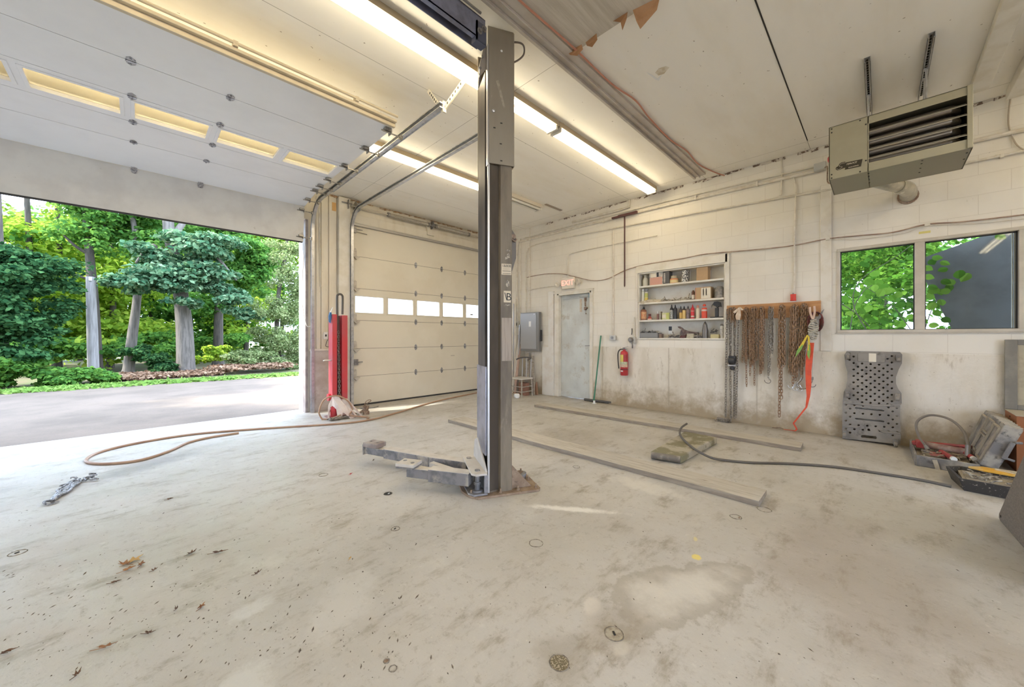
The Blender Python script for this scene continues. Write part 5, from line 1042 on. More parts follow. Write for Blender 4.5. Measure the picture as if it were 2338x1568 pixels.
# ================================================================== CHAINS ON THE ORANGE BOARD
BX = XR - .035
bdn = G(); P = [PX(1662, 699, BX), PX(1874, 688, BX), PX(1874, 723, BX), PX(1662, 732, BX)]
g = G(); g.prism([(BX, 1.575, 1.665), (BX, .525, 1.668), (BX, .525, 1.475), (BX, 1.575, 1.455)], (.033, 0, 0)); board = tag(g.build('chain_board', WOODO, bev=.003, smooth=0), 'orange-brown wooden board on the block wall carrying hanging chains', 'board')
def link(g, c, d, side, s, w, r, seg=10, k=5):
    """one oval chain link centred at c, long axis d, lying in plane d-side"""
    c, d, side = Vector(c), Vector(d).normalized(), Vector(side); side = (side - d * side.dot(d)).normalized(); n = d.cross(side); vs = []
    h = s / 2 - w / 2
    for i in range(seg):
        a = 2 * math.pi * i / seg; x, y = math.cos(a), math.sin(a); off = h if x > 0 else -h
        ctr = c + d * (off + x * w / 2) + side * (y * w / 2); ra = (d * x + side * y)
        for j in range(k):
            b = 2 * math.pi * j / k; vs.append(ctr + (ra * math.cos(b) + n * math.sin(b)) * r)
    g.add(vs, [(i * k + j, ((i + 1) % seg) * k + j, ((i + 1) % seg) * k + (j + 1) % k, i * k + (j + 1) % k) for i in range(seg) for j in range(k)])
def chain(g, pts, pitch=.038, w=.026, r=.0042, ph=0, jit=.0):
    """links along a path"""
    P = spline(pts, 6) if len(pts) > 2 else [Vector(p) for p in pts]; acc = 0; i = 0; cum = [0.]
    for a, b in zip(P[:-1], P[1:]): cum.append(cum[-1] + (b - a).length)
    n = int(cum[-1] / pitch); k = ph
    for q in range(n):
        s_ = (q + .5) * pitch
        while cum[i + 1] < s_: i += 1
        f = (s_ - cum[i]) / (cum[i + 1] - cum[i]); c = P[i].lerp(P[i + 1], f); d = (P[i + 1] - P[i]).normalized()
        ref = Vector((0, 1, .01)) if abs(d.y) < .9 else Vector((0, 0, 1)); o = d.cross(ref).normalized()
        a = (.35 if k % 2 else -1.1) + random.uniform(-jit, jit); sd = ref * math.cos(a) + o * math.sin(a); link(g, c, d, sd, pitch + 2 * r * 1.3, w, r); k += 1
def Yof(zx, X=BX): return PX(1600 + zx / 4.356, 700, X).y
def Zof(zx, zy, X=BX): return PX(1600 + zx / 4.356, 640 + zy / 4.356, X).z
def hook_g(g, p, s=1., d=1):
    p = Vector(p); g.tube(spline([p, p + Vector((0, -.012 * d, -.03)) * s, p + Vector((0, -.035 * d, -.065)) * s, p + Vector((0, -.012 * d, -.10)) * s, p + Vector((0, .03 * d, -.09)) * s, p + Vector((0, .045 * d, -.055)) * s], 5), [.009 * s * (1 - .02 * k) for k in range(26)], 8)
def hang(label, strands, m, pitch=.036, name='hanging_chain', x0=.02, w=.024, r=.004, hooks=()):
    """strands: (zx at top, zx at bottom, zy top, zy bottom)"""
    g = G(); zt = 260
    for i, s_ in enumerate(strands):
        a, b, t0, t1 = s_; X = BX - x0 - (i % 3) * .013; Yt, Yb = Yof(a, X), Yof(b, X)
        chain(g, [(X, Yt, Zof(a, t0, X)), (X, (Yt + Yb) / 2 , (Zof(a, t0, X) + Zof(b, t1, X)) / 2 ), (X + .004, Yb, Zof(b, t1, X))], pitch, w, r, i, .25)
    # over the peg
    ys = [Yof(s_[0]) for s_ in strands]; yc = (min(ys) + max(ys)) / 2
    t_ = thing(name, label, 'chain', (BX - .03, yc, Zof(strands[0][0], max(s_[3] for s_ in strands))))
    g.build('chain', m, t_, smooth=60)
    g = G(); g.cyl((BX, yc, Zof(strands[0][0], strands[0][2]) - .02), (BX - .075, yc, Zof(strands[0][0], strands[0][2]) + .0), .007, 8); g.build('peg', STEELD, t_)
    for h in hooks:
        g = G(); X = BX - .03; hook_g(g, (X, Yof(h[0], X), Zof(h[0], h[1], X)), h[2], h[3] if len(h) > 3 else 1); g.build('hook', h[4] if len(h) > 4 else CHAINM, t_)
    return t_
hang('grey chain hoist loops at left end of the board, reaching down to the floor', [(262, 245, 290, 1372), (285, 300, 280, 1385), (375, 348, 395, 1375), (340, 330, 290, 1380), (300, 292, 300, 900), (330, 335, 270, 760)], CHAINM, .036, w=.026, r=.0044)
hang('short rusty chain loops over the hoist chain at left end of the board', [(280, 275, 275, 400), (300, 305, 270, 420), (320, 325, 272, 400), (342, 338, 280, 470), (330, 322, 270, 430)], RUST, .03, x0=.05, w=.02, r=.0036)
hang('rusty chain bundle left of centre on the board with one long tail', [(425, 412, 290, 825), (440, 425, 275, 760), (452, 447, 268, 790), (466, 470, 275, 800), (445, 455, 300, 1065), (480, 490, 300, 780), (470, 440, 290, 820)], RUST, .032, w=.021, r=.0038)
hang('thick rusty chain bundle with two tails, fourth hook from left', [(495, 495, 285, 860), (510, 505, 268, 820), (525, 520, 262, 850), (540, 545, 262, 800), (556, 560, 275, 800), (500, 488, 300, 960), (530, 533, 300, 1040), (515, 513, 280, 840)], RUST, .032, w=.021, r=.0038)
hang('brown chain pair right of the thick rusty bundle', [(582, 590, 275, 950), (598, 592, 262, 940), (615, 608, 262, 915), (632, 618, 275, 900), (605, 600, 290, 930)], RUST, .036)
hang('thin chain with spring hook near the board middle, fifth hook from left', [(680, 672, 265, 960), (715, 710, 265, 735), (690, 684, 275, 930), (705, 716, 280, 640)], CHAINM, .034, hooks=[(668, 955, .9)])
hang('long brown chain whose single tail nearly reaches the floor', [(785, 775, 260, 880), (800, 790, 245, 860), (815, 822, 245, 870), (830, 832, 260, 840), (795, 780, 300, 1375), (800, 800, 600, 1180)], RUST, .040, w=.030, r=.0052)
hang('heavy chain bundle with shiny grab hooks, third from right end of the board', [(900, 880, 265, 940), (915, 900, 245, 960), (930, 915, 240, 1060), (945, 940, 245, 1010), (960, 955, 260, 980), (935, 925, 260, 900), (905, 890, 280, 920)], RUST, .036, w=.026, r=.0048, hooks=[(900, 1010, .8, 1, BRIGHT), (940, 1030, .8, -1, BRIGHT)])
hang('rusty chain bundle ending in a large curved tow hook', [(1000, 985, 250, 900), (1015, 1000, 232, 940), (1030, 1005, 228, 980), (1045, 1020, 235, 880), (1055, 1040, 250, 700), (1020, 960, 240, 860), (1060, 1050, 260, 620)], RUST, .036, w=.026, r=.0046, hooks=[(1010, 960, 1.5, -1), (985, 1040, .8, 1, BRIGHT)])
# chain hoist body on the grey loops
hb_ = thing('hoist_block', 'black chain hoist block hanging among the grey chains', 'hoist', (BX - .07, Yof(310), Zof(310, 910)))
yy, zz = Yof(312, BX - .06), Zof(312, 820, BX - .06)
G().lathe([(0, -.045), (.04, -.045), (.055, -.03), (.055, .03), (.04, .045), (0, .045)], (BX - .07, yy, zz + .03), 16, rot=Matrix.Rotation(R(90), 3, 'X')).build('housing', BLACKP, hb_, bev=.003)
g = G(); g.box(BX - .10, BX - .03, yy - .05, yy + .04, zz + .04, zz + .10); g.build('cover', BLACKP, hb_, bev=.008)
g = G(); g.cyl((BX - .07, yy - .05, zz - .035), (BX - .07, yy + .05, zz - .035), .014, 10); g.build('cross_pin', BRIGHT, hb_); G().lathe([(0, -.03), (.025, -.02), (.03, 0), (.025, .02), (0, .03)], (BX - .07, yy - .005, zz - .075), 12).build('hook_ball', BLACKP, hb_)
# small heap of the same chain on the floor
g = G(); c0 = PZ(1640, 957, .012); c1 = PZ(1676, 957, .012); c0.x = min(c0.x, 5.9); c1.x = min(c1.x, 5.93)
pts = []
for i in range(26):
    f = i / 25; q = c0.lerp(c1, .5 + .5 * math.sin(i * 1.7)); pts.append((5.90 + .035 * math.sin(i * 2.3) - .02, q.y, .012 + .012 * (i % 3)))
chain(g, pts, .034, .024, .0042, 0, .4); tag(g.build('chain_heap', CHAINM, smooth=60), 'little heap of grey chain on the floor under hoist chains', 'chain')
# work gloves clipped to the board
GLV = mat('tan_glove', (.60, .45, .32), .85, col2=(.70, .60, .48), scale=20)
def P3(zx, zy, X): return Vector((X, Yof(zx, X), Zof(zx, zy, X)))
g = G(); X = BX - .09
for poly in ([(385, 262), (352, 285), (318, 315), (335, 330), (360, 312), (342, 352), (350, 390), (388, 395), (398, 350), (395, 300)], [(388, 262), (420, 285), (428, 295), (405, 300), (392, 290)]):
    g.sheet([P3(a, b, X) for a, b in poly], .018, n=(1, 0, 0))
tag(g.build('work_gloves', GLV, bev=.006, smooth=60), 'pale tan work gloves stuffed over the left chain hook', 'gloves')
# straps, rope bundle and orange strap at the right end
sp_ = thing('strap_bundle', 'bundle of dark red webbing and a white rope knot on the last hook', 'strap', tuple(P3(1150, 620, BX - .05)))
g = G()
for k in range(6):
    r0 = .05 + .012 * k; X = BX - .02 - .008 * k; cc = P3(1140, 420, X); pts = [cc + Vector((0, -(.045 + .006 * k) * math.cos(a), .115 * math.sin(a) + (.02 if math.sin(a) > 0 else 0))) for a in [2 * math.pi * q / 20 for q in range(20)]]
    g.tube(pts, .0075, 6, True)
g.build('webbing_loops', mat('maroon_webbing', (.20, .05, .045), .8, col2=(.08, .05, .045), scale=20), sp_)
g = G(); X = BX - .10
for k in range(11):
    y = Yof(1120 + 3 * math.sin(k * 1.9), X); z = Zof(1120, 400 + k * 18, X); w_ = .042 * math.sin(math.pi * (k + 2.2) / 14.5) + .006
    g.tube([(X + .02 * math.cos(a), y + w_ * math.sin(a), z + .008 * math.sin(a * 2 + k)) for a in [2 * math.pi * q / 14 for q in range(14)]], .008, 6, True)
g.build('rope_knot', mat('grey_rope', (.58, .54, .46), .85, col2=(.36, .33, .28), scale=50), sp_)
g = G(); X = BX - .105
for a, b in (((1085, 265), (1112, 385)), ((1130, 255), (1118, 385))): g.tube(spline([P3(a[0], a[1], X), P3((a[0] + b[0]) / 2 + (8 if a[0] > 1100 else -8), (a[1] + b[1]) / 2, X), P3(b[0], b[1], X)], 5), .011, 8)
g.build('rope_ends', mat('pink_cream_rope', (.66, .48, .38), .8), sp_)
g = G(); X = BX - .06; g.prism([P3(1180, 330, X), P3(1228, 282, X), P3(1222, 300, X), P3(1190, 380, X), P3(1150, 400, X)], (.012, 0, 0)); g.build('ratchet_handle', STEELD, sp_, bev=.003, smooth=0)
rib = thing('ribbon_tape', 'yellow and green flagging ribbon in an inverted V below rope knot', 'ribbon', tuple(P3(1010, 760, BX - .09)))
YG = mat('yellow_ribbon', (.70, .52, .05), .6, col2=(.20, .38, .08), scale=14, lo=.48, hi=.52, stretch=(1, 1, .3)); X = BX - .11
g = G(); g.sheet([P3(1055, 540, X), P3(1070, 545, X), P3(1000, 690, X), P3(940, 765, X), P3(955, 700, X)], .002, n=(-1, 0, 0)); g.build('ribbon', YG, rib, smooth=0)
g = G(); g.sheet([P3(1062, 540, X - .004), P3(1082, 560, X - .004), P3(1092, 700, X - .004), P3(1080, 790, X - .004), P3(1058, 740, X - .004), P3(1066, 620, X - .004)], .002, n=(-1, 0, 0)); g.build('ribbon', YG, rib, smooth=0)
ORS = mat('orange_red_strap', (.75, .10, .04), .6, col2=(.62, .08, .04), scale=12)
os_ = thing('orange_strap', 'long orange-red webbing strap hanging from last hook down to floor', 'strap', (5.9, .63, 0)); X = BX - .09
def ribbon(g, pts, ws, th=.002, side=None):
    P = [Vector(p) for p in pts]; vs = []
    for i, p in enumerate(P):
        s_ = Vector(side[i]) if side else Vector((0, 1, 0)); d = (P[min(i + 1, len(P) - 1)] - P[max(i - 1, 0)]).normalized(); n = d.cross(s_).normalized()
        for a, b in ((-1, 0), (1, 0), (1, 1), (-1, 1)): vs.append(p + s_ * ws[i] * a / 2 + n * th * b)
    g.add(vs, [(4 * i + a, 4 * i + (a + 1) % 4, 4 * i + 4 + (a + 1) % 4, 4 * i + 4 + a) for i in range(len(P) - 1) for a in range(4)] + [(0, 3, 2, 1), (4 * len(P) - 4, 4 * len(P) - 3, 4 * len(P) - 2, 4 * len(P) - 1)])
pp = [P3(1100, 620, X), P3(1080, 760, X), P3(1070, 900, X), P3(1072, 1040, X), P3(1070, 1150, X + .01), P3(1050, 1260, X + .02)]
fl_ = [PZ(1600 + a / 4.356, 640 + b / 4.356, .006) for a, b in ((1035, 1370), (1005, 1440), (960, 1470), (900, 1470), (840, 1462))]
pp2 = pp + [Vector((min(q.x, 5.95), q.y, z)) for q, z in zip(fl_, (.10, .03, .006, .006, .006))]
ws = [.055, .07, .06, .055, .035, .02, .02, .03, .045, .02, .015]
sd = [(0, 1, 0)] * 6 + [(.2, .98, 0), (.7, .7, 0), (.95, .3, 0), (1, 0, 0), (1, 0, 0)]
g = G(); ribbon(g, pp2, ws, .002, sd); g.build('webbing', ORS, os_, smooth=60)
q = fl_[-1]; g = G(); g.tube(spline([(5.93, q.y, .01), (5.90, q.y + .03, .03), (5.92, q.y + .07, .015), (5.94, q.y + .12, .008)], 5), .006, 7); g.build('end_loop', RUSTM, os_)
wc = thing('white_cord', 'thin pale cord with a dark snap hook right of orange strap', 'cord', tuple(P3(1115, 1060, BX - .05))); g = G(); g.tube([P3(1120, 620, BX - .08), P3(1118, 800, BX - .07), P3(1113, 965, BX - .06)], .004, 6); g.build('cord', WHITE, wc)
g = G(); chain(g, [P3(1112, 965, BX - .06), P3(1108, 1010, BX - .06)], .03, .022, .005); hook_g(g, P3(1110, 1000, BX - .06), .75, -1); g.build('snap_hook', STEELD, wc)

# ================================================================== THINGS ON THE BUILT-IN SHELVES
def S1(zx, zy): return (1440 + zx / 10.165, 580 + zy / 10.165)
def S2(zx, zy): return (1440 + zx / 10.165, 680 + zy / 10.165)
XS = XR + .07
def yz(S, zx, zy, X=XS): p = PX(*S(zx, zy), X); return p.y, p.z
def carton(label, S, x0, x1, ztop, shelf, m, X0=XR + .02, X1=XR + .15, flaps=None, cat='box', name='cardboard_box', side=None, tagm=None):
    y1, _ = yz(S, x0, ztop, X0); y0, _ = yz(S, x1, ztop, X0); _, zt = yz(S, (x0 + x1) / 2, ztop, X0); z0 = SHZ[shelf]
    t_ = thing(name, label, cat, ((X0 + X1) / 2, (y0 + y1) / 2, z0)); G().box(X0, X1, y0, y1, z0, zt).build('carton', m, t_, bev=.002, smooth=0)
    if tagm:
        for (a, b, c_, d_, mm) in tagm: G().box(X0 - .0012, X0, y1 + (y0 - y1) * a, y1 + (y0 - y1) * b, z0 + (zt - z0) * c_, z0 + (zt - z0) * d_).build('label', mm, t_, smooth=0)
    return t_
def jar(label, S, x0, x1, ztop, shelf, m, prof, cap=None, X=XS, band_=None, cat='bottle', name='bottle', capm=None):
    """prof: (radius fraction, height fraction) rows"""
    y1, _ = yz(S, x0, ztop, X); y0, _ = yz(S, x1, ztop, X); _, zt = yz(S, (x0 + x1) / 2, ztop, X - .03); z0 = SHZ[shelf]; h = zt - z0; r_ = (y1 - y0) / 2; yc = (y0 + y1) / 2
    t_ = thing(name, label, cat, (X, yc, z0)); k = len(prof) if cap is None else cap
    G().lathe([(0, 0)] + [(a * r_, b * h) for a, b in prof[:k]] + ([(0, prof[k - 1][1] * h)] if prof[k - 1][0] > 0 else []), (X, yc, z0), 18).build('body', m, t_)
    if cap is not None: G().lathe([(0, prof[k][1] * h)] + [(a * r_, b * h) for a, b in prof[k:]] + [(0, prof[-1][1] * h)], (X, yc, z0), 16).build('cap', capm or BLACKP, t_)
    if band_:
        for a, b, mm in band_: G().lathe([(prof[0][0] * r_ * .9, a * h), (prof[0][0] * r_ * 1.015, a * h), (prof[0][0] * r_ * 1.015, b * h), (prof[0][0] * r_ * .9, b * h)], (X, yc, z0), 18).build('label', mm, t_)
    return t_
TAL = [(1, .0), (1, .70), (.8, .76), (.42, .80), (.45, .80), (.40, .86), (.16, .98), (.10, 1.0)]
PIN = mat('salmon_print', (.58, .32, .25), .6); CRM = mat('cream_label', (.72, .66, .54), .6); YEL = mat('yellow_label', (.70, .55, .12), .6); GRN = mat('lime_label', (.50, .52, .16), .6)
carton('box with salmon and grey print, second item from left on top shelf', S1, 435, 745, 410, 3, mat('box_print', (.58, .54, .48), .6, col2=(.34, .31, .29), scale=25), tagm=[(.04, .96, .02, .58, PIN), (.1, .5, .62, .95, CRM), (.55, .7, .6, .95, BLACKP)])
jar('pale grey-green bottle at left end of top shelf', S1, 285, 405, 480, 3, mat('milky_plastic', (.52, .50, .42), .5), [(1, 0), (1, .55), (.7, .7), (.5, .75), (.45, .98), (.4, 1)])
carton('dark tall box with white lettering beside the salmon print box', S1, 750, 895, 390, 3, mat('charcoal_box', (.10, .095, .09), .5), tagm=[(.12, .36, .12, .85, mat('scrawl', (.60, .56, .50), .6, col2=(.10, .09, .09), scale=150))])
jar('low orange and yellow plastic tub on top shelf', S1, 915, 1100, 500, 3, mat('orange_tub', (.66, .27, .12), .5), [(1, 0), (1, .55), (.95, .62), (.75, .66), (.8, .66), (.7, 1)], cap=4, capm=mat('murky_lid', (.45, .38, .26), .5), band_=[(.08, .45, mat('pale_yellow', (.76, .60, .30), .6))], cat='tub', name='plastic_tub')
jar('black and white speckled can on top shelf', S1, 1185, 1345, 375, 3, mat('speckled_label', (.70, .68, .62), .5, col2=(.06, .06, .06), scale=55, lo=.48, hi=.52), [(1, 0), (1, .95), (.92, .97), (.92, 1)], cat='can', name='paint_can')
jar('little clear glass vial standing behind the speckled can', S1, 1350, 1410, 330, 3, mat('clear_vial', (.75, .75, .72), .15), [(.7, 0), (.7, .8), (.4, .9), (.4, 1)], X=XR + .15)
carton('plain brown cardboard box at right of top shelf', S1, 1525, 1790, 300, 3, CARD, X1=XR + .17, tagm=[(.0, 1, .78, .80, mat('tape', (.42, .28, .15), .5))])
jar('white spray nozzle bottle behind the brown cardboard box', S1, 1810, 1860, 275, 3, OUTW, [(1, 0), (1, .7), (.5, .8), (.5, 1)], X=XR + .15)
# second shelf
jar('tall white plastic bottle at left end of the second shelf', S1, 255, 325, 805, 2, mat('off_white_plastic', (.70, .68, .60), .4), [(1, 0), (1, .8), (.6, .85), (.9, .85), (.9, 1)], cap=3, capm=OUTW)
jar('bottle with yellow lower label on second shelf, beside the white bottle', S1, 328, 400, 805, 2, mat('off_white_plastic', (.7, .68, .6)), [(1, 0), (1, .75), (.8, .8), (.95, .84), (.95, 1)], cap=3, capm=STEELD, band_=[(.02, .38, YEL), (.4, .7, GRN)])
MESSM = mat('tangled_parts', (.26, .22, .16), .7, col2=(.55, .50, .40), scale=25)
def junk(label, S, x0, x1, zh, shelf, n, m, name, cat, seed, zbase=0., X0=XR + .03, X1=XR + .13, kind=None):
    r = random.Random(seed); g = G(); y1, _ = yz(S, x0, zh); y0, _ = yz(S, x1, zh); z0 = SHZ[shelf] + zbase
    for i in range(n):
        c = Vector((r.uniform(X0, X1), r.uniform(y0, y1), z0 + r.uniform(.006, zh * .8))); d = Vector((r.uniform(-.4, .4), r.uniform(-1, 1), r.uniform(-.3, .35))).normalized() * r.uniform(.02, .06)
        c.y = min(max(c.y, y0 + abs(d.y)), y1 - abs(d.y)); c.z = max(c.z, z0 + abs(d.z) + .008); c.x = min(max(c.x, X0 + abs(d.x)), X1)
        if i % 3: g.bar(c - d, c + d, r.uniform(.006, .016), r.uniform(.005, .012))
        else: g.tube([c - d, c, c + d], r.uniform(.004, .008), 6)
    g.box(X0, X1, y0, y1, z0, z0 + .004)
    return tag(g.build(name, m, smooth=0), label, cat, kind=kind)
junk('rolled papers and rags lying along left half of the second shelf', S1, 400, 800, .035, 2, 26, mat('beige_rag', (.58, .52, .40), .8, col2=(.40, .33, .22), scale=20), 'rag_pile', 'rags', 1)
junk('dark wiper parts and fittings in the middle of second shelf', S1, 780, 1400, .045, 2, 34, MESSM, 'loose_parts', 'parts', 2)
g = G(); g.sheet([PX(1455, 691, XR - .013), PX(1480, 684, XR - .013), PX(1510, 684, XR + .05), PX(1508, 688, XR + .02), PX(1470, 694, XR - .015)], .004, n=(0, 0, 1)); tag(g.build('loose_board', mat('beige_rag', (.58, .52, .40)), smooth=0), 'thin beige slat sticking out over left end of second shelf', 'slat')
jar('small brown bottle with pale label left of the white labelled carton', S1, 1415, 1490, 780, 2, mat('brown_bottle', (.14, .06, .04), .35), [(1, 0), (1, .65), (.5, .75), (.5, .8), (.45, 1)], cap=4, capm=BLACKP, band_=[(.08, .42, CRM)])
carton('brown carton with big white label on the second shelf', S1, 1500, 1860, 765, 2, CARD, X1=XR + .15, tagm=[(.0, .03, 0, 1, mat('red_edge', (.45, .13, .08), .5)), (.38, .98, .04, .93, CRM), (.5, .56, .3, .85, mat('grey_print', (.45, .40, .36), .6)), (.68, .74, .3, .85, mat('grey_print', (.45, .4, .36)))])
jar('dark grey domed plastic case at right end of second shelf', S1, 1950, 2185, 735, 2, mat('grey_case', (.17, .16, .15), .5, col2=(.35, .31, .27), scale=18), [(1, 0), (1, .45), (.95, .65), (.75, .88), (.4, .98), (0, 1)], cat='case', name='domed_case')
# third shelf
jar('brown and orange labelled bottle at left end of third shelf', S2, 245, 365, 200, 1, mat('brown_orange', (.26, .10, .05), .4), TAL, cap=4, capm=BLACKP, band_=[(.1, .62, mat('orange_cream_label', (.68, .42, .22), .6, col2=(.6, .2, .1), scale=40))])
jar('small red squat bottle on third shelf', S2, 395, 490, 370, 1, mat('dark_red_plastic', (.42, .07, .05), .4), [(1, 0), (1, .35), (.6, .45), (.55, .6), (.6, .62), (.6, 1)], cap=4, capm=mat('maroon_cap', (.12, .03, .03), .5), band_=[(.08, .2, CRM)])
jar('slim dark tube with white cap on third shelf', S2, 608, 660, 310, 1, mat('maroon_tube', (.25, .12, .10), .5), [(1, 0), (1, .7), (.6, .75), (.6, 1)], cap=2, capm=OUTW)
g = G(); y_, z_ = yz(S2, 708, 320); g.box(XS - .03, XS + .03, y_ - .008, y_ + .008, SHZ[1], z_); tag(g.build('grey_card', WOODG, smooth=0), 'thin grey card standing beside lime box on third shelf', 'card')
carton('lime-yellow box on third shelf', S2, 725, 890, 345, 1, mat('lime_box', (.56, .56, .22), .6, col2=(.68, .66, .45), scale=30), tagm=[(.05, .5, .25, .75, CRM), (.62, 1, 0, 1, GRN)])
KLAB = mat('grey_label', (.52, .52, .48), .5, col2=(.2, .2, .2), scale=60); BLK = mat('glossy_black', (.035, .035, .04), .3)
jar('black oil bottle with pale label, first of the tall black pair', S2, 912, 988, 150, 1, BLK, TAL, cap=4, band_=[(.05, .62, KLAB)], capm=BLK)
jar('plain black oil bottle, second of the tall black pair', S2, 990, 1078, 150, 1, BLK, TAL, cap=4, capm=BLK)
OCH = mat('ochre_label', (.58, .38, .12), .6)
jar('small dark bottle with ochre label, left of the ochre trio', S2, 1130, 1200, 185, 1, mat('brown_black', (.10, .07, .06), .4), TAL, cap=4, band_=[(.05, .5, OCH)])
jar('taller ochre-labelled bottle in middle of the trio', S2, 1200, 1282, 180, 1, mat('brown_black', (.1, .07, .06)), TAL, cap=4, band_=[(.03, .66, mat('ochre_light', (.66, .47, .18), .6))])
jar('dark purple-brown bottle at right of the trio', S2, 1290, 1370, 180, 1, mat('purple_brown', (.12, .09, .10), .4, col2=(.3, .22, .2), scale=50), TAL, cap=4)
REDP = mat('red_plastic', (.62, .03, .04), .35)
jar('red bottle with pale stripe print on third shelf', S2, 1395, 1478, 145, 1, REDP, TAL, cap=4, capm=REDP, band_=[(.12, .2, CRM), (.5, .56, PIN)])
jar('cream bottle with salmon cap on third shelf', S2, 1515, 1600, 165, 1, mat('cream_bottle', (.66, .60, .44), .45), [(1, 0), (1, .68), (.85, .76), (.65, .8), (.66, .8), (.6, .95), (.35, 1)], cap=4, capm=mat('salmon_cap', (.66, .28, .20), .5))
jar('bright orange-red bottle, widest in the row', S2, 1645, 1775, 140, 1, mat('orange_red_plastic', (.78, .08, .03), .35), [(1, 0), (1, .62), (.85, .74), (.55, .84), (.55, .93), (.35, 1)], cap=3, capm=mat('orange_red_plastic', (.78, .08, .03)), band_=[(.5, .62, mat('pale_pink', (.76, .55, .45), .6))])
gunp = thing('pistol_grip_tool', 'black pistol-grip tool standing upright on a wide base, right end of third shelf', 'tool', (XS, yz(S2, 2000, 300)[0], SHZ[1])); X = XS
def q2(a, b, X=XS): y_, z_ = yz(S2, a, b, X); return Vector((X, y_, z_))
ya, yb = yz(S2, 1860, 430)[0], yz(S2, 2135, 430)[0]; G().box(X - .04, X + .04, yb, ya, SHZ[1], SHZ[1] + .018).build('base', BLACKP, gunp, bev=.006, smooth=0)
G().box(X - .022, X + .022, yz(S2, 2040, 300)[0], yz(S2, 1962, 300)[0], SHZ[1] + .018, yz(S2, 2000, 230)[1]).build('grip', BLACKP, gunp, bev=.006, smooth=0)
g = G(); g.prism([q2(a, b, X - .02) for a, b in [(1905, 130), (1935, 90), (2010, 80), (2080, 100), (2090, 150), (2095, 210), (2060, 190), (2000, 235), (1960, 190), (1920, 175)]], (.04, 0, 0)); g.build('motor_head', BLACKP, gunp, bev=.004, smooth=0)
g = G(); g.tube(spline([q2(1920, 130), q2(1885, 180), q2(1875, 235)], 5), [.006, .006, .005, .005, .004, .004, .004, .003, .003, .003, .002], 7); g.build('trigger_arm', BLACKP, gunp)
# bottom shelf
tr_ = thing('parts_tray', 'grey plastic tray heaped with black tools at left of bottom shelf', 'tray', (XS, yz(S2, 410, 900)[0], SHZ[0])); y1 = yz(S2, 190, 900, XR + .01)[0]; y0 = yz(S2, 640, 900, XR + .01)[0]; xa_, xb_ = XR + .008, XR + .15; hz = .085
g = G(); g.box(xa_, xb_, y0, y1, SHZ[0], SHZ[0] + .008); g.box(xa_, xa_ + .006, y0, y1, SHZ[0], SHZ[0] + hz); g.box(xb_ - .006, xb_, y0, y1, SHZ[0], SHZ[0] + hz); g.box(xa_, xb_, y0, y0 + .006, SHZ[0], SHZ[0] + hz); g.box(xa_, xb_, y1 - .006, y1, SHZ[0], SHZ[0] + hz); g.build('bin', mat('tray_grey', (.26, .26, .26), .6), tr_, smooth=0)
junk('black and silver hand tools heaped in the grey tray', S2, 205, 620, .075, 0, 46, mat('black_tools', (.07, .065, .06), .5, .2, col2=(.32, .30, .28), scale=40), 'hand_tools', 'tools', 3, zbase=.055, X0=XR + .02, X1=XR + .14)
G().box(XR + .03, XR + .12, yz(S2, 735, 900)[0], yz(S2, 660, 900)[0], SHZ[0], SHZ[0] + .07).build('wood_block', mat('brown_block', (.24, .17, .13), .7))
tag(bpy.data.objects['wood_block'], 'small brown block beside the grey tray', 'block')
kt = thing('hanging_tag', 'small black and white card on the back of bottom niche', 'card', (XR + .18, yz(S2, 920, 700, XR + .18)[0], 1.38)); y_, z_ = yz(S2, 920, 710, XR + .18); G().box(XR + .178, XR + .184, y_ - .03, y_ + .03, z_ - .09, z_ + .045).build('card', OUTW, kt, smooth=0); G().box(XR + .176, XR + .179, y_ - .025, y_ + .025, z_ - .035, z_ + .035).build('dark_print', BLACKP, kt, smooth=0)
gg_ = thing('grease_gun', 'dark brown pistol-shaped grease gun lying propped on the bottom shelf', 'tool', tuple(q2(1300, 900)))
BRG = mat('dark_brown_tool', (.09, .055, .045), .45, .2, col2=(.22, .15, .12), scale=20)
g = G(); g.prism([q2(a, b, XS - .02) for a, b in [(1085, 665), (1130, 658), (1190, 690), (1222, 720), (1200, 745), (1150, 720), (1100, 690)]], (.03, 0, 0)); g.build('trigger_end', BRG, gg_, bev=.004, smooth=0)
g = G(); g.prism([q2(a, b, XS - .025) for a, b in [(1160, 745), (1222, 728), (1330, 770), (1480, 795), (1560, 800), (1580, 830), (1440, 830), (1300, 850), (1230, 880), (1140, 870), (1140, 830)]], (.045, 0, 0)); g.build('barrel', BRG, gg_, bev=.006, smooth=0)
g = G(); g.prism([q2(a, b, XS - .015) for a, b in [(1140, 865), (1230, 870), (1290, 860), (1260, 925), (1130, 928)]], (.03, 0, 0)); g.build('handle', mat('dark_red_grip', (.16, .05, .04), .5), gg_, bev=.004, smooth=0)
junk('scattered fittings, sockets and wire ends at centre of bottom shelf', S2, 880, 1680, .05, 0, 60, mat('mixed_fittings', (.14, .12, .11), .5, .3, col2=(.50, .45, .38), scale=30, lo=.5, hi=.54), 'loose_fittings', 'fittings', 4)
carton('small faded cream box in front of the grease gun', S2, 1300, 1455, 825, 0, mat('faded_cream', (.50, .45, .32), .6, col2=(.36, .33, .26), scale=40), X0=XR + .01, X1=XR + .05)
jar('tall dark cone-topped gun body on bottom shelf', S2, 1655, 1800, 540, 0, mat('dull_pewter', (.20, .18, .16), .4, .5), [(.9, 0), (.95, .3), (1, .45), (.8, .6), (.72, .7), (.75, .72), (.55, .85), (.2, .97), (0, 1)], cat='tool', name='spray_gun')
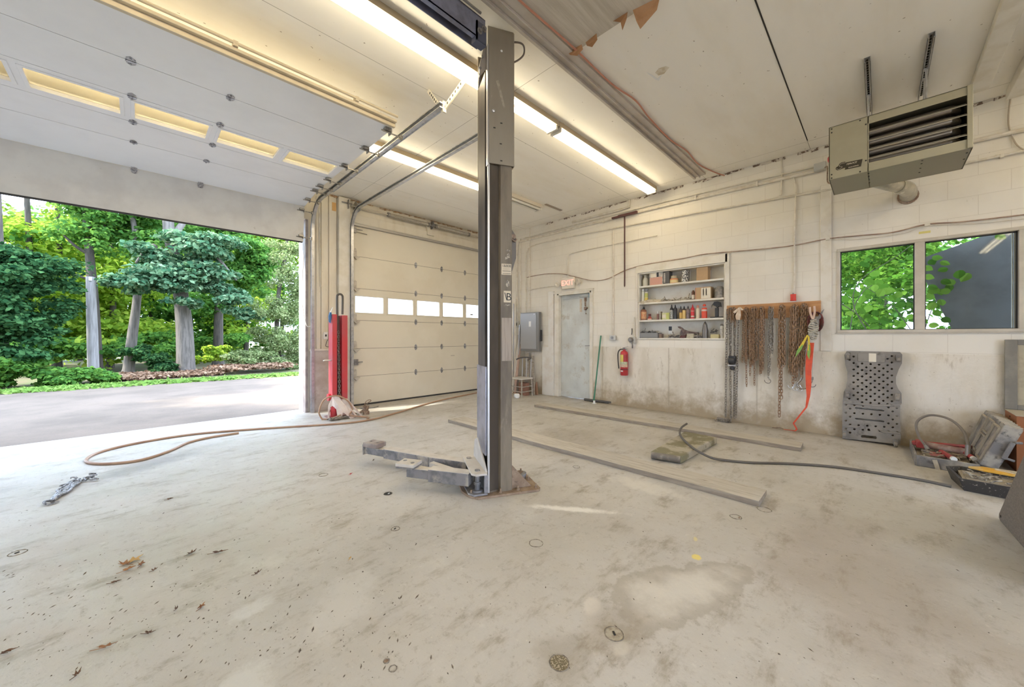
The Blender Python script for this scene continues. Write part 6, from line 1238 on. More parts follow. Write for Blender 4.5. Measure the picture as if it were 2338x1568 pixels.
t3 = carton('small yellow bin holding dark bits, near right end of bottom shelf', S2, 1848, 2040, 845, 0, mat('yellow_bin', (.55, .47, .24), .6), X0=XR + .01, X1=XR + .09, name='parts_bin', cat='bin')
junk('dark bits sticking up out of the small yellow bin', S2, 1865, 2010, .05, 0, 10, mat('black_tools', (.07, .065, .06)), 'loose_bits', 'parts', 6, zbase=.075, X0=XR + .02, X1=XR + .08)
jar('white aerosol can with dark cap, right end of bottom shelf', S2, 2070, 2165, 600, 0, mat('aerosol_white', (.68, .65, .58), .4), [(1, 0), (1, .82), (.8, .86), (.85, .87), (.7, .95), (.3, 1)], cap=3, capm=STEELD, cat='can', name='aerosol_can', band_=[(.1, .7, mat('aerosol_print', (.66, .62, .55), .5, col2=(.4, .38, .35), scale=60))])

# ================================================================== CREEPER LEANING ON THE WALL
CM = mat('grey_moulded_plastic', (.205, .185, .165), .5, col2=(.27, .245, .215), scale=4, dirt=(.13, .115, .10), dscale=9)
XCr = 5.935
def zc(zx, zy, X=XCr): return PX(1880 + zx / 3.2, 770 + zy / 3.2, X)
cr = thing('mechanic_creeper', 'grey plastic mechanic creeper full of holes leaning upright on the block wall', 'creeper', (5.95, .09, 0))
outl = [(170, 100), (560, 108), (576, 125), (574, 190), (550, 235), (530, 290), (530, 340), (550, 385), (570, 410), (572, 480), (560, 500), (566, 740), (560, 778), (140, 735), (138, 640), (142, 465), (148, 400), (165, 370), (175, 310), (175, 250), (160, 200), (153, 130)]
holes = []
for r_i in range(16):
    for c_i in range(7):
        zx = 190 + c_i * 62 + (31 if r_i % 2 else 0); zy = 117 + r_i * 23.5 + c_i * 4
        lo, hi = (185, 545) if zy < 190 else (195, 515) if zy < 400 else (160, 545)
        if lo < zx < hi and not (245 < zx < 460 and zy < 190): holes.append((zx, zy, 9.5, 7))
for r_i in range(9):
    for c_i in range(7):
        zx = 165 + c_i * 62 + (31 if r_i % 2 else 0); zy = 490 + r_i * 29 + c_i * 4
        if zx < 545 and not (225 < zx < 455 and (500 < zy < 545 or 575 < zy < 625 or zy > 695)) and zy < 740: holes.append((zx, zy, 9.5, 7))
ok_ = []
def inside(x, y):
    c = False; n = len(outl)
    for i in range(n):
        (x0, y0), (x1, y1) = outl[i], outl[i - 1]
        if (y0 > y) != (y1 > y) and x < (x1 - x0) * (y - y0) / (y1 - y0) + x0: c = not c
    return c
for h in holes:
    if 300 < h[0] < 365 and 645 < h[1] < 700: continue
    if all(inside(h[0] + 16 * math.cos(q), h[1] + 16 * math.sin(q)) for q in [k * .785 for k in range(8)]) and all(math.hypot(h[0] - k[0], h[1] - k[1]) > 21 for k in ok_): ok_.append(h)
holes = ok_
def creeper_mesh():
    from mathutils.geometry import delaunay_2d_cdt
    loops = [[(a, b) for a, b in outl]]
    for (a, b, rx, ry) in holes: loops.append([(a + rx * math.cos(q), b + ry * math.sin(q)) for q in [2 * math.pi * k / 8 for k in range(8)]])
    for a0, a1, b0 in ((235, 440, 512), (235, 440, 590), (280, 385, 718)):
        h = 7 if b0 < 700 else 11; sl = .10; loops.append([(a0, b0 - h + 2), (a1, b0 - h + 2 + (a1 - a0) * sl), (a1 + 5, b0 + (a1 - a0) * sl + 2), (a1, b0 + h + (a1 - a0) * sl), (a0, b0 + h), (a0 - 5, b0 + 2)])
    loops.append([(322, 664), (342, 666), (342, 682), (322, 680)])
    V = []; E_ = []
    for l in loops:
        k = len(V); V += [Vector(p) for p in l]; E_ += [(k + i, k + (i + 1) % len(l)) for i in range(len(l))]
    ov, oe, of, *_ = delaunay_2d_cdt(V, E_, [], 0, 1e-4)
    def pin(x, y, l):
        c = False
        for i in range(len(l)):
            (x0, y0), (x1, y1) = l[i], l[i - 1]
            if (y0 > y) != (y1 > y) and x < (x1 - x0) * (y - y0) / (y1 - y0) + x0: c = not c
        return c
    fs = []
    for f in of:
        x = sum(ov[i].x for i in f) / len(f); y = sum(ov[i].y for i in f) / len(f)
        if pin(x, y, loops[0]) and not any(abs(x - l[0][0]) < 240 and pin(x, y, l) for l in loops[1:]): fs.append(list(f))
    return [zc(p.x, p.y) for p in ov], fs
vs, fs = creeper_mesh(); g = G(); g.add(vs, fs); bo = g.build('body', CM, cr, smooth=0)
# lean: shear the foot out from the wall a little
for v in bo.data.vertices: v.co.x += .03 * (v.co.z - .5) * 1.0
so = bo.modifiers.new('thickness', 'SOLIDIFY'); so.thickness = .028; so.offset = 0
g = G(); no = len(outl); ic = [(a + (355 - a) * .03, b + (440 - b) * .02) for a, b in outl]; ring = []
for (a, b), (c_, d_) in zip(outl, ic):
    p0 = zc(a, b); p1 = zc(c_, d_); p1.z = max(p1.z, p0.z) if d_ > 440 else p1.z
    for p in (p0, p1):
        for dx in (.0, .05): q = p.copy(); q.x = min(XCr + .03 * (p.z - .5) + dx, 6.004); ring.append(q)
g.add(ring, [(4 * i + a, 4 * ((i + 1) % no) + a, 4 * ((i + 1) % no) + b, 4 * i + b) for i in range(no) for a, b in ((0, 1), (1, 3), (3, 2), (2, 0))]); g.build('rim', CM, cr, smooth=0)  # lip added to keep light out behind the holes
def zx_(zx, zy, d=0.): p = zc(zx, zy); p.x += .03 * (p.z - .5) - d; return p
g = G(); g.sheet([zx_(250, 115, .012), zx_(452, 120, .012), zx_(450, 185, .012), zx_(252, 175, .012)], .010, n=(-1, 0, 0)); g.build('headrest', CM, cr, bev=.004, smooth=0)
g = G(); g.sheet([zx_(332, 116, .0225), zx_(386, 118, .0225), zx_(386, 180, .0225), zx_(332, 178, .0225)], .0012, n=(-1, 0, 0)); g.build('paper_label', CRM, cr, smooth=0)
for poly in ([(150, 462), (250, 455), (275, 478), (420, 490), (570, 480), (560, 500), (400, 505), (260, 492), (145, 480)], [(140, 635), (230, 640), (280, 650), (250, 658), (140, 650)], [(395, 668), (440, 680), (560, 690), (562, 706), (430, 694)]):
    g = G(); g.sheet([zx_(a, b, .010) for a, b in poly], .012, n=(-1, 0, 0)); g.build('moulded_ridge', CM, cr, bev=.004, smooth=0)
for (a, b) in ((178, 135), (548, 150), (178, 412), (540, 432), (158, 695), (528, 760)):
    g = G(); p = zx_(a, b, .02); g.box(p.x - .03, p.x + .01, p.y - .020, p.y + .020, p.z - .03, p.z + .035); g.cyl((p.x - .045, p.y - .015, p.z - .015), (p.x - .045, p.y + .015, p.z - .015), .028, 14); c_ = g.build('caster', CM, cr, bev=.004, smooth=40)

# ================================================================== TOOL CASES, BOXES AND PANELS AT THE RIGHT
CASE = mat('dusty_grey_case', (.17, .16, .155), .6, col2=(.36, .33, .28), scale=7, dirt=(.08, .075, .07), dscale=14)
CASET = mat('dusty_tray', (.46, .41, .32), .75, col2=(.34, .30, .24), scale=10)
c1 = thing('tool_case', 'open grey plastic tool case with lid raised, red hydraulic tools inside', 'tool case', (5.55, -.42, 0))
g = G(); g.prism([(5.20, -.25, .0), (5.90, -.245, .0), (5.90, -.60, .0), (5.20, -.60, .0)], (0, 0, .035)); 
for a, b in (((5.18, -.24), (5.92, -.235)), ((5.92, -.235), (5.92, -.61)), ((5.92, -.61), (5.18, -.61)), ((5.18, -.61), (5.18, -.24))): g.bar((a[0], a[1], .05), (b[0], b[1], .05), .018, .10)
g.build('lower_shell', CASE, c1, bev=.006, smooth=0)
g = G(); 
for k in range(7): g.box(5.20 + .02 * k, 5.21 + .02 * k, -.56, -.27, .05, .075)
for y in (-.30, -.40, -.52): g.box(5.34, 5.88, y - .005, y + .005, .04, .08)
g.box(5.20, 5.88, -.59, -.26, .036, .050); g.build('tray_insert', CASET, c1, smooth=0)
g = G(); nrm = Vector((0, -.13, .38)).normalized(); q = [Vector((5.19, -.615, .10)), Vector((5.92, -.615, .10)), Vector((5.90, -.735, .49)), Vector((5.19, -.75, .47))]; back = Vector((0, -.10, -.03))
g.prism(q, back); lid = g.build('lid', CASE, c1, bev=.01, smooth=0)
g = G()
for (a0, a1, b0, b1) in ((.05, .30, .1, .9), (.34, .62, .15, .55), (.34, .62, .62, .92), (.68, .95, .1, .9)):
    f = lambda a, b: (q[0] * (1 - a) + q[1] * a) * (1 - b) + (q[3] * (1 - a) + q[2] * a) * b
    for s_, e_ in (((a0, b0), (a1, b0)), ((a1, b0), (a1, b1)), ((a1, b1), (a0, b1)), ((a0, b1), (a0, b0))): g.bar(f(*s_) + Vector((0, .006, 0)), f(*e_) + Vector((0, .006, 0)), .012, .014)
g.build('moulded_ribs', CASET, lid, smooth=0)
for k in range(9): g = G() if k == 0 else g; p_ = q[3] * (1 - k / 9 - .05) + q[2] * (k / 9 + .05); g.bar(p_ + Vector((0, 0, .004)), p_ + back + Vector((0, 0, .004)), .02, .008)
g.build('top_ribs', CASET, lid, smooth=0)
g = G(); g.bar((5.17, -.79, .33), (5.17, -.74, .18), .03, .03); g.bar((5.17, -.80, .33), (5.19, -.84, .33), .02, .02); g.bar((5.17, -.75, .19), (5.19, -.80, .17), .02, .02); g.build('carry_handle', CASE, lid, bev=.006, smooth=0)
g = G(); g.prism([(5.165, -.34, .08), (5.165, -.37, .085), (5.16, -.39, .0), (5.16, -.36, .0)], (.02, 0, 0)); g.build('latch', CASET, c1, smooth=0)
REDD = mat('dusty_red', (.40, .055, .05), .5, col2=(.27, .06, .055), scale=10); PUMP = mat('dusty_ram', (.36, .28, .24), .6, col2=(.22, .12, .10), scale=9)
ram = thing('hydraulic_ram', 'dusty red hydraulic hand pump lying across the open tool case', 'hydraulic pump', (5.5, -.45, .08))
g = G(); g.cyl((5.74, -.30, .115), (5.60, -.62, .165), .016, 12); g.build('handle', REDD, ram); G().cyl((5.66, -.315, .115), (5.50, -.60, .125), .034, 14).build('cylinder', PUMP, ram)
g = G(); g.box(5.60, 5.72, -.32, -.26, .085, .15); g.cyl((5.62, -.25, .12), (5.70, -.25, .12), .018); g.bar((5.72, -.24, .11), (5.66, -.30, .13), .02, .02); g.build('pump_head', REDD, ram, bev=.005, smooth=30)
for a, b in (((5.50, -.42, .10), (5.24, -.47, .105)), ((5.60, -.55, .13), (5.36, -.60, .11))):
    t_ = thing('ram_extension', 'red tube with pale end in the open tool case, %s of the two' % ('front' if a[1] > -.5 else 'rear'), 'tube', a); G().cyl(a, b, .020, 12).build('tube', REDD, t_); bb = Vector(b); dd = (bb - Vector(a)).normalized(); G().cyl(bb, bb + dd * .03, .021, 12).build('end_ring', OUTW, t_)
g = G(); g.sheet([(5.30, -.34, .088), (5.46, -.33, .088), (5.50, -.50, .088), (5.34, -.52, .088)], .004, n=(0, 0, 1)); tag(g.build('red_plate', mat('faded_red_plate', (.34, .12, .11), .6), smooth=0), 'faded dark red plate lying in open tool case', 'plate')
g = G(); g.tube(spline([(5.50, -.34, .10), (5.62, -.28, .20), (5.70, -.27, .33), (5.70, -.36, .415), (5.60, -.48, .41), (5.52, -.56, .32), (5.44, -.58, .20), (5.42, -.575, .12)], 8), .011, 10)
hh = thing('hydraulic_hose', 'stiff grey-brown hose arching up out of open tool case', 'hose', (5.5, -.4, .1)); g.build('hose', mat('hose_grey', (.19, .165, .14), .5), hh); G().cyl((5.44, -.58, .21), (5.42, -.575, .11), .019, 10).build('crimp', STEELD, hh); G().cyl((5.50, -.335, .10), (5.53, -.32, .13), .016, 8).build('crimp', STEELD, hh)
g = G(); r_ = random.Random(9)
for k in range(20): c_ = Vector((r_.uniform(5.28, 5.5), r_.uniform(-.58, -.30), .10)); d_ = Vector((r_.uniform(-1, 1), r_.uniform(-1, 1), r_.uniform(-.1, .3))).normalized() * r_.uniform(.02, .045); d_.z = min(d_.z, .012); g.tube([c_ - d_, c_ + Vector((0, 0, .006)), c_ + d_], .006, 6)
tag(g.build('fittings', mat('tan_fittings', (.36, .30, .22), .6, .2, col2=(.16, .13, .11), scale=30)), 'small tan and steel fittings strewn in front of open tool case', 'fittings')
c2 = thing('tool_case', 'black plastic tool tray in front of the open case, full of small tools', 'tool case', (4.75, -.75, 0))
BLKC = mat('black_paint_chipped', (.035, .032, .03), .55, col2=(.30, .27, .23), scale=60, lo=.62, hi=.66)
g = G(); pb = [(4.60, -.47), (4.56, -1.15), (4.98, -1.15), (4.98, -.50), (4.90, -.43)]; pt = [(4.57, -.44), (4.53, -1.18), (5.01, -1.18), (5.01, -.48), (4.92, -.40)]
n = 5; V = [(x, y, 0) for x, y in pb] + [(x, y, .10) for x, y in pt] + [(x + (4.77 - x) * .08, y + (-.78 - y) * .06, .10) for x, y in pt] + [(x + (4.77 - x) * .08, y + (-.78 - y) * .06, .03) for x, y in pb]
F = [tuple(range(n))[::-1]] + [(i, (i + 1) % n, n + (i + 1) % n, n + i) for i in range(n)] + [(n + i, n + (i + 1) % n, 2 * n + (i + 1) % n, 2 * n + i) for i in range(n)] + [(2 * n + i, 2 * n + (i + 1) % n, 3 * n + (i + 1) % n, 3 * n + i) for i in range(n)] + [tuple(range(3 * n, 4 * n))]
g.add(V, F); g.build('lower_shell', BLKC, c2, bev=.004, smooth=0)
g = G(); g.box(4.59, 4.97, -1.10, -.47, .05, .075); 
for k in range(9): g.box(4.60 + .04 * k, 4.615 + .04 * k, -1.08, -.49, .075, .084)
g.build('tray_insert', CASET, c2, smooth=0)
g = G()
for k in range(22): c_ = Vector((r_.uniform(4.64, 4.92), r_.uniform(-.80, -.50), .098)); d_ = Vector((r_.uniform(-1, 1), r_.uniform(-1, 1), 0)).normalized() * r_.uniform(.02, .05); d_.z = r_.uniform(0, .012); g.tube([c_ - d_, c_ + Vector((0, 0, .006)), c_ + d_], r_.uniform(.004, .008), 6)
tag(g.build('fittings', mat('pale_fittings', (.50, .46, .38), .5, .3, col2=(.14, .12, .1), scale=30)), 'pale and steel small tools strewn in the black tray', 'tools')
YO = mat('yellow_orange_tool', (.66, .35, .03), .5, col2=(.60, .42, .15), scale=12)
g = G(); g.prism([(4.90, -.52, .115), (4.93, -.60, .125), (4.90, -.74, .125), (4.86, -.82, .12), (4.84, -.74, .115), (4.86, -.60, .115)], (0, 0, .018)); tag(g.build('yellow_handle', YO, bev=.005, smooth=0), 'yellow-orange tool handle lying on the black tool tray', 'tool')
for k, (a, b) in enumerate((((4.93, -.62, .135), (4.94, -.98, .14)), ((4.90, -.66, .14), (4.76, -1.02, .135)))):
    g = G(); g.bar(a, b, .022, .010); tag(g.build('wooden_stick', mat('pale_stick', (.52, .44, .30), .6), bev=.003, smooth=0), 'pale wooden stick on black tool tray, %s' % ('the one nearer the wall' if k == 0 else 'the one crossing toward the room'), 'stick')
g = G(); g.prism([(4.60, -.72, .105), (4.74, -.74, .112), (4.74, -1.0, .112), (4.60, -1.0, .105)], (0, 0, .012)); tag(g.build('red_tray', mat('orange_red_tray', (.46, .15, .08), .5), bev=.003, smooth=0), 'flat orange-red part at the front of black tool tray', 'tray')
cb = thing('cardboard_box', 'tall orange-brown cardboard box standing behind the tool cases', 'box', (5.76, -1.1, 0))
g = G(); g.box(5.54, 5.97, -1.34, -.865, 0, .508); g.build('carton', ORANGECARD, cb, bev=.002, smooth=0)
g = G(); g.box(5.53, 5.98, -1.35, -.86, .508, .513); g.build('top_flap', mat('dusty_card', (.46, .42, .33), .7), cb, smooth=0)
g = G(); g.cyl((5.77, -.862, .47), (5.77, -.866, .47), .008, 8); g.build('punched_hole', DARK, cb)
fp = thing('framed_panel', 'dark grey framed screen leaning on the block wall behind cardboard box', 'frame', (5.96, -1.15, .51)); FG = mat('dull_grey_frame', (.19, .175, .15), .6, col2=(.25, .23, .19), scale=6)
ya_ = -.862; g = G(); g.box(5.955, 5.975, ya_ - .075, ya_, .515, 1.19); g.box(5.955, 5.975, -1.53, ya_ - .075, 1.14, 1.19); g.box(5.955, 5.975, -1.6, -1.53, .515, 1.19); g.box(5.955, 5.975, -1.53, ya_ - .075, .515, .56); g.build('frame', FG, fp, bev=.003, smooth=0)
g = G(); g.box(5.966, 5.970, -1.53, ya_ - .075, .56, 1.14); g.build('screen', mat('screen_cloth', (.42, .37, .27), .7, col2=(.34, .30, .22), scale=12), fp, smooth=0)
gp = thing('carpeted_panel', 'dark grey carpeted slanted panel standing at the right edge, nearest the camera', 'panel', (3.6, -.6, 0))
CARP = mat('grey_carpet', (.17, .15, .135), .95, col2=(.23, .205, .18), scale=90, bmp=.6, bscale=160)
g = G(); g.prism([(4.045, -.56, .012), (4.02, -.562, .0), (3.0, -.62, .0), (3.0, -.62, 1.1), (3.11, -.62, 1.1), (4.04, -.56, .04)], (0, -.03, 0)); g.build('panel', CARP, gp, bev=.004, smooth=0)
g = G(); g.lathe([(.009, 0), (.009, .003), (0, .003)], (4.0, -.5605, .036), 10, rot=Matrix.Rotation(R(90), 3, 'X')); g.build('bolt_hole', DARK, gp)

# ================================================================== FLOOR BOARDS, RAMP BLOCK, CORDS
def board(label, a, b, w, th):
    a, b = Vector(a), Vector(b); d = (b - a).normalized(); s_ = Vector((0, 0, 1)).cross(d)
    if s_.x < 0: s_ = -s_
    g = G(); n = 14; vs = []
    for i in range(n + 1):
        p = a.lerp(b, i / n); k = .004 * math.sin(i * 1.7)
        for q_, z in ((0 + k, .001), (w + k, .001), (w + k, th), (0 + k, th)): vs.append(p + s_ * q_ + Vector((0, 0, z)))
    g.add(vs, [(4 * i + j, 4 * i + (j + 1) % 4, 4 * i + 4 + (j + 1) % 4, 4 * i + 4 + j) for i in range(n) for j in range(4)] + [(0, 3, 2, 1), (4 * n, 4 * n + 1, 4 * n + 2, 4 * n + 3)])
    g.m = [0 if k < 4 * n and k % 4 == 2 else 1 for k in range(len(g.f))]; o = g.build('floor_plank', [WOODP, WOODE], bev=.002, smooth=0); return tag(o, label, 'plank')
WOODE = mat('plank_edge_shade', (.25, .205, .16), .85, col2=(.33, .28, .22), scale=6, stretch=(6, .8, 6), bmp=.3)  # side faces darkened; their shade is put into the edge colour
WOODP = mat('dusty_plank', (.53, .49, .42), .8, col2=(.44, .40, .33), scale=4, stretch=(7, .8, 3), dirt=(.30, .25, .19), dscale=5, bmp=.25)
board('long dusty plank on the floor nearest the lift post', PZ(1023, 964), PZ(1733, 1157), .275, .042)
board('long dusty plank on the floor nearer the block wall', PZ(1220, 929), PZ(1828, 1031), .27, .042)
RT = .075
c4 = [PZ(1485, 1030, RT), PZ(1556, 1041, RT), PZ(1638, 998, RT), PZ(1563, 984, RT)]
rb_ = thing('ramp_block', 'low dirty flat block with rounded end lying between the two planks', 'block', tuple(PZ(1560, 1030)))
g = G(); g.prism([(p.x, p.y, .002) for p in c4], (0, 0, RT - .002)); g.build('body', mat('mossy_wood', (.42, .375, .29), .8, col2=(.22, .20, .12), scale=3.2, dirt=(.62, .57, .48), dscale=2.2, lo=.46, hi=.56), rb_, bev=.012, smooth=30)
g = G(); e0, e1 = c4[0], c4[1]; mz = Vector((0, 0, -.036)); dd = (e1 - e0).normalized(); g.cyl(e0 + mz + dd * .01, e1 + mz - dd * .01, .034, 12); g.build('rounded_end', mat('dark_aluminium', (.19, .17, .15), .5, .4, col2=(.40, .36, .30), scale=12), rb_)
CORD = mat('dark_grey_cord', (.12, .108, .095), .5)
pts = [PZ(1568, 967, .16), PZ(1556, 976, .14), PZ(1552, 988, .12), PZ(1558, 1000, .10), PZ(1575, 1016, .088), PZ(1594, 1030, .086), PZ(1625, 1045, .03), PZ(1660, 1051, .014), PZ(1720, 1056, .012), PZ(1800, 1058, .012), PZ(1900, 1065, .012), PZ(2000, 1079, .012), PZ(2100, 1095, .012), PZ(2172, 1110, .012)]
g = G(); g.tube(spline(pts, 8), .0115, 10); tag(g.build('power_cord', CORD), 'dark grey cord curling over ramp block and running to the tool cases', 'cord')
HOSE = mat('tan_hose', (.42, .27, .17), .5, col2=(.34, .20, .13), scale=5)
hp = [(1096, 895), (1000, 915), (900, 944), (840, 959), (760, 968), (600, 978), (450, 990), (330, 1008), (240, 1028), (200, 1045), (203, 1056), (250, 1058), (320, 1050), (385, 1030), (430, 1010), (480, 998), (545, 988)]
g = G(); g.tube(spline([PZ(u, v, .013) for u, v in hp], 8), .0125, 10); tag(g.build('air_hose', HOSE), 'tan air hose snaking across the slab, ending in a long loop', 'hose')
# crumpled grey strap and wire on the floor
g = G(); a = PZ(122, 1142, .01); b = PZ(185, 1096, .01); r_ = random.Random(4)
for k in range(7):
    o1 = Vector((r_.uniform(-.03, .03), r_.uniform(-.03, .03), 0)); pts = [a + o1 * .5] + [a.lerp(b, f) + o1 * (2 * math.sin(f * 3)) + Vector((r_.uniform(-.02, .02), r_.uniform(-.02, .02), r_.uniform(0, .02))) for f in (.2, .4, .6, .8)] + [b + o1 * 2]
    g.tube(spline(pts, 4), .008, 6)
for k in range(12): c_ = b + Vector((r_.uniform(-.07, .07), r_.uniform(-.08, .06), r_.uniform(0, .02))); g.tube(spline([c_, c_ + Vector((r_.uniform(-.03, .03), r_.uniform(-.03, .03), .012)), c_ + Vector((r_.uniform(-.05, .05), r_.uniform(-.05, .05), 0))], 3), .006, 6)
g.tube(spline([a, a + Vector((-.04, -.02, .01)), a + Vector((-.02, -.07, 0)), a + Vector((.03, -.05, .0))], 4), .008, 6)
tag(g.build('crumpled_cord', mat('silver_grey_cord', (.36, .36, .37), .5, .2, col2=(.12, .12, .13), scale=40, lo=.48, hi=.54)), 'crumpled silver-grey tie cord lying on floor at the left', 'cord')
# fallen leaves
LEAFM = [mat('leaf_brown', (.24, .11, .05), .8, col2=(.38, .19, .08), scale=30), mat('leaf_tan', (.50, .32, .12), .8, col2=(.60, .42, .18), scale=30), mat('leaf_dark_brown', (.10, .055, .035), .85, col2=(.17, .09, .05), scale=30)]
def fall_leaf(label, u, v, s, a, m, squash=1., seed=0):
    r = random.Random(seed + int(u)); c = PZ(u, v, .003); prof = []
    for k in range(20):
        t = 2 * math.pi * k / 20; rad = (1 if k % 4 == 0 else .58 if k % 4 == 2 else .72) * r.uniform(.85, 1.1) * (1.15 if k in (0, 4, 16) else .9)
        x, y = rad * math.cos(t) * s, rad * math.sin(t) * s * squash; prof.append(c + Vector((x * math.cos(a) - y * math.sin(a), x * math.sin(a) + y * math.cos(a), .002 + .012 * abs(math.sin(t * 2.3 + seed)) * rad)))
    g = G(); top = [p + Vector((0, 0, .0015)) for p in prof]; n = len(prof); g.add(prof + top + [c + Vector((0, 0, .003)), c + Vector((0, 0, .0045))], [(i, (i + 1) % n, 2 * n) for i in range(n)] + [(n + i, n + (i + 1) % n, 2 * n + 1) for i in range(n)] + [(i, (i + 1) % n, n + (i + 1) % n, n + i) for i in range(n)])
    g.tube([c, c - Vector((math.cos(a) * s * 1.5, math.sin(a) * s * 1.5, -.004))], .0012, 5)
    return tag(g.build('fallen_leaf', m, smooth=0), label, 'leaf', 'fallen leaves on the slab')
fall_leaf('yellow-tan maple leaf, topmost of the leaf cluster at the lower left', 305, 1280, .040, .5, LEAFM[1], .7, 1)
fall_leaf('brown curled leaf under the yellow-tan maple leaf', 285, 1288, .036, 2.2, LEAFM[0], .55, 2)
fall_leaf('lower brown leaf of the leaf cluster at lower left', 293, 1300, .030, .3, LEAFM[0], .5, 3)
fall_leaf('right-hand brown leaf of the cluster at the lower left', 322, 1289, .026, 1.2, LEAFM[0], .6, 4)
fall_leaf('small shrivelled brown leaf, left one of the pair past the cluster', 437, 1263, .024, .4, LEAFM[2], .35, 5)
fall_leaf('thin dark twisted leaf, right one of the pair past the cluster', 500, 1261, .036, -.35, LEAFM[2], .22, 6)
fall_leaf('reddish-brown crumpled leaf alone in the mid floor', 460, 1386, .020, .8, LEAFM[0], .6, 7)
fall_leaf('tiny dark leaf scrap left of reddish-brown crumpled leaf', 402, 1391, .008, .8, LEAFM[2], .8, 8)
fall_leaf('long curled brown leaf near the bottom left', 242, 1477, .030, -.25, LEAFM[0], .22, 9)
fall_leaf('dark narrow leaf at far left edge near bottom', 18, 1489, .026, -.3, LEAFM[2], .35, 10)
fall_leaf('dark curled leaf at the bottom edge, below the long curled one', 175, 1541, .016, .9, LEAFM[2], .5, 11)
fall_leaf('narrow dark leaf right of the leaf at bottom centre-left', 340, 1446, .020, -.6, LEAFM[2], .28, 12)
fall_leaf('pale tan leaf scrap in the middle of the floor', 799, 1276, .012, .6, LEAFM[1], .5, 13)
fall_leaf('small dark wisp of leaf right below the dark pair', 588, 1309, .018, .1, LEAFM[2], .2, 14)
fall_leaf('dark leaf bits by the cluster', 352, 1302, .014, .3, LEAFM[2], .3, 15)
fall_leaf('dark leaf shred lower left of cluster', 262, 1330, .020, -.3, LEAFM[2], .3, 16)
fall_leaf('red scrap near the foot of the lift arms', 801, 1083, .016, .2, RED, .4, 17)
fall_leaf('black scrap beyond the end of the rear lift arm', 853, 1051, .012, .4, LEAFM[2], .5, 18)
fall_leaf('black leaf scrap on the bright slab near middle', 387, 1140, .020, .0, LEAFM[2], .35, 19)
# scattered grit: uncountable crumbs
g = G(); r_ = random.Random(12)
for k in range(520):
    if r_.random() < .75: u, v = r_.uniform(0, 950), r_.triangular(1050, 1566, 1450)
    else: u, v = r_.uniform(900, 2300), r_.uniform(1000, 1560)
    p = PZ(u, v, 0); s_ = r_.uniform(.001, .0034) * (1.6 if r_.random() < .08 else 1); a = R(50) + r_.uniform(-.5, .5); e = r_.choice((1, 1, 2.5, 4)); d = Vector((math.cos(a), math.sin(a), 0)) * s_ * e; w = Vector((-math.sin(a), math.cos(a), 0)) * s_
    g.add([p + d, p + w, p - d, p - w, p + Vector((0, 0, s_ * .8))], [(0, 1, 4), (1, 2, 4), (2, 3, 4), (3, 0, 4), (3, 2, 1, 0)])
tag(g.build('floor_grit', mat('grit', (.09, .07, .055), .9, col2=(.2, .16, .12), scale=200), smooth=0), 'dark grit and leaf crumbs scattered over the concrete slab', 'grit', kind='stuff')
# round plugs of old lift anchors in the slab
RING = mat('plug_ring', (.16, .13, .10), .9, col2=(.30, .26, .20), scale=50); PLUG = mat('plug_concrete', (.42, .38, .30), .85, col2=(.28, .24, .18), scale=40, bmp=.4, bscale=150)
def plug(label, u, v, r, m=PLUG, ring=True, bit=None, full=True):
    c = PZ(u, v, 0); t_ = thing('floor_plug', label, 'floor plug', (c.x, c.y, 0))
    if full: g = G(); g.lathe([(0, 0), (r * .95, 0), (r * .93, .0012), (0, .0016)], c, 28); g.build('disc', m, t_)
    g = G(); n = 30; rr_ = random.Random(int(u)); pts = [c + Vector((r * (1 + .03 * math.sin(3 * a + u)) * math.cos(a), r * (1 + .03 * math.cos(4 * a)) * math.sin(a), .0008)) for a in [2 * math.pi * k / n for k in range(n)]]
    g.tube(pts, [.0022 * rr_.uniform(.5, 1.4) for _ in range(n)], 5, True); g.build('rim', RING, t_)
    if bit: g = G(); g.ob(c + Vector((bit[0], bit[1], .003)), r * .5, r * .22, .004, Matrix.Rotation(bit[2], 3, 'Z')); g.build('bolt_stub', bit[3] if len(bit) > 3 else RUSTM, t_, smooth=0)
    return t_
plug('dark gravel-filled round hole in the slab, lowest of the floor plugs', 1277, 1513, .036, mat('gravelly', (.17, .14, .08), .95, col2=(.45, .38, .27), scale=170, lo=.5, hi=.58, bmp=.8, bscale=220), bit=None)
plug('round concrete plug with dark crack, just above gravel-filled hole', 1402, 1447, .038, bit=(0, 0, .9, DARK))
plug('thin oval ring with small dark spot near centre of the floor', 903, 1207, .026, FLOOR, full=False, bit=(-.004, 0, .3, DARK))
plug('rusty-rimmed plug in front of plank end', 1680, 1180, .034, full=False, bit=(.0, -.02, .2))
plug('faint round plug under the near plank end', 1745, 1163, .042, full=False)
plug('broken open anchor hole with white bit under the lift arms', 886, 1127, .032, DARK, bit=(.004, -.004, .4, OUTW))
plug('ring with dark centre at the left edge of the slab', 40, 1262, .034, full=False, bit=(-.002, 0, .5, DARK))
plug('small ring left of red scrap', 738, 1084, .036, full=False); plug('small plug ring between lift post and near plank', 1316, 1066, .032, full=False); plug('very faint ring in the middle foreground', 1224, 1240, .040, full=False)
plug('little rusty bolt stub near the bottom edge', 882, 1509, .010, RUSTM); plug('small dark plug stain, bottom centre-left', 897, 1526, .014, full=False)

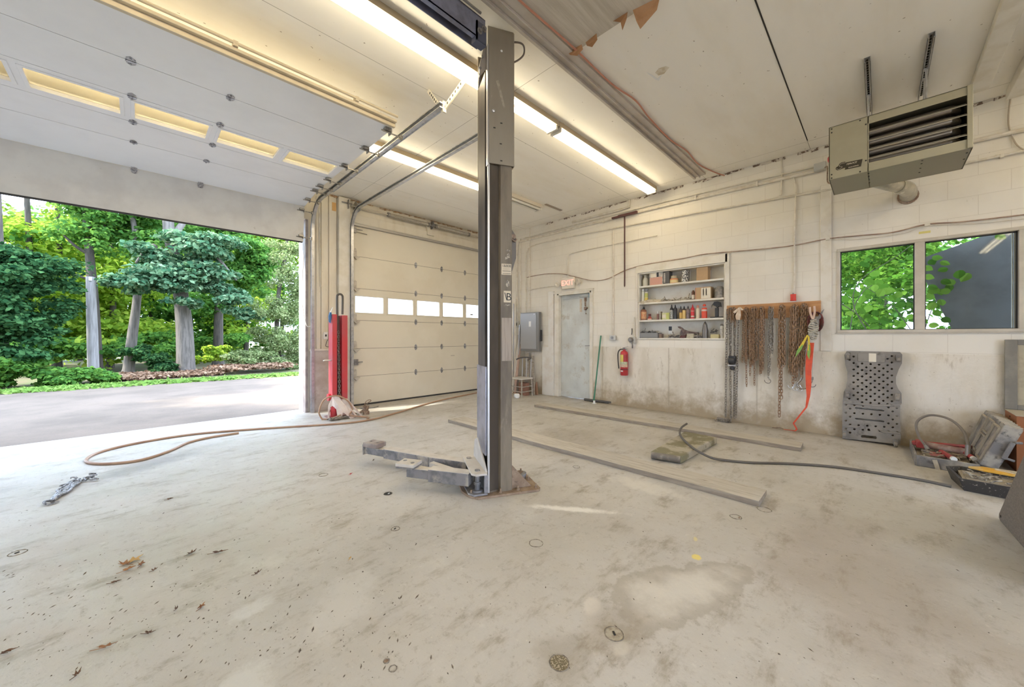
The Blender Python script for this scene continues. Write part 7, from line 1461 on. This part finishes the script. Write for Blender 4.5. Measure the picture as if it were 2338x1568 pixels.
# ================================================================== RED PULLING POST BESIDE THE CLOSED DOOR
JY = 5.85
jk = thing('pulling_post', 'tall red chain-pulling post with splayed dusty feet whitened by painted daylight, against front wall', 'pulling post', (2.15, JY, 0))
REDF = mat('red_post_front', (.56, .05, .06), .4, col2=(.48, .08, .09), scale=3, dirt=(.62, .30, .30), dscale=2.5, dlo=.6, dhi=.8)
g = G(); g.box(2.035, 2.105, JY - .02, JY + .14, .26, 1.555); g.build('left_channel', REDF, jk, bev=.006, smooth=0)
g = G(); g.box(2.178, 2.262, JY - .02, JY + .14, .26, 1.545); g.build('right_channel', REDF, jk, bev=.006, smooth=0)
g = G(); g.box(2.105, 2.178, JY + .08, JY + .12, .22, 1.54); g.build('inner_web', mat('post_inner', (.16, .09, .08), .6), jk, smooth=0)
PINKW = mat('dusted_daylit_plate', (.72, .66, .64), .55, col2=(.62, .50, .48), scale=6)  # white of dust and of overexposed daylight, both put into the colour
g = G(); g.prism([(2.03, JY - .03, .32), (2.11, JY - .03, .32), (2.20, JY - .12, .17), (2.26, JY - .26, .0), (2.20, JY - .28, .0), (2.13, JY - .18, .10), (2.10, JY - .20, .0), (2.05, JY - .20, .0), (2.055, JY - .12, .14), (2.02, JY - .05, .19), (1.985, JY - .05, .10), (1.975, JY - .07, .0), (1.95, JY - .07, .0), (1.97, JY - .04, .2)], (.012, .02, 0))
g.build('front_foot', PINKW, jk, smooth=0)
g = G(); g.bar((2.24, JY, .27), (2.40, JY - .20, .0), .03, .014); g.bar((2.22, JY + .04, .26), (2.30, JY - .28, .0), .03, .012); g.prism([(2.16, JY - .05, .26), (2.24, JY - .02, .27), (2.30, JY - .22, .0), (2.24, JY - .24, .0)], (.01, .01, 0)); g.build('side_foot', PINKW, jk, smooth=0)
g = G(); g.box(1.97, 2.40, JY - .02, JY + .12, .0, .02); g.build('base_bar', mat('rust_base2', (.28, .16, .13), .7), jk, smooth=0)
g = G(); g.cyl((2.05, JY - .04, .02), (2.05, JY - .04, .17), .05, 18); g.build('ram_cylinder', RED, jk); g = G(); g.cyl((2.0, JY + .07, .30), (2.035, JY + .07, .30), .055, 18); g.build('wheel', RED, jk)
g = G(); g.tube([(2.035, JY + .02, .86), (1.93, JY + .0, .865), (1.915, JY, .855)], .010, 8); g.build('crank_handle', BRIGHT, jk)
g = G(); g.tube(spline([(2.125, JY + .03, 1.40), (2.122, JY + .03, 1.80), (2.135, JY + .03, 1.855), (2.165, JY + .03, 1.87), (2.195, JY + .03, 1.855), (2.205, JY + .03, 1.80), (2.20, JY + .03, 1.56)], 6), .016, 10); tag(g.build('rubber_hose', mat('dark_hose', (.10, .09, .08), .6)), 'dark hose bent in a tall loop behind the top of the red post', 'hose')
ch_ = G(); chain(ch_, [(2.14, JY + .02, 1.30), (2.145, JY + .02, .9), (2.14, JY - .02, .30)], .034, .026, .0045, 0, .2); chain(ch_, [(2.16, JY + .045, .98), (2.155, JY + .04, .5), (2.165, JY, .25), (2.22, JY - .10, .12), (2.26, JY - .16, .02)], .034, .026, .0045, 1, .2)
pts = [(2.02 + .14 * math.sin(i * 1.3) + .05, JY - .20 + .06 * math.cos(i * 2.1), .014 + .008 * (i % 3)) for i in range(26)]; chain(ch_, pts, .034, .024, .0042, 0, .4)
tag(ch_.build('post_chain', CHAINM, smooth=60), 'steel chain running down the red post and piled at its feet', 'chain')
sp2 = thing('spray_nozzle', 'blue spray nozzle with white tip hanging at the upper left of red post', 'nozzle', (2.0, JY, 1.42)); g = G(); g.prism([(2.02, JY, 1.42), (2.0, JY, 1.44), (1.995, JY, 1.53), (2.01, JY, 1.585), (2.035, JY, 1.58), (2.03, JY, 1.50)], (0, .03, 0)); g.build('grip', mat('blue_plastic', (.04, .14, .32), .4), sp2, bev=.003, smooth=0); g = G(); g.tube([(2.02, JY + .015, 1.58), (2.055, JY + .015, 1.66)], [.011, .006], 8); g.build('tip', OUTW, sp2)
g = G(); g.tube(spline([(1.88, 5.80, .012), (1.84, 5.80, .12), (1.90, 5.80, .28), (2.03, 5.78, .335), (2.14, 5.76, .31), (2.24, 5.72, .22), (2.28, 5.70, .10), (2.20, 5.58, .05), (2.40, 5.45, .012), (2.36, 5.36, .012)], 8), .0115, 10); g.tube(spline([(1.88, 5.80, .012), (1.93, 5.74, .012), (2.0, 5.68, .03), (2.10, 5.66, .06)], 6), .0115, 10)
tag(g.build('air_hose', HOSE), 'loop of tan hose hooked over the feet of the red post', 'hose')
st_ = thing('hitch_stub', 'rusty brown hitch part with wire loop, right of the red post feet', 'hitch', (2.50, 5.72, 0)); g = G(); g.lathe([(.05, 0), (.05, .05), (.035, .06), (.045, .11), (.05, .13), (0, .135)], (2.50, 5.72, 0), 14); g.bar((2.42, 5.75, .03), (2.50, 5.72, .10), .04, .03); g.build('body', RUSTM, st_); g = G(); g.tube(spline([(2.47, 5.72, .13), (2.50, 5.72, .20), (2.56, 5.72, .22), (2.58, 5.72, .20), (2.54, 5.72, .18), (2.48, 5.72, .14)], 5), .006, 6); g.build('wire_loop', RUSTM, st_)
g = G(); g.tube(spline([(2.62, 6.25, .01), (2.68, 6.15, .01), (2.80, 6.12, .01), (2.92, 6.18, .01)], 5), .007, 6); tag(g.build('wire_scrap', STEELD), 'curved wire scrap on the floor before closed door', 'wire')
# switch, thermostat, pull cord on the front wall
s3 = thing('wall_switch', 'white light switch box on front wall beside red post', 'switch', (2.02, YF - .03, 1.1)); p = PY(743, 766, YF - .03); G().box(p.x - .035, p.x + .035, YF - .05, YF - .001, p.z - .06, p.z + .06).build('box', OUTW, s3, bev=.005, smooth=0); G().box(p.x - .01, p.x + .01, YF - .06, YF - .05, p.z - .015, p.z + .02).build('toggle', BLACKP, s3, smooth=0)
p = PY(754, 766, YF - .03); g = G(); g.box(p.x - .02, p.x + .05, YF - .05, YF - .026, p.z - .06, p.z + .06); tag(g.build('receptacle', STEELD, bev=.004, smooth=0), 'dark receptacle box right of the light switch, half behind red post', 'outlet')
g = G(); q1, q2_ = PY(746, 782, YF - .03), PY(743, 790, YF - .04); g.tube(spline([tuple(PY(748, 775, YF - .03)), tuple(PY(744, 790, YF - .03)), tuple(PY(757, 791, YF - .03))], 5), .004, 6); tag(g.build('cord', BLACKP), 'thin black cord hanging from the light switch', 'cord')
g = G(); a, b = PY(729, 455, YF - .04), PY(732, 655, YF - .04); g.tube([a, b], .008, 8); tag(g.build('conduit', CONDUIT), 'thin conduit down the front wall boards above the light switch', 'pipe')
g = G(); p = PY(763, 472, YF - .026); g.box(p.x - .035, p.x + .03, YF - .030, YF - .0265, p.z - .07, p.z + .07); o = g.build('trim_41', mat('bare_orange_patch', (.60, .36, .14), .7), smooth=0); struct(o)
g = G(); g.tube(spline([(DR - .01, 6.52, 2.75), (DR - .05, 6.50, 2.2), (DR - .055, 6.50, 1.75), (DR - .01, 6.47, 1.42), (DR + .04, 6.46, 1.38), (DR + .10, 6.47, 1.45), (DR + .11, 6.50, 1.60)], 8), .005, 7); tag(g.build('pull_cord', OUTW), 'white pull cord swagging beside right jamb of the open doorway', 'cord')

# ================================================================== CORNER: CHAIR, LUMBER
GW = mat('grey_white_lumber', (.60, .56, .50), .7, col2=(.42, .37, .31), scale=5, stretch=(6, 6, .6)); SILV = mat('silver_bar', (.50, .50, .52), .35, .7)
cz = 0
ch = thing('wooden_chair', 'old low wooden chair with pale seat and curved dark back rail in the corner', 'chair', (5.55, 5.25, 0))
sx, sy = 5.55, 5.25
def C(a, b, z): return (sx + a, sy + b, z)
G().box(sx - .17, sx + .17, sy - .17, sy + .17, .345, .375).build('seat', mat('pale_seat', (.58, .54, .48), .6), ch, bev=.008, smooth=0)
for a in (-.145, .145):
    for b in (-.145, .145): g = G(); g.tube([C(a * 1.1, b * 1.1, 0), C(a, b, .345)], .016, 8); g.build('leg', WOODG, ch)
g = G()
for z in (.10, .20): g.tube([C(-.15, -.15, z), C(-.15, .15, z)], .010, 7); g.tube([C(.15, -.15, z), C(-.15, -.15, z)], .010, 7); g.tube([C(.15, -.15, z), C(.15, .15, z)], .010, 7)
g.build('stretcher', WOODG, ch)
g = G(); g.tube(spline([C(.02, -.16, .74), C(.12, -.15, .77), C(.17, -.08, .78), C(.18, 0, .78), C(.17, .08, .78), C(.12, .15, .77), C(.02, .16, .74)], 5), .016, 8); g.build('back_rail', mat('dark_rail', (.10, .09, .09), .5), ch)
for b in (-.12, 0, .12): g = G(); g.tube([C(.15, b, .375), C(.165, b, .77)], .011, 7); g.build('spindle', mat('silver_rail', (.40, .38, .36), .4, .3), ch)
def lean(label, a, b, w, h, m, cat='plank', name='leaning_plank'):
    g = G(); g.bar(a, b, w, h, up=(1, 0, 0)); return tag(g.build(name, m, bev=.003, smooth=0), label, cat)
lean('wide white-painted board leaning in the corner behind lift post', (5.80, 5.72, .005), (5.94, 5.86, 2.05), .14, .022, WHITE)
lean('long pale lumber leaning left of the chair', (5.62, 5.565, .01), (5.93, 5.68, 1.15), .05, .04, GW)
lean('pinkish plank slanting down behind the chair seat', (5.60, 5.48, .01), (5.93, 5.66, 1.05), .06, .03, mat('pinkish_plank', (.52, .37, .29), .7, col2=(.42, .28, .22), scale=6))
lean('bright silver bar leaning below corner switch', (5.74, 5.56, .01), (5.95, 5.675, 1.48), .035, .03, SILV, 'bar', 'metal_bar')
lean('dark steel bar behind the silver bar', (5.80, 5.61, .01), (5.955, 5.71, 1.25), .03, .03, STEELD, 'bar', 'metal_bar')
lean('grey plank leaning behind the chair back', (5.74, 5.29, .01), (5.955, 5.45, .86), .10, .03, WOODG)
lean('narrow grey slat leaning right of chair', (5.76, 5.10, .01), (5.94, 5.28, .80), .05, .03, WOODG)
lean('tall thin steel angle against the white-painted board', (5.74, 5.68, .02), (5.88, 5.80, 1.95), .02, .02, SILV, 'bar', 'metal_bar')
g = G(); g.prism([(5.82, 5.17, .002), (5.82, 5.06, .002), (5.88, 5.14, .26)], (.04, 0, 0)); tag(g.build('wooden_wedge', mat('brown_wedge', (.30, .17, .11), .7), smooth=0), 'small brown pointed offcut right of chair foot', 'wood scrap')
g = G(); g.box(5.58, 5.70, 5.16, 5.36, .002, .26); tag(g.build('wooden_crate', mat('red_brown_crate', (.30, .15, .10), .7), bev=.004, smooth=0), 'red-brown crate under the old wooden chair', 'crate')
g = G(); g.lathe([(0, 0), (.045, .01), (.06, .05), (.05, .09), (0, .10)], (5.24, 5.08, 0), 14); tag(g.build('rag_ball', OUTW), 'white rag ball on floor by the chair leg', 'rag')
